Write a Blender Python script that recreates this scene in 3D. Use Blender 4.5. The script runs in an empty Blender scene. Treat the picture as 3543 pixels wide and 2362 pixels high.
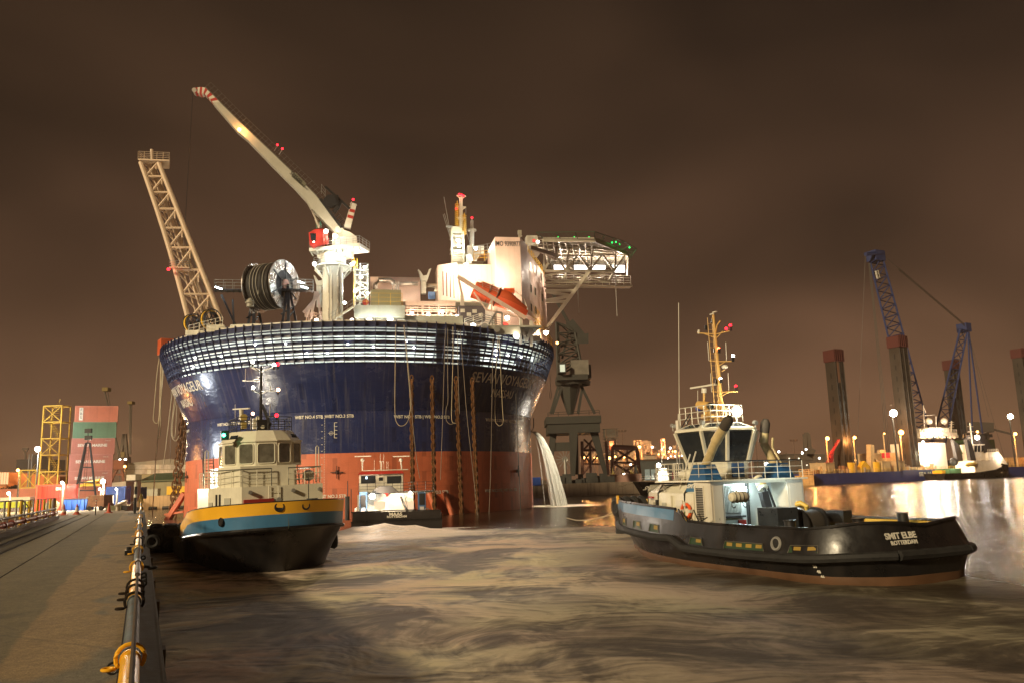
import bpy, math, random
from mathutils import Vector, Matrix
C = bpy.context
SC = C.scene
COL = SC.collection
RND = random.Random(7)
PI = math.pi
rad = math.radians

# ------------------------------------------------------------ camera
F, CX, CY, PIT, ROL, ZC = 2850., 1771.5, 1181., math.atan(479/2850.), .03, 4.7
_c, _s, _cp, _sp = math.cos(ROL), math.sin(ROL), math.cos(PIT), math.sin(PIT)
RT, UP, FW = Vector((_c, _s*_sp, -_s*_cp)), Vector((_s, -_c*_sp, _c*_cp)), Vector((0, _cp, _sp))
cd = bpy.data.cameras.new('camera'); cd.sensor_width = 36; cd.lens = F/3543*36
cd.clip_start = .1; cd.clip_end = 20000
cam = bpy.data.objects.new('camera', cd); COL.objects.link(cam); SC.camera = cam
m = Matrix.Identity(4)
for i in range(3):
    m[i][0], m[i][1], m[i][2] = RT[i], UP[i], -FW[i]
m[0][3], m[1][3], m[2][3] = 0, 0, ZC
cam.matrix_world = m

# ------------------------------------------------------------ exposure, world, key light
vs = SC.view_settings
SC.display_settings.display_device = 'sRGB'
vs.view_transform = 'Standard'; vs.look = 'None'; vs.exposure = 0; vs.gamma = 1
try: vs.use_curve_mapping = False
except Exception: pass
SC.cycles.use_denoising = True
SC.cycles.sample_clamp_indirect = 6
SC.cycles.max_bounces = 6; SC.cycles.diffuse_bounces = 2; SC.cycles.glossy_bounces = 3
SC.cycles.transparent_max_bounces = 8
SC.cycles.caustics_reflective = False; SC.cycles.caustics_refractive = False
SUN_EL, SUN_AZ = 23., (-.66, -.75)
W = bpy.data.worlds.new('World'); SC.world = W; W.use_nodes = True
nt = W.node_tree; nt.nodes.clear()
def N(nt, t, **k):
    n = nt.nodes.new(t)
    for a, b in k.items():
        if a == 'inp':
            for q, v in b.items(): n.inputs[q].default_value = v
        else: setattr(n, a, b)
    return n
wo = N(nt, 'ShaderNodeOutputWorld'); add = N(nt, 'ShaderNodeAddShader')
sky = N(nt, 'ShaderNodeTexSky'); sky.sky_type = 'NISHITA'; sky.sun_disc = False
sky.sun_elevation = rad(1); sky.sun_rotation = math.atan2(SUN_AZ[0], SUN_AZ[1])
b1 = N(nt, 'ShaderNodeBackground', inp={'Strength': .004}); nt.links.new(sky.outputs[0], b1.inputs[0])
tc = N(nt, 'ShaderNodeTexCoord'); sp = N(nt, 'ShaderNodeSeparateXYZ'); nt.links.new(tc.outputs['Generated'], sp.inputs[0])
mp = N(nt, 'ShaderNodeMapping', inp={'Scale': (1.3, 1.3, 2.4), 'Location': (3.6, .9, .2)}); nt.links.new(tc.outputs['Generated'], mp.inputs[0])
nz = N(nt, 'ShaderNodeTexNoise', inp={'Scale': 2.0, 'Detail': 2.5, 'Roughness': .42, 'Distortion': .35}); nt.links.new(mp.outputs[0], nz.inputs[0])
cr = N(nt, 'ShaderNodeValToRGB'); nt.links.new(sp.outputs[2], cr.inputs[0])
e = cr.color_ramp.elements
e[0].position = 0.0; e[0].color = (.150, .076, .040, 1)
e[1].position = .62; e[1].color = (.016, .009, .0045, 1)
for p, c in ((.10, (.112, .056, .031, 1)), (.22, (.076, .037, .020, 1)), (.38, (.038, .019, .0098, 1))):
    q = e.new(p); q.color = c
mr = N(nt, 'ShaderNodeMapRange', inp={'From Min': .35, 'From Max': .68, 'To Min': .58, 'To Max': 1.55}); nt.links.new(nz.outputs[0], mr.inputs[0])
vm = N(nt, 'ShaderNodeVectorMath', operation='SCALE'); nt.links.new(cr.outputs[0], vm.inputs[0]); nt.links.new(mr.outputs[0], vm.inputs['Scale'])
b2 = N(nt, 'ShaderNodeBackground', inp={'Strength': 1.0}); nt.links.new(vm.outputs[0], b2.inputs[0])
nt.links.new(b1.outputs[0], add.inputs[0]); nt.links.new(b2.outputs[0], add.inputs[1]); nt.links.new(add.outputs[0], wo.inputs[0])
sl = bpy.data.lights.new('harbour_floodlight', 'SUN'); sl.energy = 3.9; sl.angle = rad(4.5); sl.color = (1., .80, .50)
so = bpy.data.objects.new('harbour_floodlight', sl); COL.objects.link(so)
ce = math.cos(rad(SUN_EL))
so.rotation_euler = Vector((SUN_AZ[0]*ce, SUN_AZ[1]*ce, math.sin(rad(SUN_EL)))).to_track_quat('Z', 'Y').to_euler()

# ------------------------------------------------------------ frames: a pixel of the photograph turned into a point on a known plane
def ray(px, py):
    return RT*((px-CX)/F) + UP*(-(py-CY)/F) + FW
class View:
    def __init__(s, ox, oy, deg):
        s.ox, s.oy, s.deg = ox, oy, deg; a = rad(deg); s.c, s.s = math.cos(a), math.sin(a)
    def lo(s, p):
        x, y = p[0]-s.ox, p[1]-s.oy; return Vector((x*s.c+y*s.s, -x*s.s+y*s.c, p[2]))
    def wo(s, p): return Vector((s.ox+p[0]*s.c-p[1]*s.s, s.oy+p[0]*s.s+p[1]*s.c, p[2]))
    def pl(s, px, py, k, c):
        d = ray(px, py); o = s.lo((0, 0, ZC)); d = Vector((d.x*s.c+d.y*s.s, -d.x*s.s+d.y*s.c, d.z))
        return o + d*((c-o[k])/d[k])
    def x(s, px, py, c): return s.pl(px, py, 0, c)
    def y(s, px, py, c): return s.pl(px, py, 1, c)
    def z(s, px, py, c): return s.pl(px, py, 2, c)
WV = View(0, 0, 0)

# ------------------------------------------------------------ materials
MATS = {}
def mat(name, col, rough=.6, metal=0., var=.15, scale=.6, streak=0., scol=None, bump=0., spec=.5, emis=None, estr=0., fine=0.):
    if name in MATS: return MATS[name]
    M = bpy.data.materials.new(name); M.use_nodes = True; t = M.node_tree; t.nodes.clear(); MATS[name] = M
    o = N(t, 'ShaderNodeOutputMaterial'); b = N(t, 'ShaderNodeBsdfPrincipled', inp={'Roughness': rough, 'Metallic': metal, 'Specular IOR Level': spec})
    t.links.new(b.outputs[0], o.inputs[0])
    if emis is not None:
        b.inputs['Base Color'].default_value = (*col, 1); b.inputs['Emission Color'].default_value = (*emis, 1); b.inputs['Emission Strength'].default_value = estr
        return M
    g = N(t, 'ShaderNodeTexCoord')
    n = N(t, 'ShaderNodeTexNoise', inp={'Scale': scale, 'Detail': 5., 'Roughness': .6}); t.links.new(g.outputs['Object'], n.inputs[0])
    r = N(t, 'ShaderNodeMapRange', inp={'From Min': .3, 'From Max': .7, 'To Min': 1-var, 'To Max': 1+var}); t.links.new(n.outputs[0], r.inputs[0])
    s = N(t, 'ShaderNodeVectorMath', operation='SCALE'); s.inputs[0].default_value = col; t.links.new(r.outputs[0], s.inputs['Scale'])
    last = s.outputs[0]
    if streak > 0:   # rust and dirt runs down the plating
        mp = N(t, 'ShaderNodeMapping', inp={'Scale': (1.3, 1.3, .07)}); t.links.new(g.outputs['Object'], mp.inputs[0])
        n2 = N(t, 'ShaderNodeTexNoise', inp={'Scale': 1.6/max(.3, 1/scale*.6) if scale > 1 else 1.1, 'Detail': 6., 'Roughness': .65}); t.links.new(mp.outputs[0], n2.inputs[0])
        r2 = N(t, 'ShaderNodeMapRange', inp={'From Min': .50, 'From Max': .72, 'To Min': 0., 'To Max': streak}); t.links.new(n2.outputs[0], r2.inputs[0])
        mx = N(t, 'ShaderNodeMix', data_type='RGBA'); t.links.new(r2.outputs[0], mx.inputs[0]); t.links.new(last, mx.inputs[6])
        mx.inputs[7].default_value = (*(scol or (.12, .06, .03)), 1); last = mx.outputs[2]
    t.links.new(last, b.inputs['Base Color'])
    r3 = N(t, 'ShaderNodeMapRange', inp={'From Min': .3, 'From Max': .7, 'To Min': max(.05, rough-.12), 'To Max': min(1, rough+.12)}); t.links.new(n.outputs[0], r3.inputs[0]); t.links.new(r3.outputs[0], b.inputs['Roughness'])
    if bump > 0:
        nb = N(t, 'ShaderNodeTexNoise', inp={'Scale': fine or scale*6, 'Detail': 3.}); t.links.new(g.outputs['Object'], nb.inputs[0])
        bp = N(t, 'ShaderNodeBump', inp={'Strength': 1., 'Distance': bump}); t.links.new(nb.outputs[0], bp.inputs['Height']); t.links.new(bp.outputs[0], b.inputs['Normal'])
    return M
def lampmat(name, col, s): return mat(name, (0, 0, 0), emis=col, estr=s)
WHITE = mat('white_paint', (.66, .62, .52), .45, var=.06, streak=.25, scol=(.36, .27, .18))
CREAM = mat('cream_paint', (.70, .66, .52), .4, var=.06, scale=1.5, streak=.18, scol=(.42, .32, .2))
PINKW = mat('pink_lit_white', (.72, .52, .42), .5, var=.06, streak=.2, scol=(.4, .25, .17))  # pink cast of the deck lighting put into the white
GREYP = mat('grey_panel', (.42, .41, .33), .5, var=.08, streak=.2, scol=(.25, .2, .14))
STEEL = mat('galvanised_steel', (.33, .32, .29), .45, .5)
PIPE = mat('steel_pipe', (.50, .44, .36), .3, .6)
DARK = mat('black_paint', (.018, .017, .017), .4, var=.3)
TIRE = mat('black_rubber', (.016, .015, .014), .75, var=.4, scale=3)
NAVYD = mat('dark_navy_steel', (.02, .024, .035), .35)
YEL = mat('yellow_paint', (.72, .42, .03), .4, var=.12, scale=2, streak=.3, scol=(.2, .1, .03))
RED = mat('red_paint', (.42, .03, .02), .45)
ORANGE = mat('orange_paint', (.80, .12, .03), .4, var=.1)
LTEXT = mat('white_lettering', (.72, .68, .58), .5, var=.12, scale=3)
DTEXT = mat('black_lettering', (.03, .03, .03), .5)
GLASS = mat('dark_window_glass', (.02, .025, .03), .08, var=.3, spec=.8)
WLAMP = lampmat('white_lamp', (1., .97, .88), 25)
OLAMP = lampmat('sodium_lamp', (1., .42, .10), 12)
RLAMP = lampmat('red_lamp', (1., .01, .02), 9)
GLAMP = lampmat('green_lamp', (.01, 1., .12), 5)
WINLIT = lampmat('lit_window', (1., .85, .6), 2.5)
COOL = lampmat('cool_lamp', (.75, .95, 1.), 30)

# ------------------------------------------------------------ objects
def things_tag(o, label=None, cat=None, group=None, kind=None):
    if label: o['label'] = label
    if cat: o['category'] = cat
    if group: o['group'] = group
    if kind: o['kind'] = kind
    return o
def E(name, label, cat, loc=(0, 0, 0), rz=0., group=None):
    o = bpy.data.objects.new(name, None); COL.objects.link(o); o.empty_display_size = .5
    o.location = loc; o.rotation_euler = (0, 0, rad(rz)); return things_tag(o, label, cat, group)
def EV(V, name, label, cat, group=None): return E(name, label, cat, (V.ox, V.oy, 0), V.deg, group)
def V3(p): return Vector(p)
def basis(d):
    d = Vector(d).normalized(); a = Vector((0, 0, 1)) if abs(d.z) < .92 else Vector((1, 0, 0))
    u = d.cross(a).normalized(); return d, u, u.cross(d)
class MB:
    def __init__(s): s.v, s.f, s.m = [], [], []
    def poly(s, pts, m=0):
        b = len(s.v); s.v += [tuple(p) for p in pts]; s.f.append(tuple(range(b, b+len(pts)))); s.m.append(m); return s
    def hexa(s, p, m=0):   # 8 points: bottom ring, top ring
        b = len(s.v); s.v += [tuple(q) for q in p]
        for f in ((3, 2, 1, 0), (4, 5, 6, 7), (0, 1, 5, 4), (1, 2, 6, 5), (2, 3, 7, 6), (3, 0, 4, 7)): s.f.append(tuple(b+i for i in f)); s.m.append(m)
        return s
    def box(s, x0, x1, y0, y1, z0, z1, m=0):
        return s.hexa([(x0, y0, z0), (x1, y0, z0), (x1, y1, z0), (x0, y1, z0), (x0, y0, z1), (x1, y0, z1), (x1, y1, z1), (x0, y1, z1)], m)
    def cbox(s, c, sx, sy, sz, rz=0., m=0):
        a, b = math.cos(rad(rz)), math.sin(rad(rz)); P = []
        for dz in (-.5, .5):
            for dx, dy in ((-.5, -.5), (.5, -.5), (.5, .5), (-.5, .5)):
                x, y = dx*sx, dy*sy; P.append((c[0]+x*a-y*b, c[1]+x*b+y*a, c[2]+dz*sz))
        return s.hexa(P, m)
    def beam(s, p, q, w, h=None, m=0):
        h = h or w; p, q = V3(p), V3(q); d, u, v = basis(q-p); u, v = u*w/2, v*h/2
        return s.hexa([p-u-v, p+u-v, p+u+v, p-u+v, q-u-v, q+u-v, q+u+v, q-u+v], m)
    def cyl(s, p, q, r, r2=None, n=8, m=0, caps=True):
        r2 = r if r2 is None else r2; p, q = V3(p), V3(q); d, u, v = basis(q-p); b = len(s.v)
        for c, rr in ((p, r), (q, r2)):
            for i in range(n):
                a = 2*PI*i/n; s.v.append(tuple(c+u*(rr*math.cos(a))+v*(rr*math.sin(a))))
        for i in range(n):
            j = (i+1) % n; s.f.append((b+i, b+n+i, b+n+j, b+j)); s.m.append(m)
        if caps: s.f.append(tuple(b+i for i in range(n))); s.f.append(tuple(b+2*n-1-i for i in range(n))); s.m += [m, m]
        return s
    def tube(s, pts, r, n=5, m=0):
        pts = [V3(p) for p in pts]; b = len(s.v); k = len(pts)
        for i, p in enumerate(pts):
            d = pts[min(i+1, k-1)]-pts[max(i-1, 0)]; d, u, v = basis(d)
            rr = r[i] if isinstance(r, (list, tuple)) else r
            for j in range(n):
                a = 2*PI*j/n; s.v.append(tuple(p+u*(rr*math.cos(a))+v*(rr*math.sin(a))))
        for i in range(k-1):
            for j in range(n):
                q = (j+1) % n; s.f.append((b+i*n+j, b+(i+1)*n+j, b+(i+1)*n+q, b+i*n+q)); s.m.append(m)
        s.f.append(tuple(b+j for j in range(n))); s.f.append(tuple(b+(k-1)*n+n-1-j for j in range(n))); s.m += [m, m]
        return s
    def lathe(s, prof, c=(0, 0, 0), ax=(0, 0, 1), n=24, m=0, a0=0., a1=360.):
        d, u, v = basis(ax); c = V3(c); b = len(s.v); full = abs(a1-a0-360) < .01; k = n if full else n+1
        for r, z in prof:
            for i in range(k):
                a = rad(a0+(a1-a0)*i/n); s.v.append(tuple(c+d*z+u*(r*math.cos(a))+v*(r*math.sin(a))))
        for j in range(len(prof)-1):
            mm = m[j] if isinstance(m, (list, tuple)) else m
            for i in range(n):
                q = (i+1) % k; s.f.append((b+j*k+i, b+(j+1)*k+i, b+(j+1)*k+q, b+j*k+q)); s.m.append(mm)
        return s
    def ball(s, c, r, n=10, m=0, sz=1.):
        return s.lathe([(max(.001, r*math.sin(PI*i/n)), -r*math.cos(PI*i/n)*sz) for i in range(n+1)], c, (0, 0, 1), n*2 if n < 8 else n, m)
    def torus(s, c, ax, R, r, n=20, k=6, m=0):
        return s.lathe([(R+r*math.cos(2*PI*i/k), r*math.sin(2*PI*i/k)) for i in range(k+1)], c, ax, n, m)
    def prism(s, pts, off, m=0, ms=None):   # planar outline pushed along off
        off = V3(off); a = [V3(p) for p in pts]; n = len(a); b = len(s.v)
        s.v += [tuple(p) for p in a]+[tuple(p+off) for p in a]
        s.f.append(tuple(b+i for i in range(n))); s.f.append(tuple(b+2*n-1-i for i in range(n))); s.m += [m, m]
        for i in range(n):
            j = (i+1) % n; s.f.append((b+i, b+n+i, b+n+j, b+j)); s.m.append(m if ms is None else ms)
        return s
    def rail(s, pts, h=1.05, r=.03, step=1.6, rows=3, m=0, closed=False):
        pts = [V3(p) for p in pts]
        if closed: pts = pts+[pts[0]]
        up = Vector((0, 0, h))
        for a, b in zip(pts, pts[1:]):
            L = (b-a).length; k = max(1, round(L/step))
            for i in range(k+1):
                p = a+(b-a)*(i/k); s.cyl(p, p+up, r, n=4, m=m, caps=False)
            for j in range(rows):
                z = Vector((0, 0, h*(j+1)/rows)); s.cyl(a+z, b+z, r*.8, n=4, m=m, caps=False)
        return s
    def ladder(s, p, q, w=.5, r=.03, m=0, side=None, step=.35):
        p, q = V3(p), V3(q); d = (q-p).normalized(); sd = (V3(side) if side is not None else basis(d)[1]).normalized()*(w/2)
        s.cyl(p-sd, q-sd, r, n=4, m=m); s.cyl(p+sd, q+sd, r, n=4, m=m); k = int((q-p).length/step)
        for i in range(1, k): c = p+(q-p)*(i/k); s.cyl(c-sd, c+sd, r*.7, n=3, m=m, caps=False)
        return s
    def build(s, name, mt, parent=None, smooth=False, loc=None, label=None):
        me = bpy.data.meshes.new(name); v = s.v
        if loc is not None: v = [(a[0]-loc[0], a[1]-loc[1], a[2]-loc[2]) for a in v]
        me.from_pydata(v, [], s.f)
        for q in (mt if isinstance(mt, (list, tuple)) else [mt]): me.materials.append(q)
        me.polygons.foreach_set('material_index', s.m)
        if smooth: me.polygons.foreach_set('use_smooth', [True]*len(me.polygons))
        me.update(); o = bpy.data.objects.new(name, me); COL.objects.link(o)
        if smooth:
            me.set_sharp_from_angle(angle=rad(40))
        if parent is not None: o.parent = parent
        if loc is not None: o.location = loc
        if label: o['label'] = label
        return o
def text(name, s, size, mt, parent, fn, depth=.012, align='CENTER', bold=0., sx=1.):
    cu = bpy.data.curves.new('t', 'FONT'); cu.body = s; cu.size = size; cu.align_x = align; cu.align_y = 'CENTER'; cu.extrude = depth; cu.offset = bold; cu.resolution_u = 3
    o = bpy.data.objects.new('t', cu); COL.objects.link(o); C.view_layer.update()
    me = bpy.data.meshes.new_from_object(o.evaluated_get(C.evaluated_depsgraph_get())); bpy.data.objects.remove(o); bpy.data.curves.remove(cu)
    for v in me.vertices: v.co = fn(v.co.x*sx, v.co.y, v.co.z)
    me.materials.clear(); me.materials.append(mt); me.name = name
    q = bpy.data.objects.new(name, me); COL.objects.link(q)
    if parent is not None: q.parent = parent
    return q
def flat(c, ux, uy, off=.02):   # lettering lying on a flat face
    c, ux, uy = V3(c), V3(ux).normalized(), V3(uy).normalized(); n = ux.cross(uy)
    return lambda x, y, z: c+ux*x+uy*y+n*(z+off)
LK = 1.
def lamp(parent, p, power, col=(1, .9, .75), r=.25, spot=None, aim=None, name='lamp_light'):
    l = bpy.data.lights.new(name, 'SPOT' if spot else 'POINT'); l.energy = power*LK; l.color = col; l.shadow_soft_size = r
    o = bpy.data.objects.new(name, l); COL.objects.link(o); o.location = p
    if spot: l.spot_size = rad(spot); l.spot_blend = .6; o.rotation_euler = (V3(p)-V3(aim)).to_track_quat('Z', 'Y').to_euler()
    if parent is not None: o.parent = parent
    return o
WARM, COOLC, SOD = (1., .82, .62), (.88, 1., .96), (1., .42, .12)
# ============================================================ SETTING: water, sheets of ground
def water_mesh():
    # finer towards the camera
    ys = [-30+i*1.2 for i in range(110)]
    y = ys[-1]; st = 1.3
    while y < 1500: st *= 1.09; y += st; ys.append(y)
    v, f = [], []; nx = 150
    import mathutils
    ns = mathutils.noise
    for j, yy in enumerate(ys):
        hw = 60+max(0, yy)*1.15
        for i in range(nx+1):
            t = i/nx*2-1; x = hw*(abs(t)**1.25)*(1 if t > 0 else -1)+ (0 if yy > 200 else -2)
            z = 0.
            if -30 < yy < 110 and -32 < x < 45:
                wk = math.exp(-((x+13)/5.5)**2)*math.exp(-((yy-81.5)/3.6)**2)       # wash thrown up behind the pusher tug
                hump = .55+.5*ns.noise(Vector((x*.45, yy*.3, 3.)))
                z += 1.5*wk*hump
                a = max(0, 1-abs(x-2)/38)*max(0, min(1, (95-yy)/40))
                z += a*(.20*ns.noise(Vector((x*.16, yy*.13, 0)))+.07*ns.noise(Vector((x*.5, yy*.42, 5))))
            else: z = 0.
            v.append((x, yy, z))
    for j in range(len(ys)-1):
        for i in range(nx):
            a = j*(nx+1)+i; f.append((a, a+1, a+nx+2, a+nx+1))
    me = bpy.data.meshes.new('water'); me.from_pydata(v, [], f); me.polygons.foreach_set('use_smooth', [True]*len(f))
    o = bpy.data.objects.new('water', me); COL.objects.link(o); o['kind'] = 'structure'; return o
wat = water_mesh()
M = bpy.data.materials.new('harbour_water'); M.use_nodes = True; t = M.node_tree; t.nodes.clear(); L = t.links.new
wat.data.materials.append(M)
o = N(t, 'ShaderNodeOutputMaterial'); g = N(t, 'ShaderNodeNewGeometry'); sp = N(t, 'ShaderNodeSeparateXYZ'); L(g.outputs['Position'], sp.inputs[0])
def math_(op, a, b=None, c=None, clamp=False):
    n = N(t, 'ShaderNodeMath', operation=op); n.use_clamp = clamp
    for i, q in enumerate((a, b, c)):
        if q is None: continue
        if isinstance(q, (int, float)): n.inputs[i].default_value = q
        else: L(q, n.inputs[i])
    return n.outputs[0]
def noise(scl, sc, det, ro, dist=0., loc=(0, 0, 0), rz=0.):
    mp = N(t, 'ShaderNodeMapping', inp={'Scale': scl, 'Location': loc, 'Rotation': (0, 0, rz)}); L(g.outputs['Position'], mp.inputs[0])
    n = N(t, 'ShaderNodeTexNoise', inp={'Scale': sc, 'Detail': det, 'Roughness': ro, 'Distortion': dist}); L(mp.outputs[0], n.inputs[0]); return n.outputs[0]
def ramp(v, a, b, c=0., d=1.):
    n = N(t, 'ShaderNodeMapRange', inp={'From Min': a, 'From Max': b, 'To Min': c, 'To Max': d}, interpolation_type='SMOOTHSTEP'); L(v, n.inputs[0]); return n.outputs[0]
X, Y = sp.outputs[0], sp.outputs[1]
# where the wash reaches: fades to the right and beyond the pusher tug, ragged by a broad noise
def vmath(op, a, b):
    n = N(t, 'ShaderNodeVectorMath', operation=op)
    for i, q in enumerate((a, b)):
        if isinstance(q, tuple): n.inputs[i].default_value = q
        elif isinstance(q, (int, float)): n.inputs['Scale'].default_value = q
        else: L(q, n.inputs[i])
    return n.outputs[0]
def cnoise(vec, sc, det, ro, dist=0.):
    n = N(t, 'ShaderNodeTexNoise', inp={'Scale': sc, 'Detail': det, 'Roughness': ro, 'Distortion': dist}); L(vec, n.inputs[0]); return n
def warp(vec, sc, amt):   # push the coordinates about with a colour noise, as eddies do
    n = cnoise(vec, sc, 2, .5); d = vmath('SUBTRACT', n.outputs[1], (.5, .5, .5)); return vmath('ADD', vec, vmath('SCALE', d, amt))
def mapped(vec, scl, loc=(0, 0, 0), rz=0.):
    m = N(t, 'ShaderNodeMapping', inp={'Scale': scl, 'Location': loc, 'Rotation': (0, 0, rz)}); L(vec, m.inputs[0]); return m.outputs[0]
P0 = mapped(g.outputs['Position'], (1, 1, 0))
W1 = warp(P0, .07, 14.); W2 = warp(W1, .30, 2.6)
big = cnoise(P0, .055, 2, .5).outputs[0]
fx = math_('ADD', X, math_('MULTIPLY', math_('SUBTRACT', big, .5), 26.))
fx2 = math_('SUBTRACT', fx, math_('MULTIPLY', Y, .06))
mr_ = ramp(fx2, -7., 12., 1., .10)
my_ = ramp(math_('ADD', Y, math_('MULTIPLY', math_('SUBTRACT', big, .5), 16.)), 70., 90., 1., 0.)
wash = math_('MULTIPLY', mr_, my_)
cloud = cnoise(W2, .16, 4, .55).outputs[0]                                   # broad soft billows
streak = cnoise(mapped(W2, (.16, 1.5, 1), rz=.18), 1.3, 5, .58).outputs[0]   # fine drawn-out threads
streak2 = cnoise(mapped(W2, (1.2, .22, 1), (7, 3, 0), -.5), 1.1, 5, .58).outputs[0]
fine_ = cnoise(mapped(W2, (.5, 5., 1), rz=.1), 2.2, 4, .7).outputs[0]
st = math_('ADD', math_('MULTIPLY', cloud, .54), math_('ADD', math_('MULTIPLY', streak, .26), math_('ADD', math_('MULTIPLY', streak2, .18), math_('MULTIPLY', fine_, .05))))
n3 = cnoise(P0, .09, 2, .5, .6).outputs[0]
foam = math_('MULTIPLY', math_('POWER', ramp(st, .415, .58, .0, 1.), 1.4), math_('MULTIPLY', wash, .85)); foam = math_('ADD', foam, math_('MULTIPLY', wash, .07))
thin = math_('MULTIPLY', ramp(st, .50, .64), ramp(Y, 50., 85., .42, 0.))
near = math_('MULTIPLY', ramp(X, 10., 24., 1., .25), 1.)
thin = math_('MULTIPLY', thin, near)
boil = math_('MULTIPLY', math_('MULTIPLY', ramp(fx, -22., -16., 0., 1.), ramp(fx, -8., -1.5, 1., 0.)), math_('MULTIPLY', ramp(Y, 66., 83., 0., 1.), ramp(Y, 87., 90., 1., 0.)))
foam = math_('MAXIMUM', math_('MAXIMUM', foam, thin), math_('MULTIPLY', boil, ramp(st, .42, .55, .30, 1.)))
je = WV.z(1928, 1748, 0); dj = N(t, 'ShaderNodeVectorMath', operation='DISTANCE'); L(g.outputs['Position'], dj.inputs[0]); dj.inputs[1].default_value = (je.x, je.y, 0)
foam = math_('MAXIMUM', foam, math_('MULTIPLY', ramp(dj.outputs['Value'], 1.5, 11., 1., 0.), ramp(streak, .40, .58, .15, 1.)))
mx = N(t, 'ShaderNodeMix', data_type='RGBA'); L(foam, mx.inputs[0])
mx.inputs[6].default_value = (.040, .028, .017, 1)
fc = N(t, 'ShaderNodeMix', data_type='RGBA'); L(ramp(n3, .38, .62), fc.inputs[0]); fc.inputs[6].default_value = (.82, .63, .48, 1); fc.inputs[7].default_value = (.82, .72, .48, 1)
bm = N(t, 'ShaderNodeMix', data_type='RGBA'); L(boil, bm.inputs[0]); L(fc.outputs[2], bm.inputs[6]); bm.inputs[7].default_value = (.95, .82, .70, 1)
L(bm.outputs[2], mx.inputs[7])
b = N(t, 'ShaderNodeBsdfPrincipled', inp={'IOR': 1.33}); L(mx.outputs[2], b.inputs['Base Color'])
L(math_('ADD', .13, math_('MULTIPLY', math_('MAXIMUM', math_('MAXIMUM', foam, math_('MULTIPLY', ramp(Y, 30., 48., 1., 0.), ramp(X, 13., 24., .8, 0.))), math_('MULTIPLY', wash, .75)), .75), clamp=True), b.inputs['Roughness'])
L(math_('SUBTRACT', .5, math_('MULTIPLY', foam, .42)), b.inputs['Specular IOR Level'])
r1 = cnoise(mapped(g.outputs['Position'], (1., 1.7, 1)), 2.0, 5, .62, .3).outputs[0]; r2 = cnoise(mapped(g.outputs['Position'], (1, 1.3, 1), (2, 2, 0)), .28, 3, .5, .3).outputs[0]
bp = N(t, 'ShaderNodeBump', inp={'Strength': 1.}); bp.inputs['Distance'].default_value = 1.
calm = math_('SUBTRACT', 1., math_('MULTIPLY', wash, .75))
hgt = math_('ADD', math_('MULTIPLY', math_('ADD', math_('MULTIPLY', r1, .085), math_('MULTIPLY', r2, .12)), calm), math_('MULTIPLY', math_('MULTIPLY', math_('ADD', cloud, math_('MULTIPLY', streak, .05)), wash), .6))
L(hgt, bp.inputs['Height']); L(bp.outputs[0], b.inputs['Normal']); L(b.outputs[0], o.inputs[0])
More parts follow.
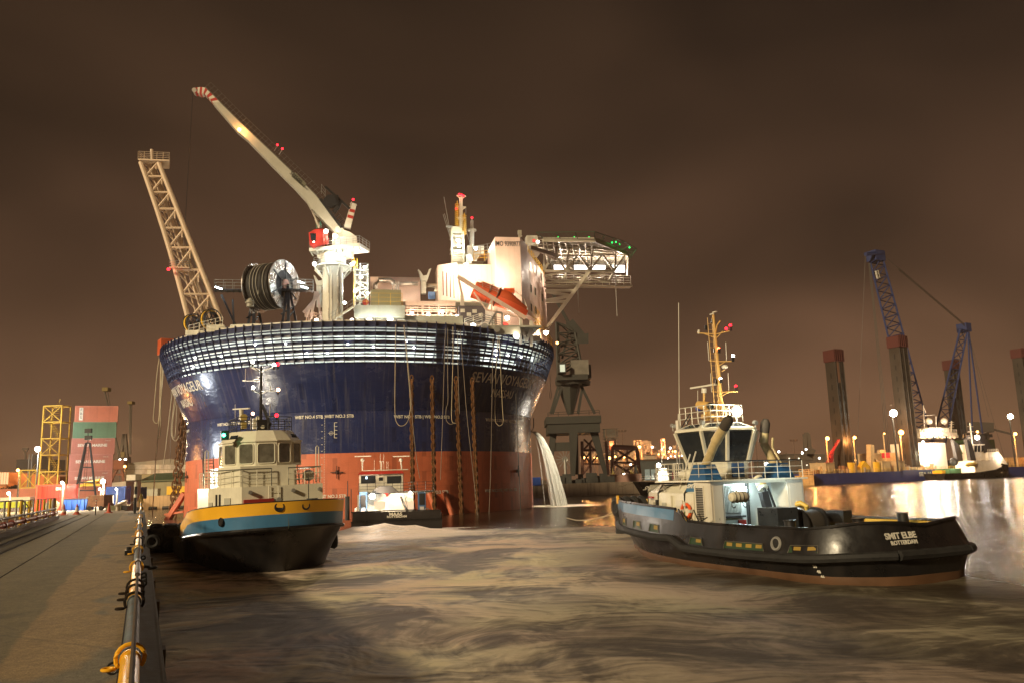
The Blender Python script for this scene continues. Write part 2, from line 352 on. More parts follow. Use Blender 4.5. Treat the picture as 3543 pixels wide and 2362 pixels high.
# ============================================================ ROUND OFFSHORE VESSEL
FV = View(-27.1, 149.5, 10.28)
def fp(px, py, Y): return FV.y(px, py, Y)
VES = EV(FV, 'offshore_platform', 'giant round blue and red floating production vessel with lit louvred rim, cranes and helideck', 'ship')
def RZ(z): return 30 if z < 15.4 else (30+(z-15.4)*2.9/6.6 if z < 22 else (32.9+(z-22)*1.7/4.6 if z < 26.6 else 34.6-.05*(z-26.6)))
def cp(phi, z, dr=0.): a = rad(phi); r = RZ(z)+dr; return Vector((r*math.sin(a), -r*math.cos(a), z))
def hullmat(name, col, rough, streak, scol, dark):
    M = bpy.data.materials.new(name); M.use_nodes = True; t = M.node_tree; t.nodes.clear(); L = t.links.new
    o = N(t, 'ShaderNodeOutputMaterial'); b = N(t, 'ShaderNodeBsdfPrincipled'); L(b.outputs[0], o.inputs[0])
    g = N(t, 'ShaderNodeTexCoord'); s = N(t, 'ShaderNodeSeparateXYZ'); L(g.outputs['Object'], s.inputs[0])
    at = N(t, 'ShaderNodeMath', operation='ARCTAN2'); L(s.outputs[0], at.inputs[0]); L(s.outputs[1], at.inputs[1])
    cb = N(t, 'ShaderNodeCombineXYZ'); L(at.outputs[0], cb.inputs[0]); L(s.outputs[2], cb.inputs[1])
    def nz(sc, loc, det=5., ro=.6):
        m = N(t, 'ShaderNodeMapping', inp={'Scale': sc, 'Location': loc}); L(cb.outputs[0], m.inputs[0])
        n = N(t, 'ShaderNodeTexNoise', inp={'Scale': 1., 'Detail': det, 'Roughness': ro}); L(m.outputs[0], n.inputs[0]); return n.outputs[0]
    def rp(v, a, b_, c, d):
        n = N(t, 'ShaderNodeMapRange', inp={'From Min': a, 'From Max': b_, 'To Min': c, 'To Max': d}); L(v, n.inputs[0]); return n.outputs[0]
    runs = nz((60, .10, 1), (0, 0, 0)); blot = nz((9, .35, 1), (5, 3, 0)); br = N(t, 'ShaderNodeTexBrick', inp={'Scale': 1., 'Mortar Size': .012, 'Brick Width': .30*1.0, 'Row Height': 2.15, 'Color1': (1, 1, 1, 1), 'Color2': (.86, .86, .86, 1), 'Mortar': (.55, .55, .55, 1)})
    br.offset = .5; L(cb.outputs[0], br.inputs[0])
    sc = N(t, 'ShaderNodeVectorMath', operation='SCALE'); sc.inputs[0].default_value = col; L(rp(blot, .3, .7, .90, 1.12), sc.inputs['Scale'])
    m1 = N(t, 'ShaderNodeMix', data_type='RGBA', blend_type='MULTIPLY'); m1.inputs[0].default_value = .7; L(sc.outputs[0], m1.inputs[6]); L(br.outputs[0], m1.inputs[7])
    m2 = N(t, 'ShaderNodeMix', data_type='RGBA'); L(rp(runs, .52, .74, 0, streak), m2.inputs[0]); L(m1.outputs[2], m2.inputs[6]); m2.inputs[7].default_value = (*scol, 1)
    L(m2.outputs[2], b.inputs['Base Color']); L(rp(blot, .3, .7, rough-.06, rough+.10), b.inputs['Roughness'])
    ad = N(t, 'ShaderNodeMath', operation='ADD'); L(nz((24, 1.4, 1), (1, 9, 0), 3), ad.inputs[0]); L(nz((5, .5, 1), (7, 9, 0), 2), ad.inputs[1])
    bp = N(t, 'ShaderNodeBump', inp={'Strength': 1., 'Distance': .045}); L(ad.outputs[0], bp.inputs['Height']); L(bp.outputs[0], b.inputs['Normal'])
    return M
HBLUE = hullmat('blue_hull_paint', (.014, .026, .100), .22, .42, (.17, .16, .17), 0)
HRED = hullmat('red_antifouling', (.60, .155, .07), .5, .5, (.26, .06, .03), 0)
MB().lathe([(30, -6), (30, -2), (30, .6), (30, 9.3)], n=180).build('lower_hull', HRED, VES, True)
MB().lathe([(30.0, 9.3), (30, 15.4)], n=180).build('hull_side', HBLUE, VES, True)
MB().lathe([(30.0, 15.4), (31.4, 18.6), (32.9, 22.0)], n=180).build('flared_hull', HBLUE, VES, True)
b = MB(); b.torus((0, 0, 15.4), (0, 0, 1), 30.03, .06, 180, 6); b.torus((0, 0, 22.0), (0, 0, 1), 32.95, .09, 180, 6); b.build('knuckle_bar', HBLUE, VES, True)
# louvre band: rings of plate between slits, and upright ribs
LB = mat('louvre_plate', (.014, .020, .062), .45, var=.35, scale=.25)
bands = [(22.30, 22.88), (23.10, 23.30), (23.50, 23.98), (24.18, 24.42), (24.60, 25.10), (25.28, 25.48), (25.66, 26.26), (26.44, 26.66), (26.84, 27.72)]
b = MB()
for z0, z1 in bands:
    zm = (z0+z1)/2; w = (z1-z0)
    for i in range(144):
        a0, a1 = i*2.5-180, i*2.5-177.5
        if 52 < a0 < 95 and z1 < 25.2:      # open grid at the vessel's right: thin rings only
            if w > .3: z0_, z1_ = zm-.09, zm+.09
            else: continue
        else: z0_, z1_ = z0, z1
        # each panel dishes inwards between its ribs
        rows = []
        for k in range(5):
            a = a0+(a1-a0)*k/4; dr = -.10*math.sin(PI*k/4); rows.append((cp(a, z0_, dr-.05), cp(a, (z0_+z1_)/2, dr-.22 if w > .3 else dr-.05), cp(a, z1_, dr-.05)))
        for k in range(4):
            for j in range(2):
                b.poly([rows[k][j], rows[k+1][j], rows[k+1][j+1], rows[k][j+1]])
b.build('louvre_rings', LB, VES)
b = MB()
for i in range(144):
    a = i*2.5
    for z0, z1 in ((22.0, 24.4), (24.4, 26.6), (26.6, 27.95)):
        h = .07; da = math.degrees(h/33)/2
        b.hexa([cp(a-da, z0, -.15), cp(a-da, z0, .10), cp(a+da, z0, .10), cp(a+da, z0, -.15), cp(a-da, z1, -.15), cp(a-da, z1, .10), cp(a+da, z1, .10), cp(a+da, z1, -.15)])
b.build('louvre_ribs', LB, VES)
# deck edge seen between the ribs, the decks inside and the lit inner bulkhead
b = MB(); b.lathe([(34.3, 27.70), (34.3, 27.92), (33.8, 27.92), (33.8, 27.70)], n=144); b.build('deck_edge', WHITE, VES)
b = MB(); b.lathe([(.01, 27.6), (34.2, 27.6)], n=120); b.lathe([(34.2, 27.5), (.01, 27.5)], n=120); b.build('main_deck', mat('deck_grey', (.30, .29, .25), .7), VES)
MB().lathe([(29.9, 22.05), (32.8, 22.05)], n=120).build('walkway', mat('walkway_plate', (.5, .5, .46), .6), VES)
INW = mat('white_bulkhead', (.8, .8, .76), .6, var=.08); INK = mat('unlit_bulkhead', (.03, .035, .05), .6)
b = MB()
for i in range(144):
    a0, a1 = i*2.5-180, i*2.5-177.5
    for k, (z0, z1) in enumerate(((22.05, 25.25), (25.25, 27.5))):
        dk = 1 if ((a0 > 52 and a0 < 98 and k == 0) or (18 <= a0 < 37 and (i*7+k*3) % 5 in (0, 1, 3))) else 0  # dark segments stand in for the unlit stretches behind the louvres
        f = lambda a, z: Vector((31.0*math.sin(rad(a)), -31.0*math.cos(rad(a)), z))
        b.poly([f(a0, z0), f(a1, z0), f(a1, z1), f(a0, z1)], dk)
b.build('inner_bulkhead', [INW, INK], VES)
b = MB()
for i in range(42):      # lamps inside the louvres
    a = -100+i*4.9
    if 20 < a < 36 and i % 2: continue
    r = 32.0; z = 23.4 if a < 52 else 26.2
    p = Vector((r*math.sin(rad(a)), -r*math.cos(rad(a)), z)); lamp(VES, p, 95 if a < 52 else 60, COOLC, .3)
    lamp(VES, p+Vector((0, 0, 2.6 if a < 52 else -.4)), 60 if a < 52 else 30, COOLC, .3)
b = MB()
for a, z in ((-48, 24.3), (-50, 23.1), (-38, 23.9), (-27, 25.0), (-14, 23.4), (-4, 24.5), (2, 24.1), (10, 25.0), (12, 24.1), (36, 24.6), (41, 24.1), (36.5, 23.9), (47, 24.2), (-19, 24.8), (-9, 23.3)):
    p = cp(a, z, .18); MB().ball(p, .13, 8).build('rim_lamp', WLAMP, VES)

# hull lettering
def hull_text(s, phi, z, size, sx=1., slant=0.):
    def fn(x, y, q):
        zz = z+y; return cp(phi+math.degrees((x+slant*y)/RZ(zz)), zz, .03+q)
    return text('hull_lettering', s, size, LTEXT, VES, fn, .01, sx=sx, bold=.015)
hull_text('SEVAN VOYAGEUR', 44.5, 20.4, 2.1, .92); hull_text('NASSAU', 44, 18.3, 1.7, .9)
hull_text('SEVAN VOYAGEUR', -64, 20.4, 2.1, .92); hull_text('NASSAU', -63.5, 18.3, 1.7, .9)
for s, ph, z in (('WBT NO.6 STB | WBT NO.5 STB', -39, 14.3), ('WBT NO.4 STB', -15.5, 14.6), ('WBT NO.3 STB', -7, 14.6), ('WBT NO.3 STB | WBT NO.2 STB', 16.5, 14.4), ('WBT NO.2 STB | WBT NO.1 STB', 47, 14.2), ('WBT NO.1 PS', -73, 14.2),
                 ('WBT NO.3 STB | WBT NO.2 STB', 15.6, 3.3), ('WBT NO.3 STB', -9, 3.2), ('WBT NO.2 STB | WBT NO.1 STB', 46, 3.2)):
    hull_text(s, ph, z, .62, 1.0)
b = MB()
for i in range(58):   # draught ladder of dots
    z = 1.2+i*.235; p = cp(-11, z, .02); b.cbox(p, .1, .06, .07, -11)
    if i % 4 == 0: b.cbox(cp(-11.7, z, .02), .22, .06, .07, -11.7)
b.cbox(cp(-8.3, 12.6, .02), .08, .06, 2.2, -8)
for k in range(5): b.cbox(cp(-7.9, 11.5+k*.55, .02), .4, .06, .07, -8)
b.torus(cp(-9.2, 12.2, .02), (math.sin(rad(-9)), -math.cos(rad(-9)), 0), .26, .03, 16, 4); b.cbox(cp(-9.2, 12.2, .03), .8, .06, .06, -9)
b.build('draught_marks', LTEXT, VES)
# sockets and anchors rings on the side
for ph, z in ((-7.5, 6.6), (-69, 6.8), (55, 6.2), (-29, 6.0)):
    c = cp(ph, z, .25); n = Vector((math.sin(rad(ph)), -math.cos(rad(ph)), 0)); u = Vector((n.y, -n.x, 0))
    b = MB(); b.cyl(c-n*.3, c+n*.2, .35, .12, 6); b.beam(c-u*.9, c+u*.9, .12); b.beam(c-Vector((0, 0, .9)), c+Vector((0, 0, .9)), .12); b.build('towing_bracket', mat('dark_fitting', (.06, .03, .025), .6), VES)
# riser guard struts at the waterline
for ph in (18, 22.5, 9.5):
    MB().cyl(cp(ph, 3.2, .2), cp(ph+1.8, -.8, 1.5), .42, n=10).build('riser_strut', HRED, VES, True)
for ph in (-79, -85): b = MB(); b.beam(cp(ph, 4.2, .1), cp(ph-3, -1, 3.2), .5, .7); b.beam(cp(ph, 1.2, .1), cp(ph-3, .8, 3), .3); b.build('riser_strut', HRED, VES)

# spots added at the rim to brighten the harbour water and the jet
for a, z, w, aim, c in ((11, 25.2, 26000, (-2, 18, 0), (1., .74, .56)), (38, 24.9, 7000, (12, 40, 0), (1., .80, .62))):
    q = cp(a, z, 1.2); aw = FV.lo(aim); lamp(VES, q, w, c, .3, 75, aw, 'rim_fill_light')
lamp(VES, cp(78, 24.5, 2.5), 20000, (1, .93, .8), .3, 50, (37, -6, 4), 'jet_fill_light'); lamp(VES, cp(57, 23.5, 3.0), 60000, (1, .93, .8), .3, 38, (35, -6, 6), 'jet_fill_light')
LK = .42
# ============================================================ TOPSIDE of the round vessel (all parts of the same thing, vessel frame)
DK = 27.6
def truss(b, A, B, n, r=.12, rc=None, m=0, posts=True):
    # chords A[i]->B[i] (lists of points), n bays, diagonals on each neighbouring pair
    k = len(A); A = [V3(p) for p in A]; B = [V3(p) for p in B]; rc = rc or r*1.6
    for i in range(k): b.cyl(A[i], B[i], rc, n=6, m=m)
    for i in range(k):
        j = (i+1) % k
        if k == 2 and i == 1: break
        for q in range(n+1):
            t = q/n; p = A[i].lerp(B[i], t); w = A[j].lerp(B[j], t)
            if posts: b.cyl(p, w, r, n=5, m=m, caps=False)
            if q < n:
                t2 = (q+1)/n; p2 = A[i].lerp(B[i], t2); w2 = A[j].lerp(B[j], t2)
                b.cyl(p, w2, r, n=5, m=m, caps=False) if (q+i) % 2 == 0 or k > 2 else b.cyl(w, p2, r, n=5, m=m, caps=False)
    return b
def lampfix(par, p, power, col=WARM, mt=None, r=.22, s=.22, name='flood_lamp', box=True):
    b = MB(); b.ball((0, 0, 0), s, 8); 
    if box: b.cbox((0, .25, s*.6), s*2.6, s*1.2, s*1.0, m=1)
    o = b.build(name, [mt or WLAMP, STEEL], par); o.location = p
    if power: lamp(par, V3(p)+Vector((0, -s-.12, 0)), power, col, r)
    return o
def poly2(pts, Y): return [fp(x, y, Y) for x, y in pts]
# ---- pedestal crane
Yc = -26.
base = fp(1151, 1119, Yc); top = fp(1151, 930, Yc); cx = base.x
zt = fp(1151, 925, Yc).z; zr0 = fp(1151, 915, Yc).z; zr1 = fp(1151, 878, Yc).z
b = MB(); b.lathe([(1.55, 0), (1.55, zt-DK-.6), (1.75, zt-DK), (1.75, zr0-DK), (1.9, zr0-DK+.1), (1.9, zr1-DK-.4), (1.55, zr1-DK)], (cx, Yc, DK), n=40)
ped = b.build('crane_pedestal', WHITE, VES, True)
b = MB()
for a, r in ((-.35, .07), (-.05, .05), (.5, .05), (.62, .05), (.74, .05)):
    x = cx+1.62*math.sin(a); y = Yc-1.62*math.cos(a); b.cyl((x, y, DK), (x, y, zt), r, n=6)
b.build('cable_run', PIPE, ped)
zp = fp(1151, 917, Yc-2).z
oct_ = [(cx+3.05*math.sin(rad(22.5+45*i)), Yc-3.05*math.cos(rad(22.5+45*i)), zp) for i in range(8)]
b = MB(); b.prism(oct_, (0, 0, .15)); 
for i in range(8): q = V3(oct_[i]); b.beam(q, (cx+(q.x-cx)*.55, Yc+(q.y-Yc)*.55, zp-1.5), .14, .2)
b.build('pedestal_platform', WHITE, ped)
MB().rail([(p[0], p[1], zp+.15) for p in oct_], 1.1, .035, 1.3, 3, closed=True).build('platform_railing', STEEL, ped)
# slewing platform and house
zs = fp(1160, 866, Yc).z
A = rad(-24); ca, sa = math.cos(A), math.sin(A)
def cr_(x, y, z): return Vector((cx+.3+x*ca-y*sa, Yc+x*sa+y*ca, z))
b = MB(); b.prism([cr_(-3.4, -1.9, zs-.35), cr_(4.9, -1.9, zs-.35), cr_(4.9, 1.9, zs-.35), cr_(-3.4, 1.9, zs-.35)], (0, 0, .5))
b.prism([cr_(-2.4, -1.2, zs-1.3), cr_(2.6, -1.2, zs-1.3), cr_(2.6, 1.2, zs-1.3), cr_(-2.4, 1.2, zs-1.3)], (0, 0, 1.0))
b.cyl((cx, Yc, zr1-.1), (cx, Yc, zs-1.2), 1.6, 1.3, 24)
for k in range(9): b.beam(cr_(-3.2+k, -1.85, zs-.4), cr_(-3.2+k, -1.0, zs-.9), .1, .2)
slew = b.build('slewing_platform', WHITE, VES)
MB().rail([cr_(-3.4, 1.9, zs+.15), cr_(-3.4, -1.9, zs+.15), cr_(4.9, -1.9, zs+.15), cr_(4.9, 1.9, zs+.15)], 1.15, .035, 1.1, 3).build('slewing_railing', STEEL, slew)
b = MB(); hp = [(1149, 860), (1152, 812), (1166, 793), (1186, 789), (1190, 800), (1212, 808), (1234, 823), (1236, 842), (1210, 860)]
b.prism([p-Vector((0, .6, 0)) for p in poly2(hp, Yc)], (0, 2.2, 0)); b.cyl(fp(1172, 795, Yc-.8), fp(1172, 795, Yc+1.6), .55, n=14); b.build('machine_house', WHITE, slew)
b = MB(); cabp = [(1068, 806), (1091, 793), (1120, 792), (1122, 845), (1084, 856), (1071, 848)]
b.prism(poly2(cabp, Yc-1.5), (0, 1.9, 0)); cab = b.build('operator_cab', RED, slew)
MB().prism([p-Vector((0, .03, 0)) for p in poly2([(1073, 808), (1094, 808), (1092, 836), (1076, 832)], Yc-1.5)], (0, .02, 0)).build('cab_window', GLASS, cab)
b = MB()
for x in (1118, 1123, 1128, 1133): b.cyl(fp(x, 800, Yc-1.9), fp(x+1, 846, Yc-1.9), .09, n=6)
b.build('hydraulic_pipes', RED, slew); MB().cyl(fp(1094, 783, Yc), fp(1112, 783, Yc), .8, n=12).build('cab_roof_tank', mat('green_glass_dome', (.12, .28, .2), .3), slew, True)
# boom
up_ = [(710, 304), (735, 328), (761, 355), (833, 427), (949, 536), (1061, 644), (1093, 677), (1178, 788)]
lo_ = [(1166, 812), (1086, 730), (1075, 722), (1061, 696), (1021, 651), (956, 586), (858, 485), (819, 452), (736, 355), (706, 322)]
Yb = Yc-.7
BOOMM = mat('boom_paint', (.46, .44, .36), .5, var=.07, streak=.15, scol=(.3, .25, .17))
boom = MB().prism(poly2(up_[2:]+lo_[:-1], Yb), (0, 1.5, 0)).build('crane_boom', BOOMM, VES)
b = MB(); RW = [WHITE, RED]
tipu = [(668, 306), (676, 304), (684, 303), (692, 302), (700, 302), (710, 304), (718, 312), (727, 320), (736, 329), (745, 338), (754, 347), (761, 355)]
tipl = [(667, 316), (675, 321), (683, 320), (690, 324), (698, 325), (704, 323), (709, 326), (715, 332), (721, 338), (727, 344), (733, 351), (738, 356)]
for i in range(11):
    q = [tipu[i], tipu[i+1], tipl[i+1], tipl[i]]; b.prism(poly2(q, Yb+.05), (0, 1.3, 0), m=i % 2)
b.cyl(fp(672, 312, Yb-.1), fp(672, 312, Yb+1.6), .35, n=14)
b.build('boom_tip', RW, boom)
b = MB()
wu = [fp(x, y-2, Yb+.3) for x, y in up_]
for a_, c_ in zip(wu, wu[1:]):
    d = (c_-a_).normalized(); nrm = Vector((-d.z, 0, d.x))
    if nrm.z < 0: nrm = -nrm
    L_ = (c_-a_).length; k = max(1, round(L_/.75))
    for i in range(k+1):
        p = a_.lerp(c_, i/k); b.cyl(p, p+nrm*1.15, .028, n=4)
    for h in (.55, 1.15): b.cyl(a_+nrm*h, c_+nrm*h, .022, n=4)
    b.beam(a_+Vector((0, .3, .05)), c_+Vector((0, .3, .05)), .7, .07)
b.build('boom_walkway', mat('dull_steel', (.16, .14, .11), .5, .4), boom)
b = MB(); b.prism([p-Vector((0, .06, 0)) for p in poly2([(1021, 597), (1061, 637), (1050, 650), (1008, 612)], Yb)], (0, .05, 0)); sg = b.build('boom_sign', mat('olive_sign', (.16, .15, .10), .6), boom)
def onboom(px, py, px2, py2, dy=-.09):
    o_, e_ = fp(px, py, Yb)+Vector((0, dy, 0)), fp(px2, py2, Yb)+Vector((0, dy, 0)); return flat(o_, e_-o_, Vector((0, -1, 0)).cross(e_-o_), .0)
text('boom_sign_lettering', 'SM500', .85, DTEXT, sg, onboom(1024, 615, 1042, 632), .01); text('boom_sign_lettering', 'SAFE WORKING LOAD', .32, DTEXT, sg, onboom(1038, 634, 1052, 647), .01)
b = MB()
for dy in (-.2, .5): b.cyl(fp(1078, 726, Yb+dy), fp(1096, 765, Yb+dy), .16, n=8); b.cyl(fp(1093, 758, Yb+dy), fp(1106, 790, Yb+dy), .26, n=8)
b.build('luffing_cylinder', PIPE, boom, True)
b = MB(); b.cyl(fp(667, 320, Yb+.6), fp(641, 765, Yb+.6), .035, n=4, caps=False); b.build('hoist_wire', DARK, boom)
b = MB()
b.beam(fp(1125, 647, Yb), fp(1210, 723, Yb), .3, .35); b.beam(fp(1178, 700, Yb), fp(1168, 724, Yb), .5); b.cbox(fp(1152, 698, Yb+.3), 1.7, 1.4, 1.7); b.cyl(fp(1142, 697, Yb-.5), fp(1142, 697, Yb+1.2), .95, n=16)
b.beam(fp(1170, 712, Yb), fp(1158, 735, Yb), .6)
for k in range(9): p = fp(1110+k*7.5, 700+k*10, Yb-.2); b.beam(p, p+Vector((.75, 0, .8)), .1)
b.beam(fp(1108, 690, Yb), fp(1182, 790, Yb), .5, .4)
b.build('winch_frame', DARK, boom)
MB().rail([fp(1112, 672, Yb-.3), fp(1125, 690, Yb-.3)], 1.6, .03, .8, 3).build('winch_railing', STEEL, boom)
b = MB()
for i in range(8):
    a_, c_ = fp(1202+i*3.0, 790-i*10.4, Yc-.4), fp(1202+(i+1)*3.0, 790-(i+1)*10.4, Yc-.4); w = .95-.035*i; b.beam(a_, c_, w, w, m=1 if i in (3, 5) else 0)
b.ladder(fp(1190, 790, Yc-.4), fp(1216, 700, Yc-.4), .45, .035); b.torus(fp(1223, 708, Yc-.4), (.25, 0, 1), .55, .04, 12, 4)
b.build('boom_rest_mast', RW, slew)
b = MB(); [b.ball(fp(x, y, Yb), .17, 8) for x, y in ((1222, 691),)]; b.build('red_aviation_lamp', RLAMP, slew)
for x, y in ((960, 502), (977, 515)):
    b = MB(); b.cyl(fp(x-12, y+22, Yb), fp(x, y+3, Yb), .05, n=4, m=1); b.ball(fp(x, y, Yb), .16, 8); b.build('red_aviation_lamp', [RLAMP, STEEL], boom)
lampfix(boom, fp(828, 449, Yb-.2), 0, mt=OLAMP, s=.32, name='boom_lamp', box=False); lamp(boom, fp(832, 447, Yb-1.1), 900, SOD, .2)
lampfix(slew, fp(1128, 801, Yc-2.3), 900, s=.3); lampfix(slew, fp(1160, 818, Yc-1.9), 1400, s=.3)
lampfix(slew, fp(1086, 838, Yc-2.2), 0, s=.1)
for x, y, w in ((1090, 916, 500), (1150, 908, 350), (1108, 906, 350), (1205, 913, 300)): lamp(slew, fp(x, y, Yc-3.2), w, COOLC, .3)
lampfix(slew, fp(1088, 914, Yc-3.), 0, s=.28); lampfix(slew, fp(1224, 909, Yc+1), 500, SOD, OLAMP, s=.28)
lamp(slew, fp(1150, 875, Yc-3), 900, COOLC, .4); lamp(slew, fp(1215, 885, Yc-2), 600, COOLC, .4)
# ---- lattice flare tower, upper left
TW = mat('tower_cream', (.66, .50, .34), .5, var=.08)
Yt = -8.
def tl(y): t = (y-561)/(1102-561.); return 487+t*(651-487)+ (8*math.sin(PI*t))
def tr_(y): t = (y-568)/(1129-568.); return 551+t*(775-551)
def tp(y, side, back=0):
    x = (tl(y) if side == 0 else tr_(y)); w = 6.2*(y-300)/800
    p = fp(x, y, Yt)
    return p if not back else Vector((p.x + (2.6 if side == 0 else -1.0)*(y-300)/800, Yt+w, p.z+.15))
lv = [561, 611, 666, 723, 789, 857, 934, 1018, 1108]
b = MB()
for sd, bk, r in ((0, 0, .42), (1, 0, .42), (0, 1, .3), (1, 1, .3)): b.tube([tp(y, sd, bk) for y in lv], r, 8)
for i, y in enumerate(lv[:-1]):
    y2 = lv[i+1]
    b.cyl(tp(y, 0), tp(y, 1), .2, n=6); b.cyl(tp(y2, 0), tp(y, 1), .2, n=6); b.cyl(tp(y, 0, 1), tp(y, 1, 1), .15, n=5); b.cyl(tp(y, 0), tp(y, 0, 1), .15, n=5); b.cyl(tp(y, 1), tp(y, 1, 1), .15, n=5)
    b.cyl(tp(y, 0), tp(y2, 0, 1), .15, n=5); b.cyl(tp(y2, 1), tp(y, 1, 1), .15, n=5); m_ = tp((y+y2)/2, 0).lerp(tp((y+y2)/2, 1), .72); b.cyl(tp(y, 1).lerp(tp(y, 0), .12), m_, .14, n=5)
flt = b.build('flare_tower', TW, VES, True)
b = MB()
for o_ in (.28, .5, .72, .62):
    b.tube([tp(y, 0, 0).lerp(tp(y, 1, 1), o_)+Vector((0, .4, 0)) for y in lv], .13 if o_ != .5 else .3, 6)
b.build('flare_pipe', TW, flt, True)
b = MB()
q = tp(700, 1, 1).lerp(tp(700, 0, 1), .25); b.ladder(tp(1090, 1, 1).lerp(tp(1090, 0, 1), .25), q, .6, .05); b.build('tower_ladder', STEEL, flt)
z = fp(520, 556, Yt).z; pc = [fp(483, 561, Yt-.2), fp(583, 566, Yt-.2)]
pl = [Vector((pc[0].x-.2, Yt-.6, z-.2)), Vector((pc[1].x+.2, Yt-.6, z-.2)), Vector((pc[1].x-.6, Yt+3.2, z-.2)), Vector((pc[0].x+.8, Yt+3.2, z-.2))]
b = MB(); b.prism(pl, (0, 0, .25)); b.cyl(fp(526, 556, Yt+1), fp(525, 518, Yt+1), .28, n=8); top_ = b.build('tower_top_platform', TW, flt)
MB().rail([p+Vector((0, 0, .25)) for p in pl], 1.3, .045, 1.0, 4, closed=True).build('platform_railing', TW, flt)
z = fp(620, 930, Yt).z; pl = [tp(930, 0)+Vector((-.8, -.7, 0)), tp(930, 1)+Vector((-1.8, -.7, 0)), tp(930, 1, 1)+Vector((-2, 0, 0)), tp(930, 0, 1)+Vector((-1, 0, 0))]
b = MB(); b.prism([Vector((p.x, p.y, z)) for p in pl], (0, 0, .15)); b.build('tower_platform', TW, flt)
MB().rail([Vector((p.x, p.y, z+.15)) for p in pl], 1.1, .04, 1.0, 3, closed=True).build('platform_railing', STEEL, flt)
MB().ball(fp(583, 932, Yt-1.2), .25, 8).build('red_aviation_lamp', RLAMP, flt)
lamp(flt, fp(586, 925, Yt-1.6), 60, (1, .1, .1), .2)
# ---- hose reel on its black frame
ax = Vector((.87, -.5, 0)); cR = fp(984, 986, -23.5); cL = cR-ax*4.9; Rr = 3.95
STL = mat('polished_steel', (.42, .38, .36), .28, .8, var=.1)
b = MB(); b.lathe([(2.3, -.05), (Rr, -.05), (Rr, .12), (2.3, .12)], cR, ax, 48); fr_ = b.build('reel_flange', STL, VES, True)
b = MB(); b.lathe([(.7, -.02), (2.32, -.02)], cR, ax, 40); b.lathe([(.7, 4.9), (2.32, 4.9)], cL-ax*4.9, ax, 40); b.build('reel_web', NAVYD, fr_)
MB().lathe([(1.6, -.1), (Rr, -.1), (Rr, .05), (1.6, .05)], cL, ax, 48).build('reel_flange', STL, VES, True)
hose = mat('black_hose', (.03, .028, .026), .38, var=.3, scale=2)
b = MB()
for k in range(8):
    rr = 3.1 if k in (0, 7) else 3.3; b.torus(cL+ax*(.45+k*.58), ax, rr, .33, 44, 8)
b.lathe([(3.0, 0), (3.0, 4.9)], cL, ax, 40); hz = b.build('wound_hose', hose, VES, True)
b = MB()
for k in (1, 2, 3, 5): b.torus(cL+ax*(.45+k*.58+.1), ax+Vector((0, 0, .03)), 3.62, .035, 44, 4)
b.build('hose_stripe', LTEXT, hz)
b = MB(); b.cyl(cL+ax*1.0+Vector((-.3, -3.4, 1)), cL+ax*1.0+Vector((-.3, -3.5, -1.9)), .09, n=6); b.cyl(fp(866, 1040, -27.5), fp(866, 1062, -27.5), .55, n=12); b.cyl(fp(866, 1046, -27.5), fp(866, 1050, -27.5), .75, n=12); b.cyl(fp(862, 1034, -27.5), fp(866, 1040, -27.5), .3, n=8)
b.build('hose_coupling', mat('grey_coupling', (.3, .28, .22), .4), hz, True)
b = MB(); u, v = basis(ax)[1:]
for k in range(6):
    a_ = PI/6+k*PI/3; d = u*math.cos(a_)+v*math.sin(a_); b.beam(cR+ax*.18+d*.5, cR+ax*.18+d*3.5, .16)
b.build('reel_spokes', NAVYD, fr_)
MB().cyl(cR+ax*.1, cR+ax*.4, .85, n=20).build('reel_hub', mat('pink_hub', (.6, .32, .26), .5), fr_)
b = MB()
for c_, s_ in ((cR+ax*.7, 1), (cL-ax*.7, -1)):
    b.beam(c_+Vector((0, 0, -.2)), c_+Vector((.2, -.6, 0))+Vector((0, 0, DK-c_.z)), .45); b.beam(c_, (c_.x+1.6, c_.y+1.6, DK), .35); b.beam(c_, (c_.x-.9, c_.y-.9, DK), .35); b.beam((c_.x-.9, c_.y-.9, DK+3), (c_.x+.9, c_.y+.6, DK+4.6), .22)
    b.beam((c_.x-.8, c_.y-.8, DK+1), (c_.x+.9, c_.y+.6, DK+4.0), .18)
b.box(cL.x-1.5, cR.x+3.2, -27, -24.5, DK, DK+.7)
b.beam((cL.x-5.3, cL.y-.8, cL.z-1.3), (cL.x-2.3, cL.y-.2, DK), .3); b.beam((cL.x-3.6, cL.y-.8, cL.z-2), (cL.x-3.2, cL.y-.8, DK), .25)
b.build('reel_frame', NAVYD, VES)
for c_, x0, x1, zz in ((cR, cR.x-.3, cR.x+4.4, fp(1000, 1004, -24).z), (cL, cL.x-6.3, cL.x-.9, fp(760, 1008, -21).z)):
    b = MB(); b.box(x0, x1, c_.y-1.4, c_.y+.2, zz-.12, zz)
    for k in range(6): b.beam((x0+k*.9, c_.y-1.4, zz-.2), (x0+k*.9, c_.y+.2, zz-.2), .12)
    b.build('reel_walkway', NAVYD, VES)
for c_, x0, x1, zz in ((cR, cR.x-.3, cR.x+4.4, fp(1000, 1004, -24).z), (cL, cL.x-6.3, cL.x-.9, fp(760, 1008, -21).z)):
    b = MB(); b.rail([(x0, c_.y-1.4, zz), (x1, c_.y-1.4, zz), (x1, c_.y+.2, zz), (x0, c_.y+.2, zz)], 1.5, .04, 1.2, 3, closed=True); b.build('reel_railing', STEEL, VES)
b = MB()
for x, y in ((756, 997), (1040, 977), (1053, 995)):
    c_ = fp(x, y, -24.5); b.cyl(c_-Vector((.5, 0, -.15)), c_+Vector((.5, 0, -.15)), .09, n=6)
b.build('tube_lamp', COOL, VES)
lamp(VES, fp(758, 990, -26), 260, COOLC, .2); lamp(VES, fp(1035, 975, -26.5), 260, COOLC, .2)
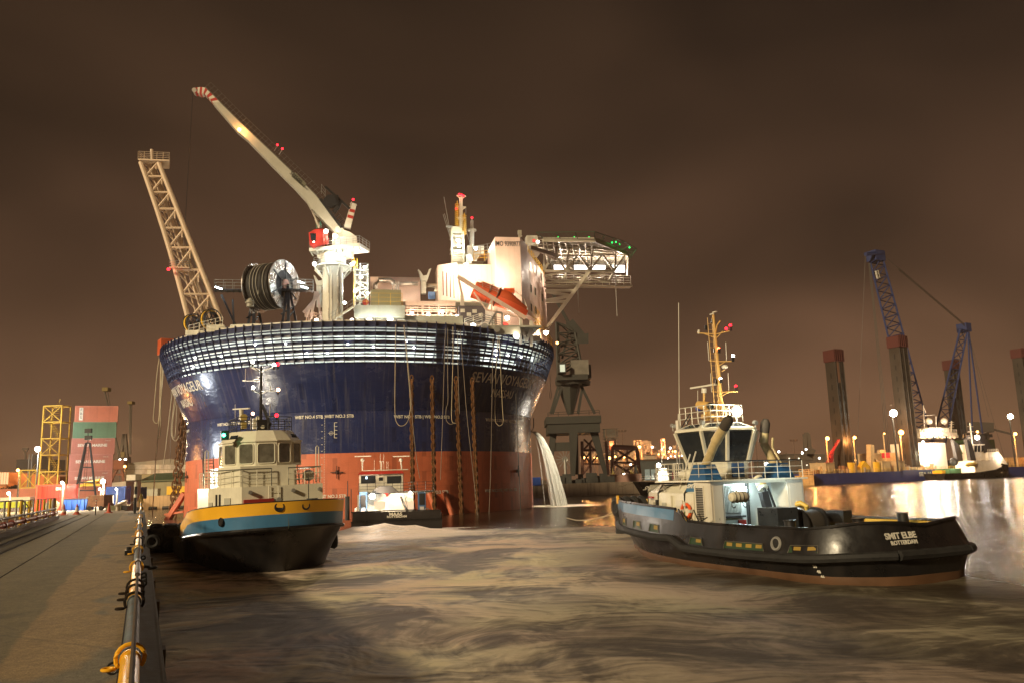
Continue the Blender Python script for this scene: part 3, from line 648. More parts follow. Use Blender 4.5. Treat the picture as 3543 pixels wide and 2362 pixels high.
for x, y, r, yy in ((667, 1120, 1.45, -19), (730, 1108, 1.65, -21)):   # small umbilical reels
    c_ = fp(x, y, yy); a_ = Vector((.72, -.69, 0))
    b = MB()
    for s_ in (-.5, .45): b.torus(c_+a_*s_, a_, r, .09, 28, 5); [b.beam(c_+a_*s_, c_+a_*s_+(u*math.cos(k)+v*math.sin(k))*r, .1) for k in [j*1.047 for j in range(6)]]
    b.lathe([(r*.75, -.5), (r*.75, .45)], c_, a_, 24); d = b.build('umbilical_reel', NAVYD, VES)
    MB().lathe([(r*.97, -.35), (r*.97, -.05), (r*.8, -.05), (r*.8, -.35), (r*.97, -.35)], c_, a_, 28).build('yellow_hose', YEL, d)
MB().rail([fp(690, 1150, -26), fp(720, 1143, -27), fp(770, 1132, -28)], 1.5, .04, 1.0, 3).build('deck_railing', WHITE, VES)
MB().rail([fp(652, 1160, -25), fp(688, 1152, -26)], 1.5, .04, 1.0, 3).build('deck_railing', WHITE, VES)
b = MB(); b.box(-23, -20.5, -26.6, -25.6, DK, DK+1.0); b.box(-26.5, -24, -23.8, -22.8, DK, DK+.7); b.cyl((-19.5, -26.5, DK+.5), (-15.5, -27.5, DK+.5), .55, n=12); b.build('deck_locker', CREAM, VES)
# ---- process modules
def box2(px0, py0, px1, py1, Y, dep, name, mt, par=VES, zb=None):
    a_, c_ = fp(px0, py0, Y), fp(px1, py1, Y); z0 = min(a_.z, c_.z) if zb is None else zb
    return MB().box(min(a_.x, c_.x), max(a_.x, c_.x), Y, Y+dep, z0, max(a_.z, c_.z)).build(name, mt, par)
box2(1228, 1056, 1401, 1100, -29, 4, 'grey_module', GREYP); box2(1232, 1101, 1399, 1122, -28.2, 3, 'white_module', WHITE, zb=DK)
box2(1283, 1002, 1388, 1060, -25, 4, 'olive_cabinet', mat('olive_panel', (.30, .27, .16), .5, var=.06)); MB().rail([fp(1228, 1057, -28.9), fp(1392, 1058, -28.9)], 1.9, .03, 1.8, 3).build('yellow_railing', YEL, VES)
box2(1401, 1092, 1602, 1140, -27.6, 1.2, 'bulwark_panel', GREYP, zb=DK)
for x in (1278, 1350): lampfix(VES, fp(x, 1110, -29.2), 700, COOLC, s=.42); lamp(VES, fp(x, 1112, -29.9), 250, COOLC, .3)
lampfix(VES, fp(1218, 1108, -29), 250, COOLC, s=.25)
for px in (1223,): pass
m_ = box2(1281, 958, 1455, 1045, -17, 7, 'process_module', PINKW)
b = MB(); p0 = fp(1300, 1000, -18.5); b.tube([fp(1300, 1003, -18.4), fp(1300, 985, -18.4), fp(1310, 970, -18.4), fp(1350, 970, -18.4), fp(1361, 978, -18.4), fp(1362, 985, -18.4)], .42, 10); b.tube([fp(1383, 982, -18.3), fp(1446, 982, -18.3)], .32, 8)
for x in (1359, 1367, 1373, 1379): b.cyl(fp(x, 975, -18.6), fp(x, 1008, -18.6), .1, n=6)
b.tube([fp(1460, 989, -17), fp(1508, 990, -17), fp(1509, 1010, -17)], .45, 10); b.build('exhaust_duct', PIPE, m_, True)
lamp(VES, fp(1420, 1020, -20.5), 1200, WARM, .5); lamp(VES, fp(1320, 990, -21), 500, (1, .7, .5), .4)
# crane boom cradles shaped like a Y
for (x, y), (bx, by), Y_, s_ in (((1467, 965), (1466, 1015), -18, 1.), ((1103, 982), (1104, 1060), -18, .9)):
    c_ = fp(x, y, Y_); b = MB(); k = s_/22
    P = [(-20, -36), (-13, -30), (-2, -12), (10, -14), (18, -36), (26, -40), (12, 6), (-8, 8)]
    b.prism([c_+Vector((px_*k*2.1/2, 0, -py_*k)) for px_, py_ in P], (0, 1.2, 0)); b.beam(c_+Vector((0, .6, 0)), fp(bx, by, Y_)+Vector((0, .6, 0)), .8); b.build('boom_cradle', WHITE, VES)
b = MB()
for q in ((1058, 1098, 1100, 1010), (1075, 1110, 1092, 1010), (1112, 1115, 1098, 1010), (1050, 1082, 1105, 1020)): b.beam(fp(q[0], q[1], -18), fp(q[2], q[3], -18), .4)
b.build('cradle_legs', PINKW, VES)
# stair and platform tower right of the pedestal
b = MB(); Ys = -22
for x in (1228, 1246, 1272):
    b.beam(fp(x, 1100, Ys), fp(x, 915, Ys), .25); b.beam(fp(x, 1100, Ys+3), fp(x, 935, Ys+3), .25)
for y in (935, 952, 978, 1000, 1030, 1060):
    a_ = fp(1222, y, Ys); b.box(a_.x, fp(1276, y, Ys).x, Ys-.5, Ys+3, a_.z-.12, a_.z)
for y0, y1 in ((1000, 1030), (978, 1000), (1030, 1060)): b.beam(fp(1232, y0, Ys-.3), fp(1272, y1, Ys-.3), .18); b.beam(fp(1272, y0, Ys-.2), fp(1232, y1, Ys-.2), .18)
st_ = b.build('stair_tower', WHITE, VES)
b = MB()
for y in (935, 952, 978, 1000, 1060): b.rail([fp(1222, y, Ys-.5), fp(1276, y, Ys-.5)], 1.1, .035, 1.0, 3)
b.build('stair_railing', STEEL, st_)
b = MB(); b.ladder(fp(1224, 1062, Ys-.8), fp(1226, 895, Ys-.8), .8, .06); b.ladder(fp(1236, 895, Ys-1), fp(1236, 925, Ys-1), .5, .06)
b.build('yellow_ladder', YEL, st_)
for x, y, w in ((1217, 915, 900), (1262, 925, 900), (1230, 1008, 1200), (1272, 1015, 600), (1192, 1048, 500), (1250, 960, 700)): lampfix(st_, fp(x, y, Ys-1.3), w, COOLC, s=.22)
MB().cyl(fp(1265, 1046, -27), fp(1265, 1046, -26.8), .5, n=20).build('round_red_sign', RED, VES)
MB().beam(fp(1140, 1115, -29.5), fp(1222, 1062, -29.5), .6, .25).build('gangway', WHITE, VES)
MB().rail([fp(1140, 1113, -29.8), fp(1222, 1060, -29.8)], 1.1, .03, 1.0, 2).build('gangway_railing', STEEL, VES)
# low pipe rack right of the grey module
R2 = random.Random(4)
b = MB()
for x in (1408, 1420, 1445, 1462, 1485, 1518, 1545, 1560): b.beam(fp(x, 1105, -24), fp(x, 1050, -24), .35 if x in (1462, 1518) else .16)
for y, w in ((1050, .5), (1056, .3), (1066, .15), (1074, .2), (1080, .12), (1092, .15)): b.beam(fp(1402, y-2, -24.2), fp(1575, y, -24.2), w, w)
b.build('pipe_rack', PINKW, VES)
b = MB()
for k in range(42):
    x = 1405+R2.random()*175; y = 1062+R2.random()*38; yy = -23.5+R2.random()*4; l = 4+R2.random()*18
    if R2.random() < .5: b.cyl(fp(x, y, yy), fp(x+l, y, yy), .05+.1*R2.random(), n=6)
    else: b.cyl(fp(x, y, yy), fp(x, y+l*.8, yy), .05+.1*R2.random(), n=6)
b.build('process_pipes', mat('copper_tone_pipe', (.5, .3, .2), .35, .5), VES, True)
MB().box(-3, 12, -19, -18.5, DK, DK+3.4).build('rack_back_wall', mat('warm_wall', (.7, .45, .32), .6), VES)
for x, y in ((1482, 1088), (1580, 1094), (1425, 1085), (1530, 1080)): lampfix(VES, fp(x, y, -24.6), 420, WARM, s=.22)
b = MB()
for k in range(9):   # blue bundle of drums between the modules
    c_ = fp(1484+k*2.4, 1035+(k % 2), -19); b.cyl(c_, c_+Vector((0, 0, 1.2)), .14, n=6)
b.build('blue_bottle_rack', mat('bright_blue', (.05, .16, .42), .4), VES)
# lit equipment beyond the reel
b = MB()
for k in range(60):
    x = 1050+R2.random()*60; y = 1080+R2.random()*38; l = 3+R2.random()*14; yy = -14+R2.random()*4
    b.beam(fp(x, y, yy), fp(x+(l if k % 2 else 0), y+(0 if k % 2 else l), yy), .12+.2*R2.random())
b.build('deck_machinery', PINKW, VES); lamp(VES, fp(1080, 1095, -18), 900, (1, .75, .55), .5); lampfix(VES, fp(1095, 1108, -20), 300, WARM, s=.25)
# ---- slotted casing, accommodation block
b = MB(); A_, B_ = fp(1514, 918, -19), fp(1582, 908, -15); zb0 = fp(1514, 1038, -19).z; 
b.hexa([(A_.x, A_.y, zb0), (B_.x, B_.y, zb0+.2), (B_.x, B_.y+5, zb0+.2), (A_.x, A_.y+5, zb0), (A_.x, A_.y, A_.z), (B_.x, B_.y, B_.z), (B_.x, B_.y+5, B_.z), (A_.x, A_.y+5, A_.z)])
cas = b.build('slotted_casing', PINKW, VES)
b = MB()
for k in range(4):
    t_ = .25+k*.18; p = Vector((A_.x+(B_.x-A_.x)*t_, A_.y+(B_.y-A_.y)*t_-.03, 0)); b.box(p.x-.1, p.x+.1, p.y-.02, p.y+.1, zb0+1, A_.z-.8)
b.build('casing_slots', mat('brown_slot', (.12, .05, .03), .7), cas)
cN = fp(1799, 822, -18); zt_ = cN.z; cW = fp(1713, 834, -18); cE = fp(1824, 843, -13.5)
b = MB(); b.prism([(cW.x, -18, DK), (cN.x, -18, DK), (cE.x, -13.5, DK), (cE.x, -9, DK), (cW.x, -9, DK)], (0, 0, zt_-DK)); stw = b.build('stair_casing', PINKW, VES)
text('imo_lettering', 'IMO 9390977', 1.2, DTEXT, stw, flat(((cW.x+cN.x)/2, -18.0, fp(1756, 845, -18).z), (1, 0, 0), (0, 0, 1), .03), .01, sx=.66, bold=.02)
zc_ = fp(1650, 915, -13).z; xW = fp(1583, 915, -13).x
b = MB(); b.box(xW, cW.x+.5, -13, 6, DK+3, zc_); b.build('accommodation_front', WHITE, VES)
# side wall going back to the right
wa = fp(1826, 892, -12.5); wb = fp(1886, 935, 4.5); zw = (wa.z+wb.z)/2
b = MB(); b.prism([(cE.x-1, -9, DK), (wa.x, -12.5, DK), (wb.x, 4.5, DK), (wb.x-14, 10, DK), (cE.x-10, 8, DK)], (0, 0, zw-DK)); acc = b.build('accommodation_block', PINKW, VES)
def onwall(px, py):   # pixel to a point on the side wall plane
    d = ray(px, py); o_ = FV.lo((0, 0, ZC)); d = Vector((d.x*FV.c+d.y*FV.s, -d.x*FV.s+d.y*FV.c, d.z)); nw = Vector((wb.y-wa.y, -(wb.x-wa.x), 0)).normalized()
    w0 = Vector((wa.x, wa.y, 0)); return o_+d*((w0-o_).dot(nw)/d.dot(nw)), nw
wu_ = Vector((wb.x-wa.x, wb.y-wa.y, 0)).normalized()
for x, y, lit in ((1834, 922, 1), (1849, 932, 1), (1837, 1000, 0), (1851, 1009, 0), (1838, 1065, 0), (1853, 1074, 0), (1873, 958, 0), (1875, 1030, 0)):
    p, nw = onwall(x, y); b = MB()
    b.hexa([p-wu_*.75-Vector((0, 0, .85)), p+wu_*.75-Vector((0, 0, .85)), p+wu_*.75-Vector((0, 0, .85))+nw*.06, p-wu_*.75-Vector((0, 0, .85))+nw*.06, p-wu_*.75+Vector((0, 0, .85)), p+wu_*.75+Vector((0, 0, .85)), p+wu_*.75+Vector((0, 0, .85))+nw*.06, p-wu_*.75+Vector((0, 0, .85))+nw*.06])
    f_ = b.build('cabin_window', CREAM, acc)
    b = MB(); b.poly([p-wu_*.55-Vector((0, 0, .7))+nw*.08, p+wu_*.55-Vector((0, 0, .7))+nw*.08, p+wu_*.55+Vector((0, 0, .7))+nw*.08, p-wu_*.55+Vector((0, 0, .7))+nw*.08]); b.build('window_pane', WINLIT if lit else GLASS, f_)
p, nw = onwall(1862, 1090); text('wall_lettering', 'ZZITTa.A', 2.0, YEL, acc, flat(p, wu_, (0, 0, 1), .05), .01, sx=1.2)
p, nw = onwall(1862, 1112); text('wall_lettering', 'VOYAGEUR', 2.0, YEL, acc, flat(p-Vector((0, 0, .6)), wu_, (0, 0, 1), .05), .01, sx=1.3)
MB().rail([Vector((wa.x-.2, wa.y, zw)), Vector((wb.x-.2, wb.y, zw))], 1.5, .05, 1.6, 3).build('roof_railing', YEL, acc)
# roof decks, railings, funnel casing
b = MB(); b.box(fp(1640, 905, -12).x, cW.x+.3, -12, 2, zc_+.02, zc_+.25); b.box(fp(1660, 880, -10).x, cW.x+.2, -10, 0, fp(1660, 880, -10).z-.2, fp(1660, 880, -10).z); b.build('roof_deck', mat('brown_deck', (.32, .18, .11), .6), VES)
b = MB(); b.rail([fp(1640, 906, -12), fp(1712, 900, -12)], 1.8, .05, 1.5, 3); b.build('roof_railing', YEL, VES)
b = MB(); b.rail([fp(1637, 895, -10), fp(1712, 880, -10)], 2.2, .05, 1.5, 4); b.beam(fp(1676, 905, -10), fp(1706, 862, -10), .2); b.beam(fp(1707, 905, -10), fp(1707, 860, -10), .3); b.build('roof_railing', STEEL, VES)
box2(1617, 850, 1676, 905, -6, 4, 'funnel_casing', WHITE); box2(1612, 880, 1632, 912, -8, 3, 'vent_box', WHITE)
b = MB(); b.tube([fp(1633, 858, -6), fp(1633, 800, -6), fp(1634, 795, -6)], .42, 10); b.cyl(fp(1633, 800, -6), fp(1633, 795, -6), .8, n=12); b.cyl(fp(1633, 796, -6), fp(1633, 765, -6), .32, n=10); b.cyl(fp(1633, 766, -6), fp(1633, 757, -6), .12, n=6); b.build('exhaust_stack', WHITE, VES, True)
MB().ball(fp(1633, 754, -6), .2, 8).build('red_aviation_lamp', RLAMP, VES)
# radar mast
b = MB(); Ym = -8
for x in (1564, 1604):
    for yy in (Ym, Ym+3): b.beam(fp(x, 912, yy), fp(x-1, 800, yy), .3)
for y in (812, 850, 864, 905): a_ = fp(1562, y, Ym); b.box(a_.x, fp(1606, y, Ym).x, Ym, Ym+3, a_.z-.15, a_.z)
for k in range(7): y = 868+k*6; b.beam(fp(1566, y, Ym), fp(1602, y, Ym), .2, .2)
b.box(fp(1562, 800, Ym).x, fp(1600, 800, Ym).x, Ym, Ym+3, fp(1580, 807, Ym).z, fp(1580, 784, Ym).z)
mst = b.build('mast_house', CREAM, VES)
b = MB(); b.box(fp(1568, 850, Ym).x, fp(1602, 800, Ym).x, Ym+2, Ym+2.1, fp(1580, 900, Ym).z, fp(1580, 815, Ym).z); b.build('mast_back_panel', WHITE, mst)
b = MB(); truss(b, [fp(1591, 790, Ym), fp(1599, 790, Ym), fp(1595, 790, Ym+1)], [fp(1591, 683, Ym), fp(1599, 683, Ym), fp(1595, 683, Ym+1)], 12, .05, .12)
for y, w in ((677, 16), (715, 16), (752, 16)):
    c_ = fp(1596, y+14, Ym); l_, r_ = fp(1596-w, y, Ym), fp(1596+w, y+2, Ym); b.cyl(c_, l_, .1, n=5); b.cyl(c_, r_, .1, n=5); b.cyl(l_, r_, .08, n=5); b.cyl(l_, r_+Vector((0, 1.5, .3)), .07, n=5)
b.build('lattice_mast', CREAM, mst)
b = MB()
for x, y0, y1 in ((1582, 778, 696), (1606, 810, 738)):
    for k in range(int((y0-y1)/7)): c_ = fp(x, y0-k*7, Ym-.3); b.torus(c_, (0, 0, 1), .42, .05, 10, 4)
    b.ladder(fp(x, y0, Ym-.3), fp(x, y1, Ym-.3), .4, .05)
b.build('yellow_ladder', YEL, mst)
b = MB()
for q in ((1536, 682, 1563, 835), (1533, 742, 1560, 830), (1538, 740, 1562, 825)): b.cyl(fp(*q[:2], Ym), fp(*q[2:], Ym), .05, n=4)
b.beam(fp(1543, 785, Ym), fp(1566, 785, Ym), .3, .3); b.cyl(fp(1610, 790, Ym), fp(1628, 848, -6), .03, n=3)
b.cyl(fp(1612, 740, Ym), fp(1612, 715, Ym), .04, n=4)
b.build('whip_antenna', STEEL, mst)
for x, y in ((1589, 673), (1603, 678), (1579, 723), (1597, 675)):
    MB().ball(fp(x, y, Ym-.3), .18, 8).build('red_aviation_lamp', RLAMP, mst)
lamp(mst, fp(1596, 676, Ym-.8), 90, (1, .08, .08), .2)
for x, y, w, Y_ in ((1586, 833, 900, Ym-.5), (1588, 851, 900, Ym-.5), (1646, 860, 1800, -8.2), (1614, 916, 1500, -15)): lampfix(mst, fp(x, y, Y_), w, COOLC if y < 900 else WARM, s=.3)
# flood lamps over the lifeboat recess
for x, y, w, Y_ in ((1600, 940, 2200, -17), (1690, 940, 3200, -20.5), (1740, 950, 2600, -21.5), (1625, 1000, 1500, -17), (1755, 1095, 1400, -24), (1640, 1125, 700, -28.5), (1785, 1155, 700, -28)):
    lamp(VES, fp(x, y, Y_), w, WARM, .5)
lampfix(VES, fp(1637, 1128, -28.6), 0, s=.4); lampfix(VES, fp(1787, 1163, -27.6), 0, s=.4); lampfix(VES, fp(1755, 1100, -24.5), 0, s=.35)
b = MB(); b.beam(fp(1709, 925, -14), fp(1709, 960, -14), .8, .5); b.build('red_wall_box', RED, VES)
# working decks around the boat station
wd = mat('recess_white', (.8, .76, .66), .5, var=.05)
b = MB(); a_ = fp(1583, 1045, -15); b.box(a_.x, cN.x, -15, -9, DK+.1, fp(1600, 1050, -15).z); b.build('boat_station_wall', wd, VES)
b = MB(); z_ = fp(1560, 1040, -20).z; b.box(fp(1514, 1040, -20).x, fp(1700, 1040, -20).x, -20, -12, z_-.3, z_); b.beam(fp(1599, 1020, -22), fp(1600, 1110, -22), .55); b.beam(fp(1584, 955, -21), fp(1599, 1022, -22), .3); b.build('boat_deck', WHITE, VES)
b = MB(); zq = fp(1668, 1125, -28).z; b.box(fp(1668, 1125, -28).x, cN.x+1.0, -28, -16, zq-.25, zq); b.box(fp(1668, 1130, -28).x, fp(1800, 1130, -28).x, -28, -27.6, zq-1.4, zq); b.build('boat_station_deck', GREYP, VES)
b = MB(); b.rail([fp(1608, 1132, -28.5), fp(1668, 1112, -28)], 1.3, .06, 1.3, 4); b.build('deck_railing', WHITE, VES)
b = MB(); b.rail([fp(1668, 1118, -28), fp(1737, 1132, -28)], 1.4, .06, 1.3, 4); b.beam(fp(1692, 1122, -27), fp(1717, 1080, -27), .28); b.beam(fp(1717, 1080, -27), fp(1737, 1083, -27), .28); b.beam(fp(1737, 1083, -27), fp(1737, 1130, -27), .28); b.build('davit_frame', STEEL, VES)
b = MB(); b.cyl(fp(1677, 1130, -28.6), fp(1677, 1130, -27), .55, n=16); b.cyl(fp(1720, 1138, -28.6), fp(1720, 1138, -27), .5, n=16); b.build('vent_cowl', STEEL, VES)
MB().cyl(fp(1747, 1127, -22.2), fp(1747, 1127, -22), .62, n=20).build('round_red_sign', RED, VES)
MB().torus(fp(1780, 1140, -26), (0, 1, 0), .42, .16, 20, 8).build('hung_ring', TIRE, VES)
b = MB()
for x0, y0, x1, y1 in ((1801, 1096, 1801, 1190), (1838, 1110, 1838, 1198), (1803, 1120, 1820, 1182), (1836, 1140, 1822, 1180)): b.beam(fp(x0, y0, -26), fp(x1, y1, -26), .4)
b.build('davit_column', WHITE, VES)
b = MB(); b.rail([fp(1842, 1160, -22), fp(1866, 1166, -21)], 3.0, .05, .8, 4); b.build('yellow_cage', YEL, VES)
b = MB(); a_ = fp(1845, 1195, -23); b.box(a_.x, fp(1866, 1195, -22).x, -23, -20, DK-.8, fp(1850, 1160, -23).z); b.build('white_locker', WHITE, VES)
# rim-side floodlights at the right edge
lampfix(VES, fp(1889, 1152, -4), 2600, (1, .7, .45), lampmat('amber_white_lamp', (1, .8, .5), 80), s=.4); lampfix(VES, fp(1928, 1186, 4), 300, (1, .5, .25), OLAMP, s=.25)
MB().rail([cp(a, 27.95) for a in (62, 68, 74, 80, 86, 92)], 1.5, .05, 1.3, 3).build('rim_railing', YEL, VES)
lamp(VES, cp(72, 21, 9), 700, (1, .55, .3), .5)  # added lamp hung off the hull for a copper glow on the grid
# orange freight containers on the left edge of the deck
def container(parent, c, L_, w, h, rz, mt, name='freight_container', label=None, group=None, cat='container', ribs=24, loose=True):
    o = E(name, label, cat, c, rz, group) if loose else None
    if parent is not None and o: o.parent = parent
    b = MB(); b.box(-L_/2, L_/2, -w/2, w/2, 0, h)
    for i in range(ribs):
        x = -L_/2+.18+(L_-.36)*(i+.25)/ribs; dx = (L_-.36)/ribs*.5
        for s_ in (-1, 1): b.box(x, x+dx, s_*w/2-(.05 if s_ < 0 else -.0), s_*w/2+(.05 if s_ > 0 else 0.), .2, h-.2)
    k = max(3, int(w/L_*ribs))
    for i in range(k):
        y = -w/2+.15+(w-.3)*(i+.25)/k; b.box(L_/2, L_/2+.04, y, y+(w-.3)/k*.5, .2, h-.2); b.box(-L_/2-.04, -L_/2, y, y+(w-.3)/k*.5, .2, h-.2)
    b.build('corrugated_body', mt, o)
    b = MB()
    for sx in (-1, 1):
        for sy in (-1, 1): b.box(sx*(L_/2)-.1, sx*(L_/2)+.1, sy*(w/2)-.09, sy*(w/2)+.09, 0, h+.02)
    for z in (0, h-.14):
        for sy in (-1, 1): b.box(-L_/2+.1, L_/2-.1, sy*w/2-.07, sy*w/2+.07, z+.01, z+.15)
        for sx in (-1, 1): b.box(sx*L_/2-.07, sx*L_/2+.07, -w/2+.1, w/2-.1, z+.01, z+.15)
    b.build('container_frame', mt, o); return o
for i, (x, y, Y_, l) in enumerate(((598, 1190, -4, 'bright orange container on the left edge of the round deck, nearest the rim'), (622, 1186, 2, 'darker orange container on the round deck, behind the nearest orange one'))):
    p = FV.wo(fp(x, y, Y_)); container(None, (p.x, p.y, DK), 4.2 if i == 0 else 5, 2.4, 2.6, 35, mat('orange_container', (.62, .13, .04), .5, var=.15) if i == 0 else mat('dark_orange_container', (.42, .07, .03), .5), label=l)
lamp(VES, fp(560, 1170, -4), 400, WARM, .3); lampfix(VES, fp(557, 1200, 0), 300, WARM, s=.3)
# ---- helideck
HW = mat('helideck_steel', (.50, .45, .36), .45, .2, var=.12)
zh = 48.3
hd = [fp(1879, 827, -8), fp(2057, 828, -8)]
def hz_(px, py): return FV.z(px, py, zh)
P = [hz_(1879, 827), hz_(2057, 828), hz_(2131, 858), hz_(2170, 877), hz_(2160, 905), hz_(2060, 925), hz_(1900, 925)]
b = MB(); b.prism(P, (0, 0, .35)); heli = b.build('helideck', HW, VES)
b = MB()
for i in range(7):
    p_, q_ = P[i], P[(i+1) % 7]; b.beam(p_+Vector((0, 0, -.3)), q_+Vector((0, 0, -.3)), .3, .6)
for k in range(7): t_ = (k+.5)/7; b.beam(P[0].lerp(P[6], t_)-Vector((0, 0, .3)), P[2].lerp(P[4], t_)-Vector((0, 0, .3)), .2, .5)
for k in range(8): t_ = (k+.5)/8; b.beam(P[0].lerp(P[1], t_)-Vector((0, 0, .4)), P[6].lerp(P[5], t_)-Vector((0, 0, .4)), .2, .5)
b.build('deck_girders', HW, heli)
cH = sum(P, Vector())/7
b = MB(); nets = mat('net_dark_green', (.03, .07, .03), .6)
for i in range(6):
    p_, q_ = P[i]+Vector((0, 0, .1)), P[(i+1) % 7]+Vector((0, 0, .1)); op, oq = (p_-cH), (q_-cH); op.z = oq.z = 0
    p2, q2 = p_+op.normalized()*1.9+Vector((0, 0, .75)), q_+oq.normalized()*1.9+Vector((0, 0, .75))
    k = max(2, int((q_-p_).length/2.6))
    for j in range(k+1): b.beam(p_.lerp(q_, j/k), p2.lerp(q2, j/k), .12)
    b.beam(p2, q2, .1)
    for j in range(1, 5): b.cyl(p_.lerp(p2, j/5), q_.lerp(q2, j/5), .025, n=3)
    for j in range(k*4): b.cyl(p_.lerp(q_, j/k/4), p2.lerp(q2, j/k/4), .02, n=3)
b.build('safety_net', nets, heli)
for x, y in ((1931, 822), (1987, 822), (2038, 822), (2131, 838), (2144, 846), (2178, 857), (2118, 840)): MB().ball(FV.z(x, y, zh+.6), .14, 8).build('green_deck_lamp', GLAMP, heli)
for p_ in ((2120, 836), (2150, 848), (2190, 868)): lamp(heli, FV.z(*p_, zh+1), 25, (.1, 1, .3), .1)
# support trusses: near frame
Yn = -3.
def hp_(px, py, Y=Yn): return fp(px, py, Y)
b = MB()
b.beam(hp_(1884, 938), hp_(2123, 938), .45); b.beam(hp_(1925, 888), hp_(2165, 882), .3)
for a_ in ((1926, 890, 1958, 936), (1958, 936, 1996, 888), (2005, 886, 2042, 936), (2042, 936, 2080, 886), (2088, 886, 2125, 938), (2125, 938, 2162, 884), (1960, 936, 1970, 840), (2042, 936, 2054, 836), (2126, 938, 2131, 862), (1882, 935, 1885, 832), (1884, 935, 1925, 850), (1930, 888, 1925, 858)):
    b.beam(hp_(*a_[:2]), hp_(*a_[2:]), .36)
for a_ in ((1886, 978, 2108, 977), (1890, 962, 1948, 976), (1948, 976, 2014, 962), (2044, 962, 2106, 976), (2106, 976, 2126, 936), (1948, 976, 1960, 940), (1936, 962, 1946, 976), (2088, 960, 2104, 976), (2030, 962, 2022, 978), (1884, 956, 1950, 942), (1960, 940, 2030, 955), (2040, 957, 2120, 940)):
    b.beam(hp_(*a_[:2], Yn+2), hp_(*a_[2:], Yn+2), .36)
for a_ in ((1886, 938, 2120, 938), (1930, 890, 1985, 938), (1985, 938, 2030, 890), (2030, 890, 2080, 938), (2080, 938, 2120, 890)): b.beam(hp_(*a_[:2], Yn+9), hp_(*a_[2:], Yn+9), .36)
b.build('helideck_truss', HW, heli)
b = MB()
for dy, o_ in ((0, 0), (3.5, 0)):
    b.beam(hp_(2038, 940, Yn+dy), hp_(1891, 1136, -1+dy), .62)
for a_ in ((1887, 1006, 1988, 1006), (1890, 1010, 1978, 1024), (1888, 1040, 1970, 1026), (1888, 1043, 1960, 1043)): b.beam(hp_(*a_[:2], Yn+1), hp_(*a_[2:], Yn+1), .5)
b.build('helideck_brace', HW, heli)
z_ = fp(1885, 957, Yn-1).z
b = MB(); b.box(fp(1884, 957, Yn+4).x, fp(2181, 950, Yn+4).x, Yn+3, Yn+5, z_-.7, z_-.5); gw = b.build('access_walkway', HW, heli)
MB().rail([(fp(1884, 957, Yn+3).x, Yn+3, z_-.5), (fp(2181, 950, Yn+3).x, Yn+3, z_-.5)], 1.9, .05, 1.5, 4).build('walkway_railing', HW, gw)
b = MB()
for x in (1940, 2010, 2072, 2140):
    c_ = fp(x, 930, Yn+4.4); b.box(c_.x-1.3, c_.x+1.3, c_.y, c_.y+.2, c_.z-.7, c_.z+.7); lamp(heli, c_-Vector((0, .7, 0)), 3600, (1, .82, .66), .4)
b.build('deck_light_panel', lampmat('panel_light', (1, .93, .86), 5), heli)
b = MB(); b.ladder(fp(2170, 955, Yn+4), fp(2172, 890, Yn+4), .6, .06); b.build('helideck_ladder', HW, heli)
b = MB(); b.beam(fp(1833, 857, -12), fp(1924, 885, -6), .5, .7); b.beam(fp(1860, 862, -8), fp(1922, 897, -4), .4, .5); b.beam(fp(1924, 855, -6), fp(1922, 900, -6), .3); b.build('helideck_gangway', mat('grey_girder', (.28, .22, .18), .5), heli)
b = MB(); zz = fp(1820, 852, -6).z; b.box(fp(1823, 852, -6).x, fp(1880, 852, -6).x, -6, 0, zz-.5, zz-.2); b.cbox(fp(1838, 838, -4), 2.0, 2, 2); b.build('foam_station', HW, heli); MB().rail([fp(1823, 852, -6), fp(1880, 855, -6)], 1.9, .05, 1.0, 4).build('station_railing', HW, heli)
lampfix(heli, fp(1861, 838, -7), 500, WARM, s=.25); MB().cbox(fp(1847, 834, -6.5), .5, .3, .6).build('red_box', RED, heli)
b = MB(); b.beam(fp(1796, 822, -17), fp(1799, 805, -17), .35); b.beam(fp(1799, 810, -17), fp(1804, 820, -17), .3); b.cbox(fp(1798, 805, -17), .6, .5, .7); b.build('roof_searchlight', HW, VES)
for x0, y0, x1, y1 in ((1997, 960, 2003, 1083), (2129, 960, 2135, 1094)):
    b = MB(); b.cyl(fp(x0, y0, Yn+3), fp(x1, y1, Yn+3), .045, n=4); b.build('hanging_wire', STEEL, heli)
for x, y in ((1890, 960),): lamp(VES, fp(x, y, -9), 600, WARM, .4)
LK = 1.
# ============================================================ things carried by the round vessel
def W_(p): return FV.wo(p)
# free-fall lifeboat
LBo = W_(fp(1632, 985, -24.5)); stern, bow = fp(1640, 1000, -24.5), fp(1826, 1080, -25.5)
axl = (bow-stern); L_ = axl.length; axl.normalize(); sidev = Vector((0, 1, 0)); upv = axl.cross(sidev); upv = upv if upv.z > 0 else -upv; sidev = upv.cross(axl)
pw = W_(stern); boat = E('lifeboat', 'orange enclosed free-fall lifeboat slanting bow down on its ramp beside the tall pink-lit stair casing', 'lifeboat', pw, FV.deg)
def bst(t): return (min(1, .72+t*1.1) if t < .25 else 1.) * (1-max(0, (t-.55)/.45)**2*.98)
def loft(sec, ts):
    b = MB(); k = None
    for i, t_ in enumerate(ts):
        ring = sec(t_); k = len(ring); b.v += [tuple(p-stern) for p in ring]
    for i in range(len(ts)-1):
        for j in range(k-1): b.f.append((i*k+j, i*k+j+1, (i+1)*k+j+1, (i+1)*k+j)); b.m.append(0)
    b.f.append(tuple(range(k))); b.m.append(0); b.f.append(tuple((len(ts)-1)*k+k-1-j for j in range(k))); b.m.append(0); return b
def P_(t_, y, z): return stern+axl*(t_*L_)+sidev*y+upv*z
ts = [i/20 for i in range(21)]
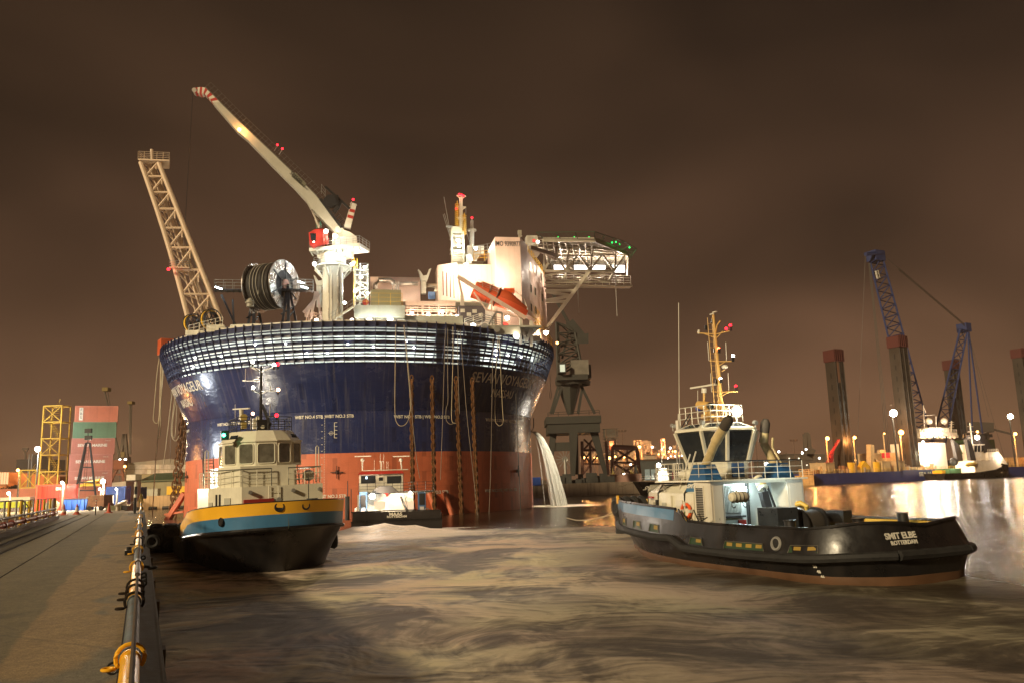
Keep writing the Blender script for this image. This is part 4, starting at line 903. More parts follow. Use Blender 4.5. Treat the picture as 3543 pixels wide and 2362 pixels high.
hullb = loft(lambda t_: [P_(t_, y*1.55*bst(t_), z) for y, z in ((-1, .25*t_), (-.97, -.35+.2*t_), (-.75, -1.0+.35*t_), (-.3, -1.5+.9*t_), (0, -1.6+1.2*t_), (.3, -1.5+.9*t_), (.75, -1.0+.35*t_), (.97, -.35+.2*t_), (1, .25*t_))], ts)
hullb.build('boat_hull', mat('boat_red_orange', (.85, .13, .05), .45, var=.05), boat, True)
loft(lambda t_: [P_(t_*.96, y*1.45*bst(t_), .05+.25*t_+z*(1.0 if t_ < .62 else 1-(t_-.62)/.38*.75)*(1 if t_ > .07 else .75)) for y, z in ((-1, 0), (-.98, .55), (-.8, 1.15), (-.4, 1.55), (0, 1.65), (.4, 1.55), (.8, 1.15), (.98, .55), (1, 0))], ts).build('boat_canopy', mat('boat_brick_orange', (.62, .10, .03), .5, var=.1), boat, True)
b = MB(); b.cbox(P_(.56, 0, 1.95)-stern, 1.7, 1.0, .8, 0); b.build('boat_cupola', ORANGE, boat)
b = MB(); b.rail([P_(.0, -1.6, .35)-stern, P_(.42, -1.6, .35)-stern], 1.0, .04, 1.2, 3); b.tube([P_(.55, .2, 2.0)-stern, P_(.62, .2, 2.6)-stern, P_(.85, .2, 1.9)-stern, P_(.98, 0, .4)-stern], .05, 5); b.build('boat_railing', PIPE, boat)
b = MB(); b.torus(P_(.42, 0, .3)-stern, axl, 1.62, .1, 24, 6); b.torus(P_(.27, 0, .3)-stern, axl, 1.58, .06, 24, 6); b.build('lifting_strap', mat('brown_strap', (.15, .07, .04), .6), boat)
dv = E('lifeboat_ramp', 'pale steel launching ramp under the slanting orange lifeboat', 'ramp', W_(fp(1583, 960, -26)), FV.deg); o0 = fp(1583, 960, -26)
b = MB()
for y_ in (-26.4, -22.6):
    b.beam(fp(1583, 957, y_)-o0, fp(1818, 1101, y_)-o0, .34, .6)
b.beam(fp(1805, 1080, -22.6)-o0, fp(1848, 1112, -23)-o0, .4, .6); b.build('slide_beam', PINKW, dv)
b = MB()
for q in ((1640, 1012, 1682, 1073), (1682, 1073, 1703, 1034), (1700, 1072, 1703, 1034), (1682, 1073, 1712, 1077), (1584, 958, 1600, 1020), (1712, 1077, 1800, 1100)): b.beam(fp(q[0], q[1], -26.3)-o0, fp(q[2], q[3], -26.3)-o0, .22)
b.build('ramp_struts', PINKW, dv)
# person-height clutter: a grey crate by the boat station
p = W_(fp(1633, 1100, -24)); o = E('equipment_crate', 'grey crate with white and red labels on the boat deck behind the white railing', 'crate', (p.x, p.y, fp(1633, 1112, -24).z), FV.deg)
MB().box(-2.2, 2.0, -1, 1, 0, 2.3).build('crate_body', mat('slate_crate', (.12, .10, .11), .6), o)
b = MB()
for x, z in ((-1.6, 1.5), (.3, 1.4), (1.3, .8), (-.6, .9)): b.box(x-.35, x+.35, -1.04, -1, z-.25, z+.3)
b.build('crate_label', LTEXT, o)
# anchor chains
CHM = mat('rusty_chain', (.17, .075, .025), .6, .3, var=.5, scale=2)
def chain_mesh(name, top, bot, n, link=.95, r=.115, w=.27):
    b = MB(); top, bot = V3(top), V3(bot); d = (bot-top).normalized(); a = d.cross(Vector((1, .3, 0))).normalized(); c = d.cross(a)
    for i in range(n):
        ctr = top.lerp(bot, (i+.5)/n); u = a if i % 2 else c; pts = []
        for k in range(13):
            t_ = 2*PI*k/12; pts.append(ctr+d*(link*.5*math.cos(t_)+(.10 if math.cos(t_) > 0 else -.10)*abs(math.cos(t_)))+u*(w*math.sin(t_)))
        b.tube(pts, r, 5)
    return b
chs = [((1424, 1303), (1428, 1760), 'leftmost rusty anchor chain hanging down the front of the round hull'), ((1495, 1305), (1503, 1762), 'second rusty anchor chain from the left on the hull front'),
       ((1578, 1308), (1598, 1785), 'third rusty anchor chain from the left on the hull front'), ((1634, 1312), (1652, 1785), 'rightmost rusty anchor chain hanging down the front of the round hull')]
for (x0, y0), (x1, y1), lb in chs:
    # chain leaves the flare and hangs clear of the hull
    from_phi = lambda px, py, R: None
    d = ray(x0, y0); o_ = FV.lo((0, 0, ZC)); d = Vector((d.x*FV.c+d.y*FV.s, -d.x*FV.s+d.y*FV.c, d.z)); R = 33.0
    A2 = d.x**2+d.y**2; B2 = o_.x*d.x+o_.y*d.y; C2 = o_.x**2+o_.y**2-R*R; t_ = (-B2-math.sqrt(B2*B2-A2*C2))/A2; tp_ = o_+d*t_
    bt = fp(x1, y1, tp_.y); bt.z = -.5; w0 = W_(bt)
    o = E('anchor_chain', lb, 'chain', w0, FV.deg, 'rusty anchor chains hung from the hull'); b = chain_mesh('c', tp_-bt, Vector((0, 0, 0)), 34); b.build('chain_links', CHM, o)
for (x0, y0), (x1, y1), lb in (((632, 1425), (590, 1788), 'outer of the two rusty chains hanging left of the hull over the water'), ((642, 1440), (608, 1788), 'inner of the two rusty chains hanging left of the hull, against its edge')):
    tp_, bt = fp(x0, y0, -3), fp(x1, y1, -3); o = E('anchor_chain', lb, 'chain', W_(bt), FV.deg, 'rusty anchor chains hung from the hull'); chain_mesh('c', tp_-bt, Vector((0, 0, 0)), 18, 1.35, .14, .36).build('chain_links', CHM, o)
# mooring ropes and lines
ROPE = mat('pale_rope', (.45, .38, .26), .8, var=.2); LINE = mat('thin_dark_line', (.22, .18, .14), .7)
def rope(pts, Y, r, label, mt=ROPE, name='mooring_rope', group='ropes hanging from the deck rim'):
    P = [fp(x, y, Y) for x, y in pts]
    if len(P) > 2:   # smooth
        Q_ = []
        for i in range(len(P)-1):
            p0, p1, p2, p3 = P[max(i-1, 0)], P[i], P[i+1], P[min(i+2, len(P)-1)]
            for k in range(6):
                t_ = k/6; Q_.append(.5*((2*p1)+(p2-p0)*t_+(2*p0-5*p1+4*p2-p3)*t_*t_+(3*p1-p0-3*p2+p3)*t_**3))
        P = Q_+[P[-1]]
    b = MB(); w = W_(P[0]); b.tube([p-P[0] for p in P], r, 5); o = b.build(name, mt, None, True); o.location = w; o.rotation_euler = (0, 0, rad(FV.deg)); things_tag(o, label, 'rope', group); return o
rope([(557, 1210), (544, 1290), (533, 1420), (531, 1450), (540, 1463), (549, 1450), (553, 1380), (556, 1215)], 0, .09, 'pale rope hanging in the leftmost long loop from the rim')
rope([(560, 1215), (556, 1330), (553, 1440), (547, 1500), (550, 1512), (555, 1500), (556, 1440), (562, 1260)], -1, .09, 'pale rope in a narrow loop just right of the leftmost loop')
rope([(566, 1270), (556, 1400), (545, 1520), (535, 1650), (527, 1790)], -2, .09, 'straight pale rope running from the rim down to the water at far left')
rope([(598, 1345), (585, 1450), (572, 1560), (565, 1610)], -4, .07, 'short slanting pale rope below the left end of the louvres')
rope([(606, 1370), (596, 1450), (594, 1500), (603, 1522), (613, 1520), (618, 1505)], -4, .07, 'small pale rope loop beside the rusty chains at the hull edge')
rope([(610, 1380), (600, 1440), (597, 1498), (602, 1512), (607, 1498), (612, 1400)], -5, .06, 'second small pale rope loop beside the rusty chains')
rope([(592, 1350), (590, 1500), (589, 1600)], -3, .05, 'thin straight line hanging left of the rusty chains', LINE)
rope([(1369, 1122), (1367, 1300), (1367, 1430), (1376, 1465), (1392, 1472), (1408, 1460), (1417, 1430), (1419, 1370), (1397, 1125)], -35.6, .05, 'long grey rope loop hanging on the front of the hull, left of all four chains')
rope([(1399, 1125), (1419, 1330), (1430, 1480), (1442, 1590), (1453, 1652)], -35.8, .045, 'slanting grey line crossing the left-hand chain', LINE)
rope([(1541, 1135), (1536, 1300), (1530, 1500), (1524, 1658)], -35, .045, 'straight grey line falling between the second and third chains', LINE)
rope([(1549, 1135), (1549, 1280), (1550, 1385), (1544, 1410), (1544, 1450), (1558, 1466), (1574, 1460)], -34.8, .045, 'kinked grey line with a small loop between the second and third chains', LINE)
rope([(1567, 1130), (1567, 1250), (1563, 1400), (1564, 1455), (1578, 1463)], -34.6, .05, 'grey line hanging from the red fitting on the rim')
rope([(1584, 1138), (1584, 1250), (1590, 1430)], -34.4, .045, 'short grey line just right of the third chain top', LINE)
rope([(1592, 1140), (1605, 1300), (1616, 1440), (1640, 1660), (1652, 1780)], -34.2, .045, 'long slanting line crossing towards the right-hand chain foot', LINE)
rope([(1706, 1160), (1702, 1400), (1698, 1620), (1692, 1780)], -31, .045, 'straight line falling right of all four chains to the water', LINE)
rope([(1724, 1160), (1715, 1300), (1713, 1440), (1722, 1468), (1733, 1470), (1741, 1455), (1738, 1400), (1727, 1165)], -30.6, .045, 'thin grey loop below the start of the hull name')
rope([(1785, 1360), (1790, 1500), (1796, 1640), (1802, 1775)], -28, .06, 'black hose hanging near the right edge of the hull', DARK)
rope([(1903, 1295), (1905, 1340), (1909, 1365), (1905, 1380), (1902, 1365), (1905, 1345)], -6, .05, 'short dark rope tail off the right edge of the rim', LINE)
rope([(1846, 1445), (1846, 1475), (1838, 1492)], -8, .09, 'short black hose bent into the water outlet', DARK)
# water jet from the overboard outlet
b = MB(); p0 = fp(1841, 1494, -6); R3 = random.Random(3); G_ = 9.8
pe = fp(1925, 1745, -6)
for k in range(560):
    vx = 5.1+R3.gauss(0, .34)-abs(R3.gauss(0, .7)); vy = R3.gauss(0, .30); vz = .6+R3.gauss(0, .35); pts = []; T = (vz+math.sqrt(vz*vz+2*G_*p0.z))/G_; T*= 1
    o_ = Vector((R3.gauss(0, .05), R3.gauss(0, .12), R3.gauss(0, .05)))
    for i in range(15): t_ = T*i/14; pts.append(o_+Vector((vx*t_*.60, vy*t_, vz*t_-.5*G_*t_*t_)))
    b.tube(pts, [R3.uniform(.008, .016)+R3.uniform(.02, .07)*i/14 for i in range(15)], 3)
JM = bpy.data.materials.new('falling_water'); JM.use_nodes = True; t = JM.node_tree; t.nodes.clear(); o_ = N(t, 'ShaderNodeOutputMaterial'); ms = N(t, 'ShaderNodeMixShader', inp={0: .5}); tr = N(t, 'ShaderNodeBsdfTransparent'); pb = N(t, 'ShaderNodeBsdfPrincipled', inp={'Base Color': (.9, .85, .7, 1), 'Roughness': .5})
pb.inputs['Subsurface Weight'].default_value = .0
t.links.new(tr.outputs[0], ms.inputs[1]); t.links.new(pb.outputs[0], ms.inputs[2]); t.links.new(ms.outputs[0], o_.inputs[0])
jet = b.build('water_jet', JM, None, True); jet.location = W_(p0); jet.rotation_euler = (0, 0, rad(FV.deg)); things_tag(jet, 'white arc of ballast water pouring from the right side of the hull into the harbour', 'water jet')
# ============================================================ TUGS
def hull_skin(stations, lv0, lv1, close_aft=True, close_fwd=False, shrink=0.):
    # stations: list of (x, [(half breadth, z), ...]); skin between level lv0 and lv1 on both sides
    b = MB(); k = len(stations)
    for s_ in (1, -1):
        for i in range(k-1):
            for j in range(lv0, lv1):
                q = []
                for (xi, jj) in ((i, j), (i+1, j), (i+1, j+1), (i, j+1)):
                    x, pr = stations[xi]; hb, z = pr[jj][:2]; dx = pr[jj][2] if len(pr[jj]) > 2 else 0; q.append((x+dx, s_*max(0, hb-shrink), z))
                b.poly(q if s_ > 0 else q[::-1])
    def cap(i):
        x, pr = stations[i]; pts = [(x+(p[2] if len(p) > 2 else 0), p[0]-shrink, p[1]) for p in pr[lv0:lv1+1]]
        for j in range(len(pts)-1):
            a_, c_ = pts[j], pts[j+1]; b.poly([a_, (a_[0], -a_[1], a_[2]), (c_[0], -c_[1], c_[2]), c_])
    if close_aft: cap(0)
    if close_fwd: cap(len(stations)-1)
    return b
def weld(o):
    import bmesh as _b
    q = _b.new(); q.from_mesh(o.data); _b.ops.remove_doubles(q, verts=q.verts, dist=.002); _b.ops.recalc_face_normals(q, faces=q.faces); q.to_mesh(o.data); q.free()
    for p in o.data.polygons: p.use_smooth = True
    o.data.set_sharp_from_angle(angle=rad(35)); return o
def deckpoly(st, lv, z, inset=.1):
    b = MB(); P = [(x+(pr[lv][2] if len(pr[lv]) > 2 else 0), max(0, pr[lv][0]-inset), z) for x, pr in st]
    for a_, c_ in zip(P, P[1:]): b.poly([(a_[0], -a_[1], z), (c_[0], -c_[1], z), c_, a_])
    return b
BLK = mat('black_hull_paint', (.011, .010, .010), .34, var=.35, scale=.8, streak=.30, scol=(.045, .033, .025), bump=.02, fine=1.2)
BOOT = mat('brown_boot_topping', (.105, .050, .022), .6, var=.25, streak=.3, scol=(.1, .06, .03))
TBLUE = mat('tug_blue_paint', (.045, .15, .28), .4, var=.1, streak=.2, scol=(.04, .08, .12))
TYEL = mat('tug_yellow_paint', (.85, .45, .03), .4, var=.06)
INY = mat('inner_bulwark_yellow', (.62, .38, .06), .5, var=.1)
GRN = mat('green_deck_paint', (.018, .045, .016), .6)
SOOT = mat('sooty_cream_pipe', (.46, .36, .18), .5, var=.35, scale=1.2)
MUST = mat('mustard_mast', (.62, .38, .12), .5, var=.12)
BBASE = mat('stack_blue', (.02, .09, .22), .4)
# ---------------- right-hand tug
EL = View(17.46, 36.04, 115.5)
def e_(px, py, y): return EL.y(px, py, y)
def ex(px, py, x): return EL.x(px, py, x)
TUG = EV(EL, 'tugboat', 'black and cream tugboat SMIT ELBE with two bent cream funnels and mustard mast, at right', 'tugboat')
S_ = []
for x, wl, kn, rl, rz_, kz in ((-.05, 1.5, 2.1, 1.3, 2.40, 1.18), (.3, 2.4, 3.0, 2.1, 2.45, 1.17), (.9, 3.2, 3.8, 3.0, 2.44, 1.14), (1.7, 3.9, 4.4, 3.85, 2.30, 1.08), (2.6, 4.15, 4.55, 4.2, 2.2, 1.02), (4, 4.3, 4.6, 4.35, 2.2, .98), (6.5, 4.3, 4.6, 4.4, 2.2, .93), (9, 4.25, 4.6, 4.4, 2.22, .95), (10.8, 4.15, 4.6, 4.4, 2.3, 1.0),
                  (12, 4.0, 4.55, 4.3, 2.9, 1.3), (14, 3.6, 4.35, 4.15, 3.0, 1.4), (16.2, 3.0, 4.0, 3.85, 3.08, 1.5), (18.5, 2.1, 3.4, 3.3, 3.15, 1.6), (20.3, 1.2, 2.5, 2.5, 3.2, 1.7), (21.7, .35, 1.6, 1.7, 3.22, 1.75), (22.5, .03, .9, 1.1, 3.24, 1.8)):
    tilt = 0 if x > 20 else 0
    S_.append((x, [(wl*.8, -1.2), (wl, .0), (wl+.03, .30, 0), (wl+(kn-wl)*.55, kz*.72, -.05 if x < 0 else 0), (kn, kz, -.12 if x < 0 else 0), (kn, kz+.12, -.12 if x < 0 else 0), (rl, rz_, .25 if x < 0 else 0)]))
weld(hull_skin(S_, 0, 2).build('hull_bottom', BOOT, TUG)); hs = weld(hull_skin(S_, 2, 6).build('hull', BLK, TUG))
# inner bulwark in yellow, green deck edge
b = hull_skin(S_, 5, 6, shrink=.16); b.v = [(v[0]+(.12 if v[0] < 1 else 0), v[1], v[2]-.01) for v in b.v]; b.build('inner_bulwark', INY, TUG)
deckpoly(S_, 5, 1.30).build('deck', mat('tug_deck_green', (.035, .07, .04), .6), TUG)
b = MB()
for s_ in (1, -1):
    P = [(x+(pr[6][2] if len(pr[6]) > 2 else 0), s_*(pr[6][0]-.08), pr[6][1]+.02) for x, pr in S_]; b.tube(P[:9], .10, 6); b.tube(P[9:], .10, 6)
b.tube([(.20, -1.3, 2.42), (.15, 0, 2.28), (.20, 1.3, 2.42)], .1, 6); b.build('rail_cap', BLK, TUG, True)
b = MB()   # big D fender, stepping up towards the bow
for s_ in (1, -1):
    P = [(x+(pr[4][2] if len(pr[4]) > 2 else 0), s_*(pr[4][0]+.10), pr[4][1]-.02) for x, pr in S_]
    P = P[:9]+[(11.0, s_*4.68, 1.0), (12.1, s_*4.62, 1.42)]+P[10:]; b.tube([P[0]]+P[1:], .20, 8)
b.tube([(-.20, -2.1, 1.17), (-.25, 0, 1.15), (-.20, 2.1, 1.17)], .22, 8); b.build('rubbing_fender', TIRE, TUG, True)
# blue stripe on the forecastle bulwark (2 mm proud)
b = MB()
for s_ in (1, -1):
    for i in range(9, 14):
        (x0, p0), (x1, p1) = S_[i], S_[i+1]
        def at_(x, pr, t_): a_, c_ = pr[5], pr[6]; return (x, s_*(a_[0]+(c_[0]-a_[0])*t_+.012), a_[1]+(c_[1]-a_[1])*t_)
        q = [at_(x0, p0, .62), at_(x1, p1, .62), at_(x1, p1, .99), at_(x0, p0, .99)]; b.poly(q if s_ > 0 else q[::-1])
b.build('blue_stripe', TBLUE, TUG)
# freeing ports: yellow stiffeners and green coaming seen through slots
def hullpt(x, t_, off=.0):
    for (x0, p0), (x1, p1) in zip(S_, S_[1:]):
        if x0 <= x <= x1:
            u_ = (x-x0)/(x1-x0); a_ = Vector((x, p0[5][0]+(p1[5][0]-p0[5][0])*u_, p0[5][1]+(p1[5][1]-p0[5][1])*u_)); c_ = Vector((x, p0[6][0]+(p1[6][0]-p0[6][0])*u_, p0[6][1]+(p1[6][1]-p0[6][1])*u_)); r_ = a_.lerp(c_, t_); r_.y += off; return r_
for x0, x1 in ((1.9, 3.5), (5.0, 7.8), (9.4, 10.5), (13.4, 14.5), (15.6, 16.7), (18.0, 18.6)):
    b = MB(); n_ = max(1, int((x1-x0)/.7))
    b.poly([hullpt(x0, .10, .02), hullpt(x1, .10, .02), hullpt(x1-.1, .36, .02), hullpt(x0+.1, .36, .02)])
    for k in range(n_):
        a_ = x0+.15+k*(x1-x0-.1)/n_; b.poly([hullpt(a_, .20, .03), hullpt(a_+.4, .20, .03), hullpt(a_+.4, .34, .03), hullpt(a_, .34, .03)], 1)
    b.tube([hullpt(x0, .09, .04), hullpt(x0+.1, .38, .04), hullpt(x1-.1, .38, .04), hullpt(x1, .09, .04)], .022, 4, 2)
    b.build('freeing_port', [GRN, mat('port_yellow', (.30, .19, .03), .6), mat('port_rim', (.10, .09, .07), .4)], TUG)
b = MB(); c_ = hullpt(4.25, .42, .03); b.torus(c_, (0, 1, .2), .26, .07, 20, 6); b.build('fairlead', STEEL, TUG, True); MB().cyl(c_-Vector((0, .1, 0)), c_+Vector((0, .01, 0)), .22, n=16).build('fairlead_opening', DARK, TUG)
# lettering on the transom quarter
def stern_fn(cy, cz, sz=1.):
    def fn(x, y, q): return Vector((-.62-.02-q+(y+cz-1.3)*.50*.9, cy-x, cz+y))
    return fn
def trans(px, py, off=.03):
    # the transom plane between level 5 and 6 at station 0
    p5 = Vector((-.19, 0, 1.30)); p6 = Vector((.18, 0, 2.40)); n_ = Vector((-(p6.z-p5.z), 0, (p6.x-p5.x))).normalized()
    d = ray(px, py); o_ = EL.lo((0, 0, ZC)); d = Vector((d.x*EL.c+d.y*EL.s, -d.x*EL.s+d.y*EL.c, d.z)); return o_+d*((p5-o_).dot(n_)/d.dot(n_)), n_, (p6-p5).normalized()
p, n_, u_ = trans(3115, 1852); text('hull_name', 'SMIT ELBE', .36, LTEXT, TUG, flat(p, (0, -1, 0), u_, .02), .006, bold=.012, sx=1.15)
p, n_, u_ = trans(3128, 1875); text('hull_port', 'ROTTERDAM', .24, LTEXT, TUG, flat(p, (0, -1, 0), u_, .02), .006, bold=.008, sx=1.1)
for s, zz in (('52', .92), ('50', .70), ('48', .48), ('46', .27)):
    def fn(x, y, q, zz=zz):
        X_ = 2.35-x+(.92-zz)*-.35; 
        for (x0, p0), (x1, p1) in zip(S_, S_[1:]):
            if x0 <= X_ <= x1:
                u_ = (X_-x0)/(x1-x0); w = p0[3][0]+(p1[3][0]-p0[3][0])*u_; z3 = p0[3][1]+(p1[3][1]-p0[3][1])*u_; w2 = p0[2][0]+(p1[2][0]-p0[2][0])*u_; w4 = p0[4][0]+(p1[4][0]-p0[4][0])*u_; z4 = p0[4][1]+(p1[4][1]-p0[4][1])*u_
                z_ = zz+y; yy = w2+(w-w2)*(z_-.30)/(z3-.30) if z_ < z3 else w+(w4-w)*(z_-z3)/(z4-z3); return Vector((X_, yy+.02+q, z_))
        return Vector((X_, 4.6, zz+y))
    text('draught_number', s, .17, LTEXT, TUG, fn, .003, bold=.008)
c_ = hullpt(11, 0, -.25); b = MB(); b.torus((10.2, 4.28, .62), (0, 1, 0), .13, .018, 14, 4); b.cbox((10.2, 4.30, .62), .42, .02, .03); b.cbox((10.55, 4.30, .7), .03, .02, .3); b.build('load_line_mark', LTEXT, TUG)
# bow fender bundle and stem
b = MB()
for k in range(4): b.torus((22.75+.05*k, 1.0-k*.65, 2.75), (0, 1, 0), .42, .28, 20, 8)
b.cyl((22.8, 1.2, 2.75), (22.8, -1.3, 2.75), .5, n=16); b.cyl((22.8, .8, 1.0), (22.8, .8, 2.6), .38, n=12); b.cyl((22.9, -.4, 1.0), (22.9, -.4, 2.6), .45, n=12); b.build('bow_fender', TIRE, TUG, True)
b = MB(); b.beam((21.9, 1.6, 3.25), (20.5, 2.4, 3.3), .1, .5); b.build('yellow_bow_flash', TYEL, TUG)
# deckhouse: port wall follows the hull
H = [(11.5, 3.45), (12.4, 3.42), (15.3, 3.1), (17.6, 2.2), (18.6, 1.2)]
b = MB(); top = []
for s_ in (1, -1):
    for (x0, y0), (x1, y1) in zip(H, H[1:]):
        q = [(x0, s_*y0, 1.3), (x1, s_*y1, 1.3), (x1-.15, s_*y1*.97, 3.72), (x0-(.0), s_*y0*.97, 3.72)]; b.poly(q if s_ > 0 else q[::-1])
        q2 = [(x0, s_*y0*.97, 3.72), (x1-.15, s_*y1*.97, 3.72), (x1-.9, s_*y1*.80, 4.18), (x0, s_*y0*.86, 4.18)]; b.poly(q2 if s_ > 0 else q2[::-1])
b.poly([(x-(.9 if i else 0), y*(.80 if i else .86), 4.18) for i, (x, y) in enumerate(H)]+[(x-(.9 if i else 0), -y*(.80 if i else .86), 4.18) for i, (x, y) in reversed(list(enumerate(H)))])
b.poly([(18.6, 1.2, 1.3), (18.6, -1.2, 1.3), (18.45, -1.16, 3.72), (18.45, 1.16, 3.72)]); b.poly([(18.45, 1.16, 3.72), (18.45, -1.16, 3.72), (17.7, -.96, 4.18), (17.7, .96, 4.18)])
b.poly([(11.5, y, z) for y, z in ((3.45, 1.3), (-3.45, 1.3), (-3.35, 3.72), (-2.97, 4.18), (2.97, 4.18), (3.35, 3.72))])
hs_ = b.build('deckhouse', CREAM, TUG)
def wallp(x, z, off=.03):
    for (x0, y0), (x1, y1) in zip(H, H[1:]):
        if x0 <= x <= x1: return Vector((x, y0+(y1-y0)*(x-x0)/(x1-x0)-(z-1.3)*.035+off, z))
def wallbox(x0, x1, z0, z1, t_, name, mt, par=hs_):
    a_, c_ = wallp(x0, z0, 0), wallp(x1, z0, 0); e0, e1 = wallp(x0, z1, 0), wallp(x1, z1, 0); y_ = Vector((0, t_, 0)); return MB().hexa([a_, c_, c_+y_, a_+y_, e0, e1, e1+y_, e0+y_]).build(name, mt, par)
wallbox(14.3, 14.75, 1.9, 3.2, .04, 'port_hole_panel', GREYP); wallbox(15.9, 16.2, 1.9, 3.2, .04, 'port_hole_panel', GREYP)
wallbox(15.15, 15.35, 1.75, 3.35, .14, 'rubber_strip', TIRE); wallbox(12.5, 13.15, 1.55, 3.35, .05, 'cabin_door', WHITE); wallbox(12.9, 13.0, 2.3, 2.6, .12, 'door_handle', DARK)
wallbox(13.6, 13.7, 1.4, 3.6, .1, 'corner_post', CREAM); wallbox(16.1, 16.9, 3.42, 3.52, .18, 'red_bar_lamp', RED)
b = MB()
for z_ in (1.75, ): b.tube([wallp(17.4, 2.9, .15), wallp(17.0, z_+.1, .2), wallp(16.0, z_, .2), wallp(13.6, z_, .2)], .04, 5)
b.build('hand_rail', DARK, hs_)
wallbox(12.3, 12.45, 2.55, 2.75, .05, 'green_sign', mat('green_sign', (.02, .3, .05), .5))
text('house_lettering', 'SMIT ELBE', .55, mat('faded_grey_lettering', (.42, .38, .3), .6), hs_, flat((15.6, 2.93, 3.98), (-1, .1, 0), (0, -.8, .6), .02), .004, sx=1.1)
ring = MB(); ring.torus((0, 0, 0), (0, 1, 0), .36, .085, 28, 8); lb_ = ring.build('lifebuoy', ORANGE, TUG, True); lb_.location = wallp(12.0, 2.80, .15)
b = MB(); [b.torus((.0, 0, 0), (0, 1, 0), .36, .09, 5, 6) for _ in ()]; b.cbox((0, .02, .36), .16, .2, .2); b.cbox((0, .02, -.36), .16, .2, .2); b.cbox((.36, .02, 0), .2, .2, .16); b.cbox((-.36, .02, 0), .2, .2, .16); b.build('lifebuoy_bands', WHITE, lb_)
# engine casings with the recess between
for s_ in (1, -1):
    y0, y1 = (2.45, 3.3) if s_ > 0 else (-3.1, -1.95)
    cs_ = MB().box(10.1, 11.49, y0, y1, 1.3, 4.3).build('engine_casing', WHITE, TUG)
    b = MB()
    if s_ > 0:
        for k in range(26): b.box(10.7, 11.3, y1, y1+.05, 1.7+k*.09, 1.75+k*.09)
        b.box(10.65, 10.7, y1, y1+.06, 1.6, 4.1, 1); b.box(11.3, 11.35, y1, y1+.06, 1.6, 4.1, 1)
        b.build('louvre_grille', [DARK, WHITE], cs_)
    b = MB(); b.box(10.06, 10.09, y0+.12, y1-.12, 1.5, 4.1); b.build('casing_door', WHITE, cs_); b = MB(); b.box(10.03, 10.06, (y0+y1)/2-.09, (y0+y1)/2+.05, 2.05, 2.2); b.build('warning_sticker', RED, cs_)
    text('casing_number', '1' if s_ > 0 else '10', .17, DTEXT, cs_, flat((10.06, (y0+y1)/2, 2.38), (0, -1, 0), (0, 0, 1), .01), .002)
b = MB(); b.box(11.35, 11.49, -1.95, 2.45, 1.3, 4.3); b.build('recess_back_wall', mat('grey_white_wall', (.5, .53, .5), .5), TUG)
b = MB(); b.box(10.2, 11.35, -1.95, 2.45, 4.18, 4.31); b.build('bridge_deck_overhang', CREAM, TUG)
b = MB(); b.box(11.1, 11.3, .2, 2.3, 2.35, 2.45); b.box(11.1, 11.3, -.1, -.02, 1.3, 4.2); b.build('recess_frame', DARK, TUG)
b = MB(); b.box(11.25, 11.34, .35, 2.3, 2.6, 4.0); [b.box(11.22, 11.25, .4+k*.1, .44+k*.1, 2.6, 4.0) for k in range(19)]; b.build('roller_shutter', mat('shutter_grey', (.3, .31, .28), .5), TUG)
lp = ex(2568, 1678, 11.1); b = MB(); b.box(11.10, 11.16, lp.y-.28, lp.y+.28, 3.72, 3.98); b.build('recess_lamp', COOL, TUG); lamp(TUG, (10.75, lp.y, 3.78), 170, (.78, .97, 1.), .2); lamp(TUG, (8.2, -.9, 3.9), 160, (.78, .97, 1.), .2)
wallb = MB(); wallb.box(11.25, 11.34, .1, .6, 1.5, 2.2); wallb.build('red_fire_box', RED, TUG)
# bridge deck and railings
b = MB(); b.prism([(9.9, 3.5, 4.32), (9.9, -3.3, 4.32), (15.5, -3.0, 4.32), (17.2, 0, 4.32), (15.5, 3.0, 4.32)], (0, 0, .08)); b.build('bridge_deck', CREAM, TUG)
MB().rail([(10.05, -3.1, 4.4), (10.05, 3.2, 4.4), (12.2, 3.2, 4.4)], .95, .022, .9, 3).build('bridge_railing', WHITE, TUG)
MB().rail([(12.6, 3.1, 4.4), (15.5, 2.9, 4.4), (17.0, 0, 4.4)], .95, .022, .9, 3).build('bridge_railing', WHITE, TUG)
b = MB(); b.tube([(10.05, 3.2, 5.37), (10.05, -3.1, 5.37)], .035, 5); b.build('black_top_rail', DARK, TUG)
# wheelhouse: flared eight-sided glass house
wc = (13.4, 0.0); wz0, wz1, wz2 = 4.4, 5.35, 7.12
def ring8(rx, ry, z): return [Vector((wc[0]+rx*a_, wc[1]+ry*c_, z)) for a_, c_ in ((-1, .45), (-.55, .95), (.5, 1), (1, .5), (1, -.5), (.5, -1), (-.55, -.95), (-1, -.45))]
R0, R1, R2_, R3_ = ring8(1.55, 1.45, wz0), ring8(1.65, 1.55, wz1), ring8(2.15, 2.12, wz2), ring8(1.45, 1.35, wz2+.45)
b = MB()
for i in range(8):
    j = (i+1) % 8; b.poly([R0[j], R0[i], R1[i], R1[j]]); b.poly([R2_[j]+Vector((0, 0, 0)), R2_[i], R2_[i]+Vector((0, 0, .14)), R2_[j]+Vector((0, 0, .14))])
    b.poly([R2_[j]+Vector((0, 0, .14)), R2_[i]+Vector((0, 0, .14)), R3_[i], R3_[j]]); b.beam(R1[i], R2_[i], .16, .16)
    b.beam(R1[i], R1[j], .1, .12)
b.poly(R3_[::-1]); b.poly([p-Vector((0, 0, .01)) for p in R2_]); wh = b.build('wheelhouse', CREAM, TUG)
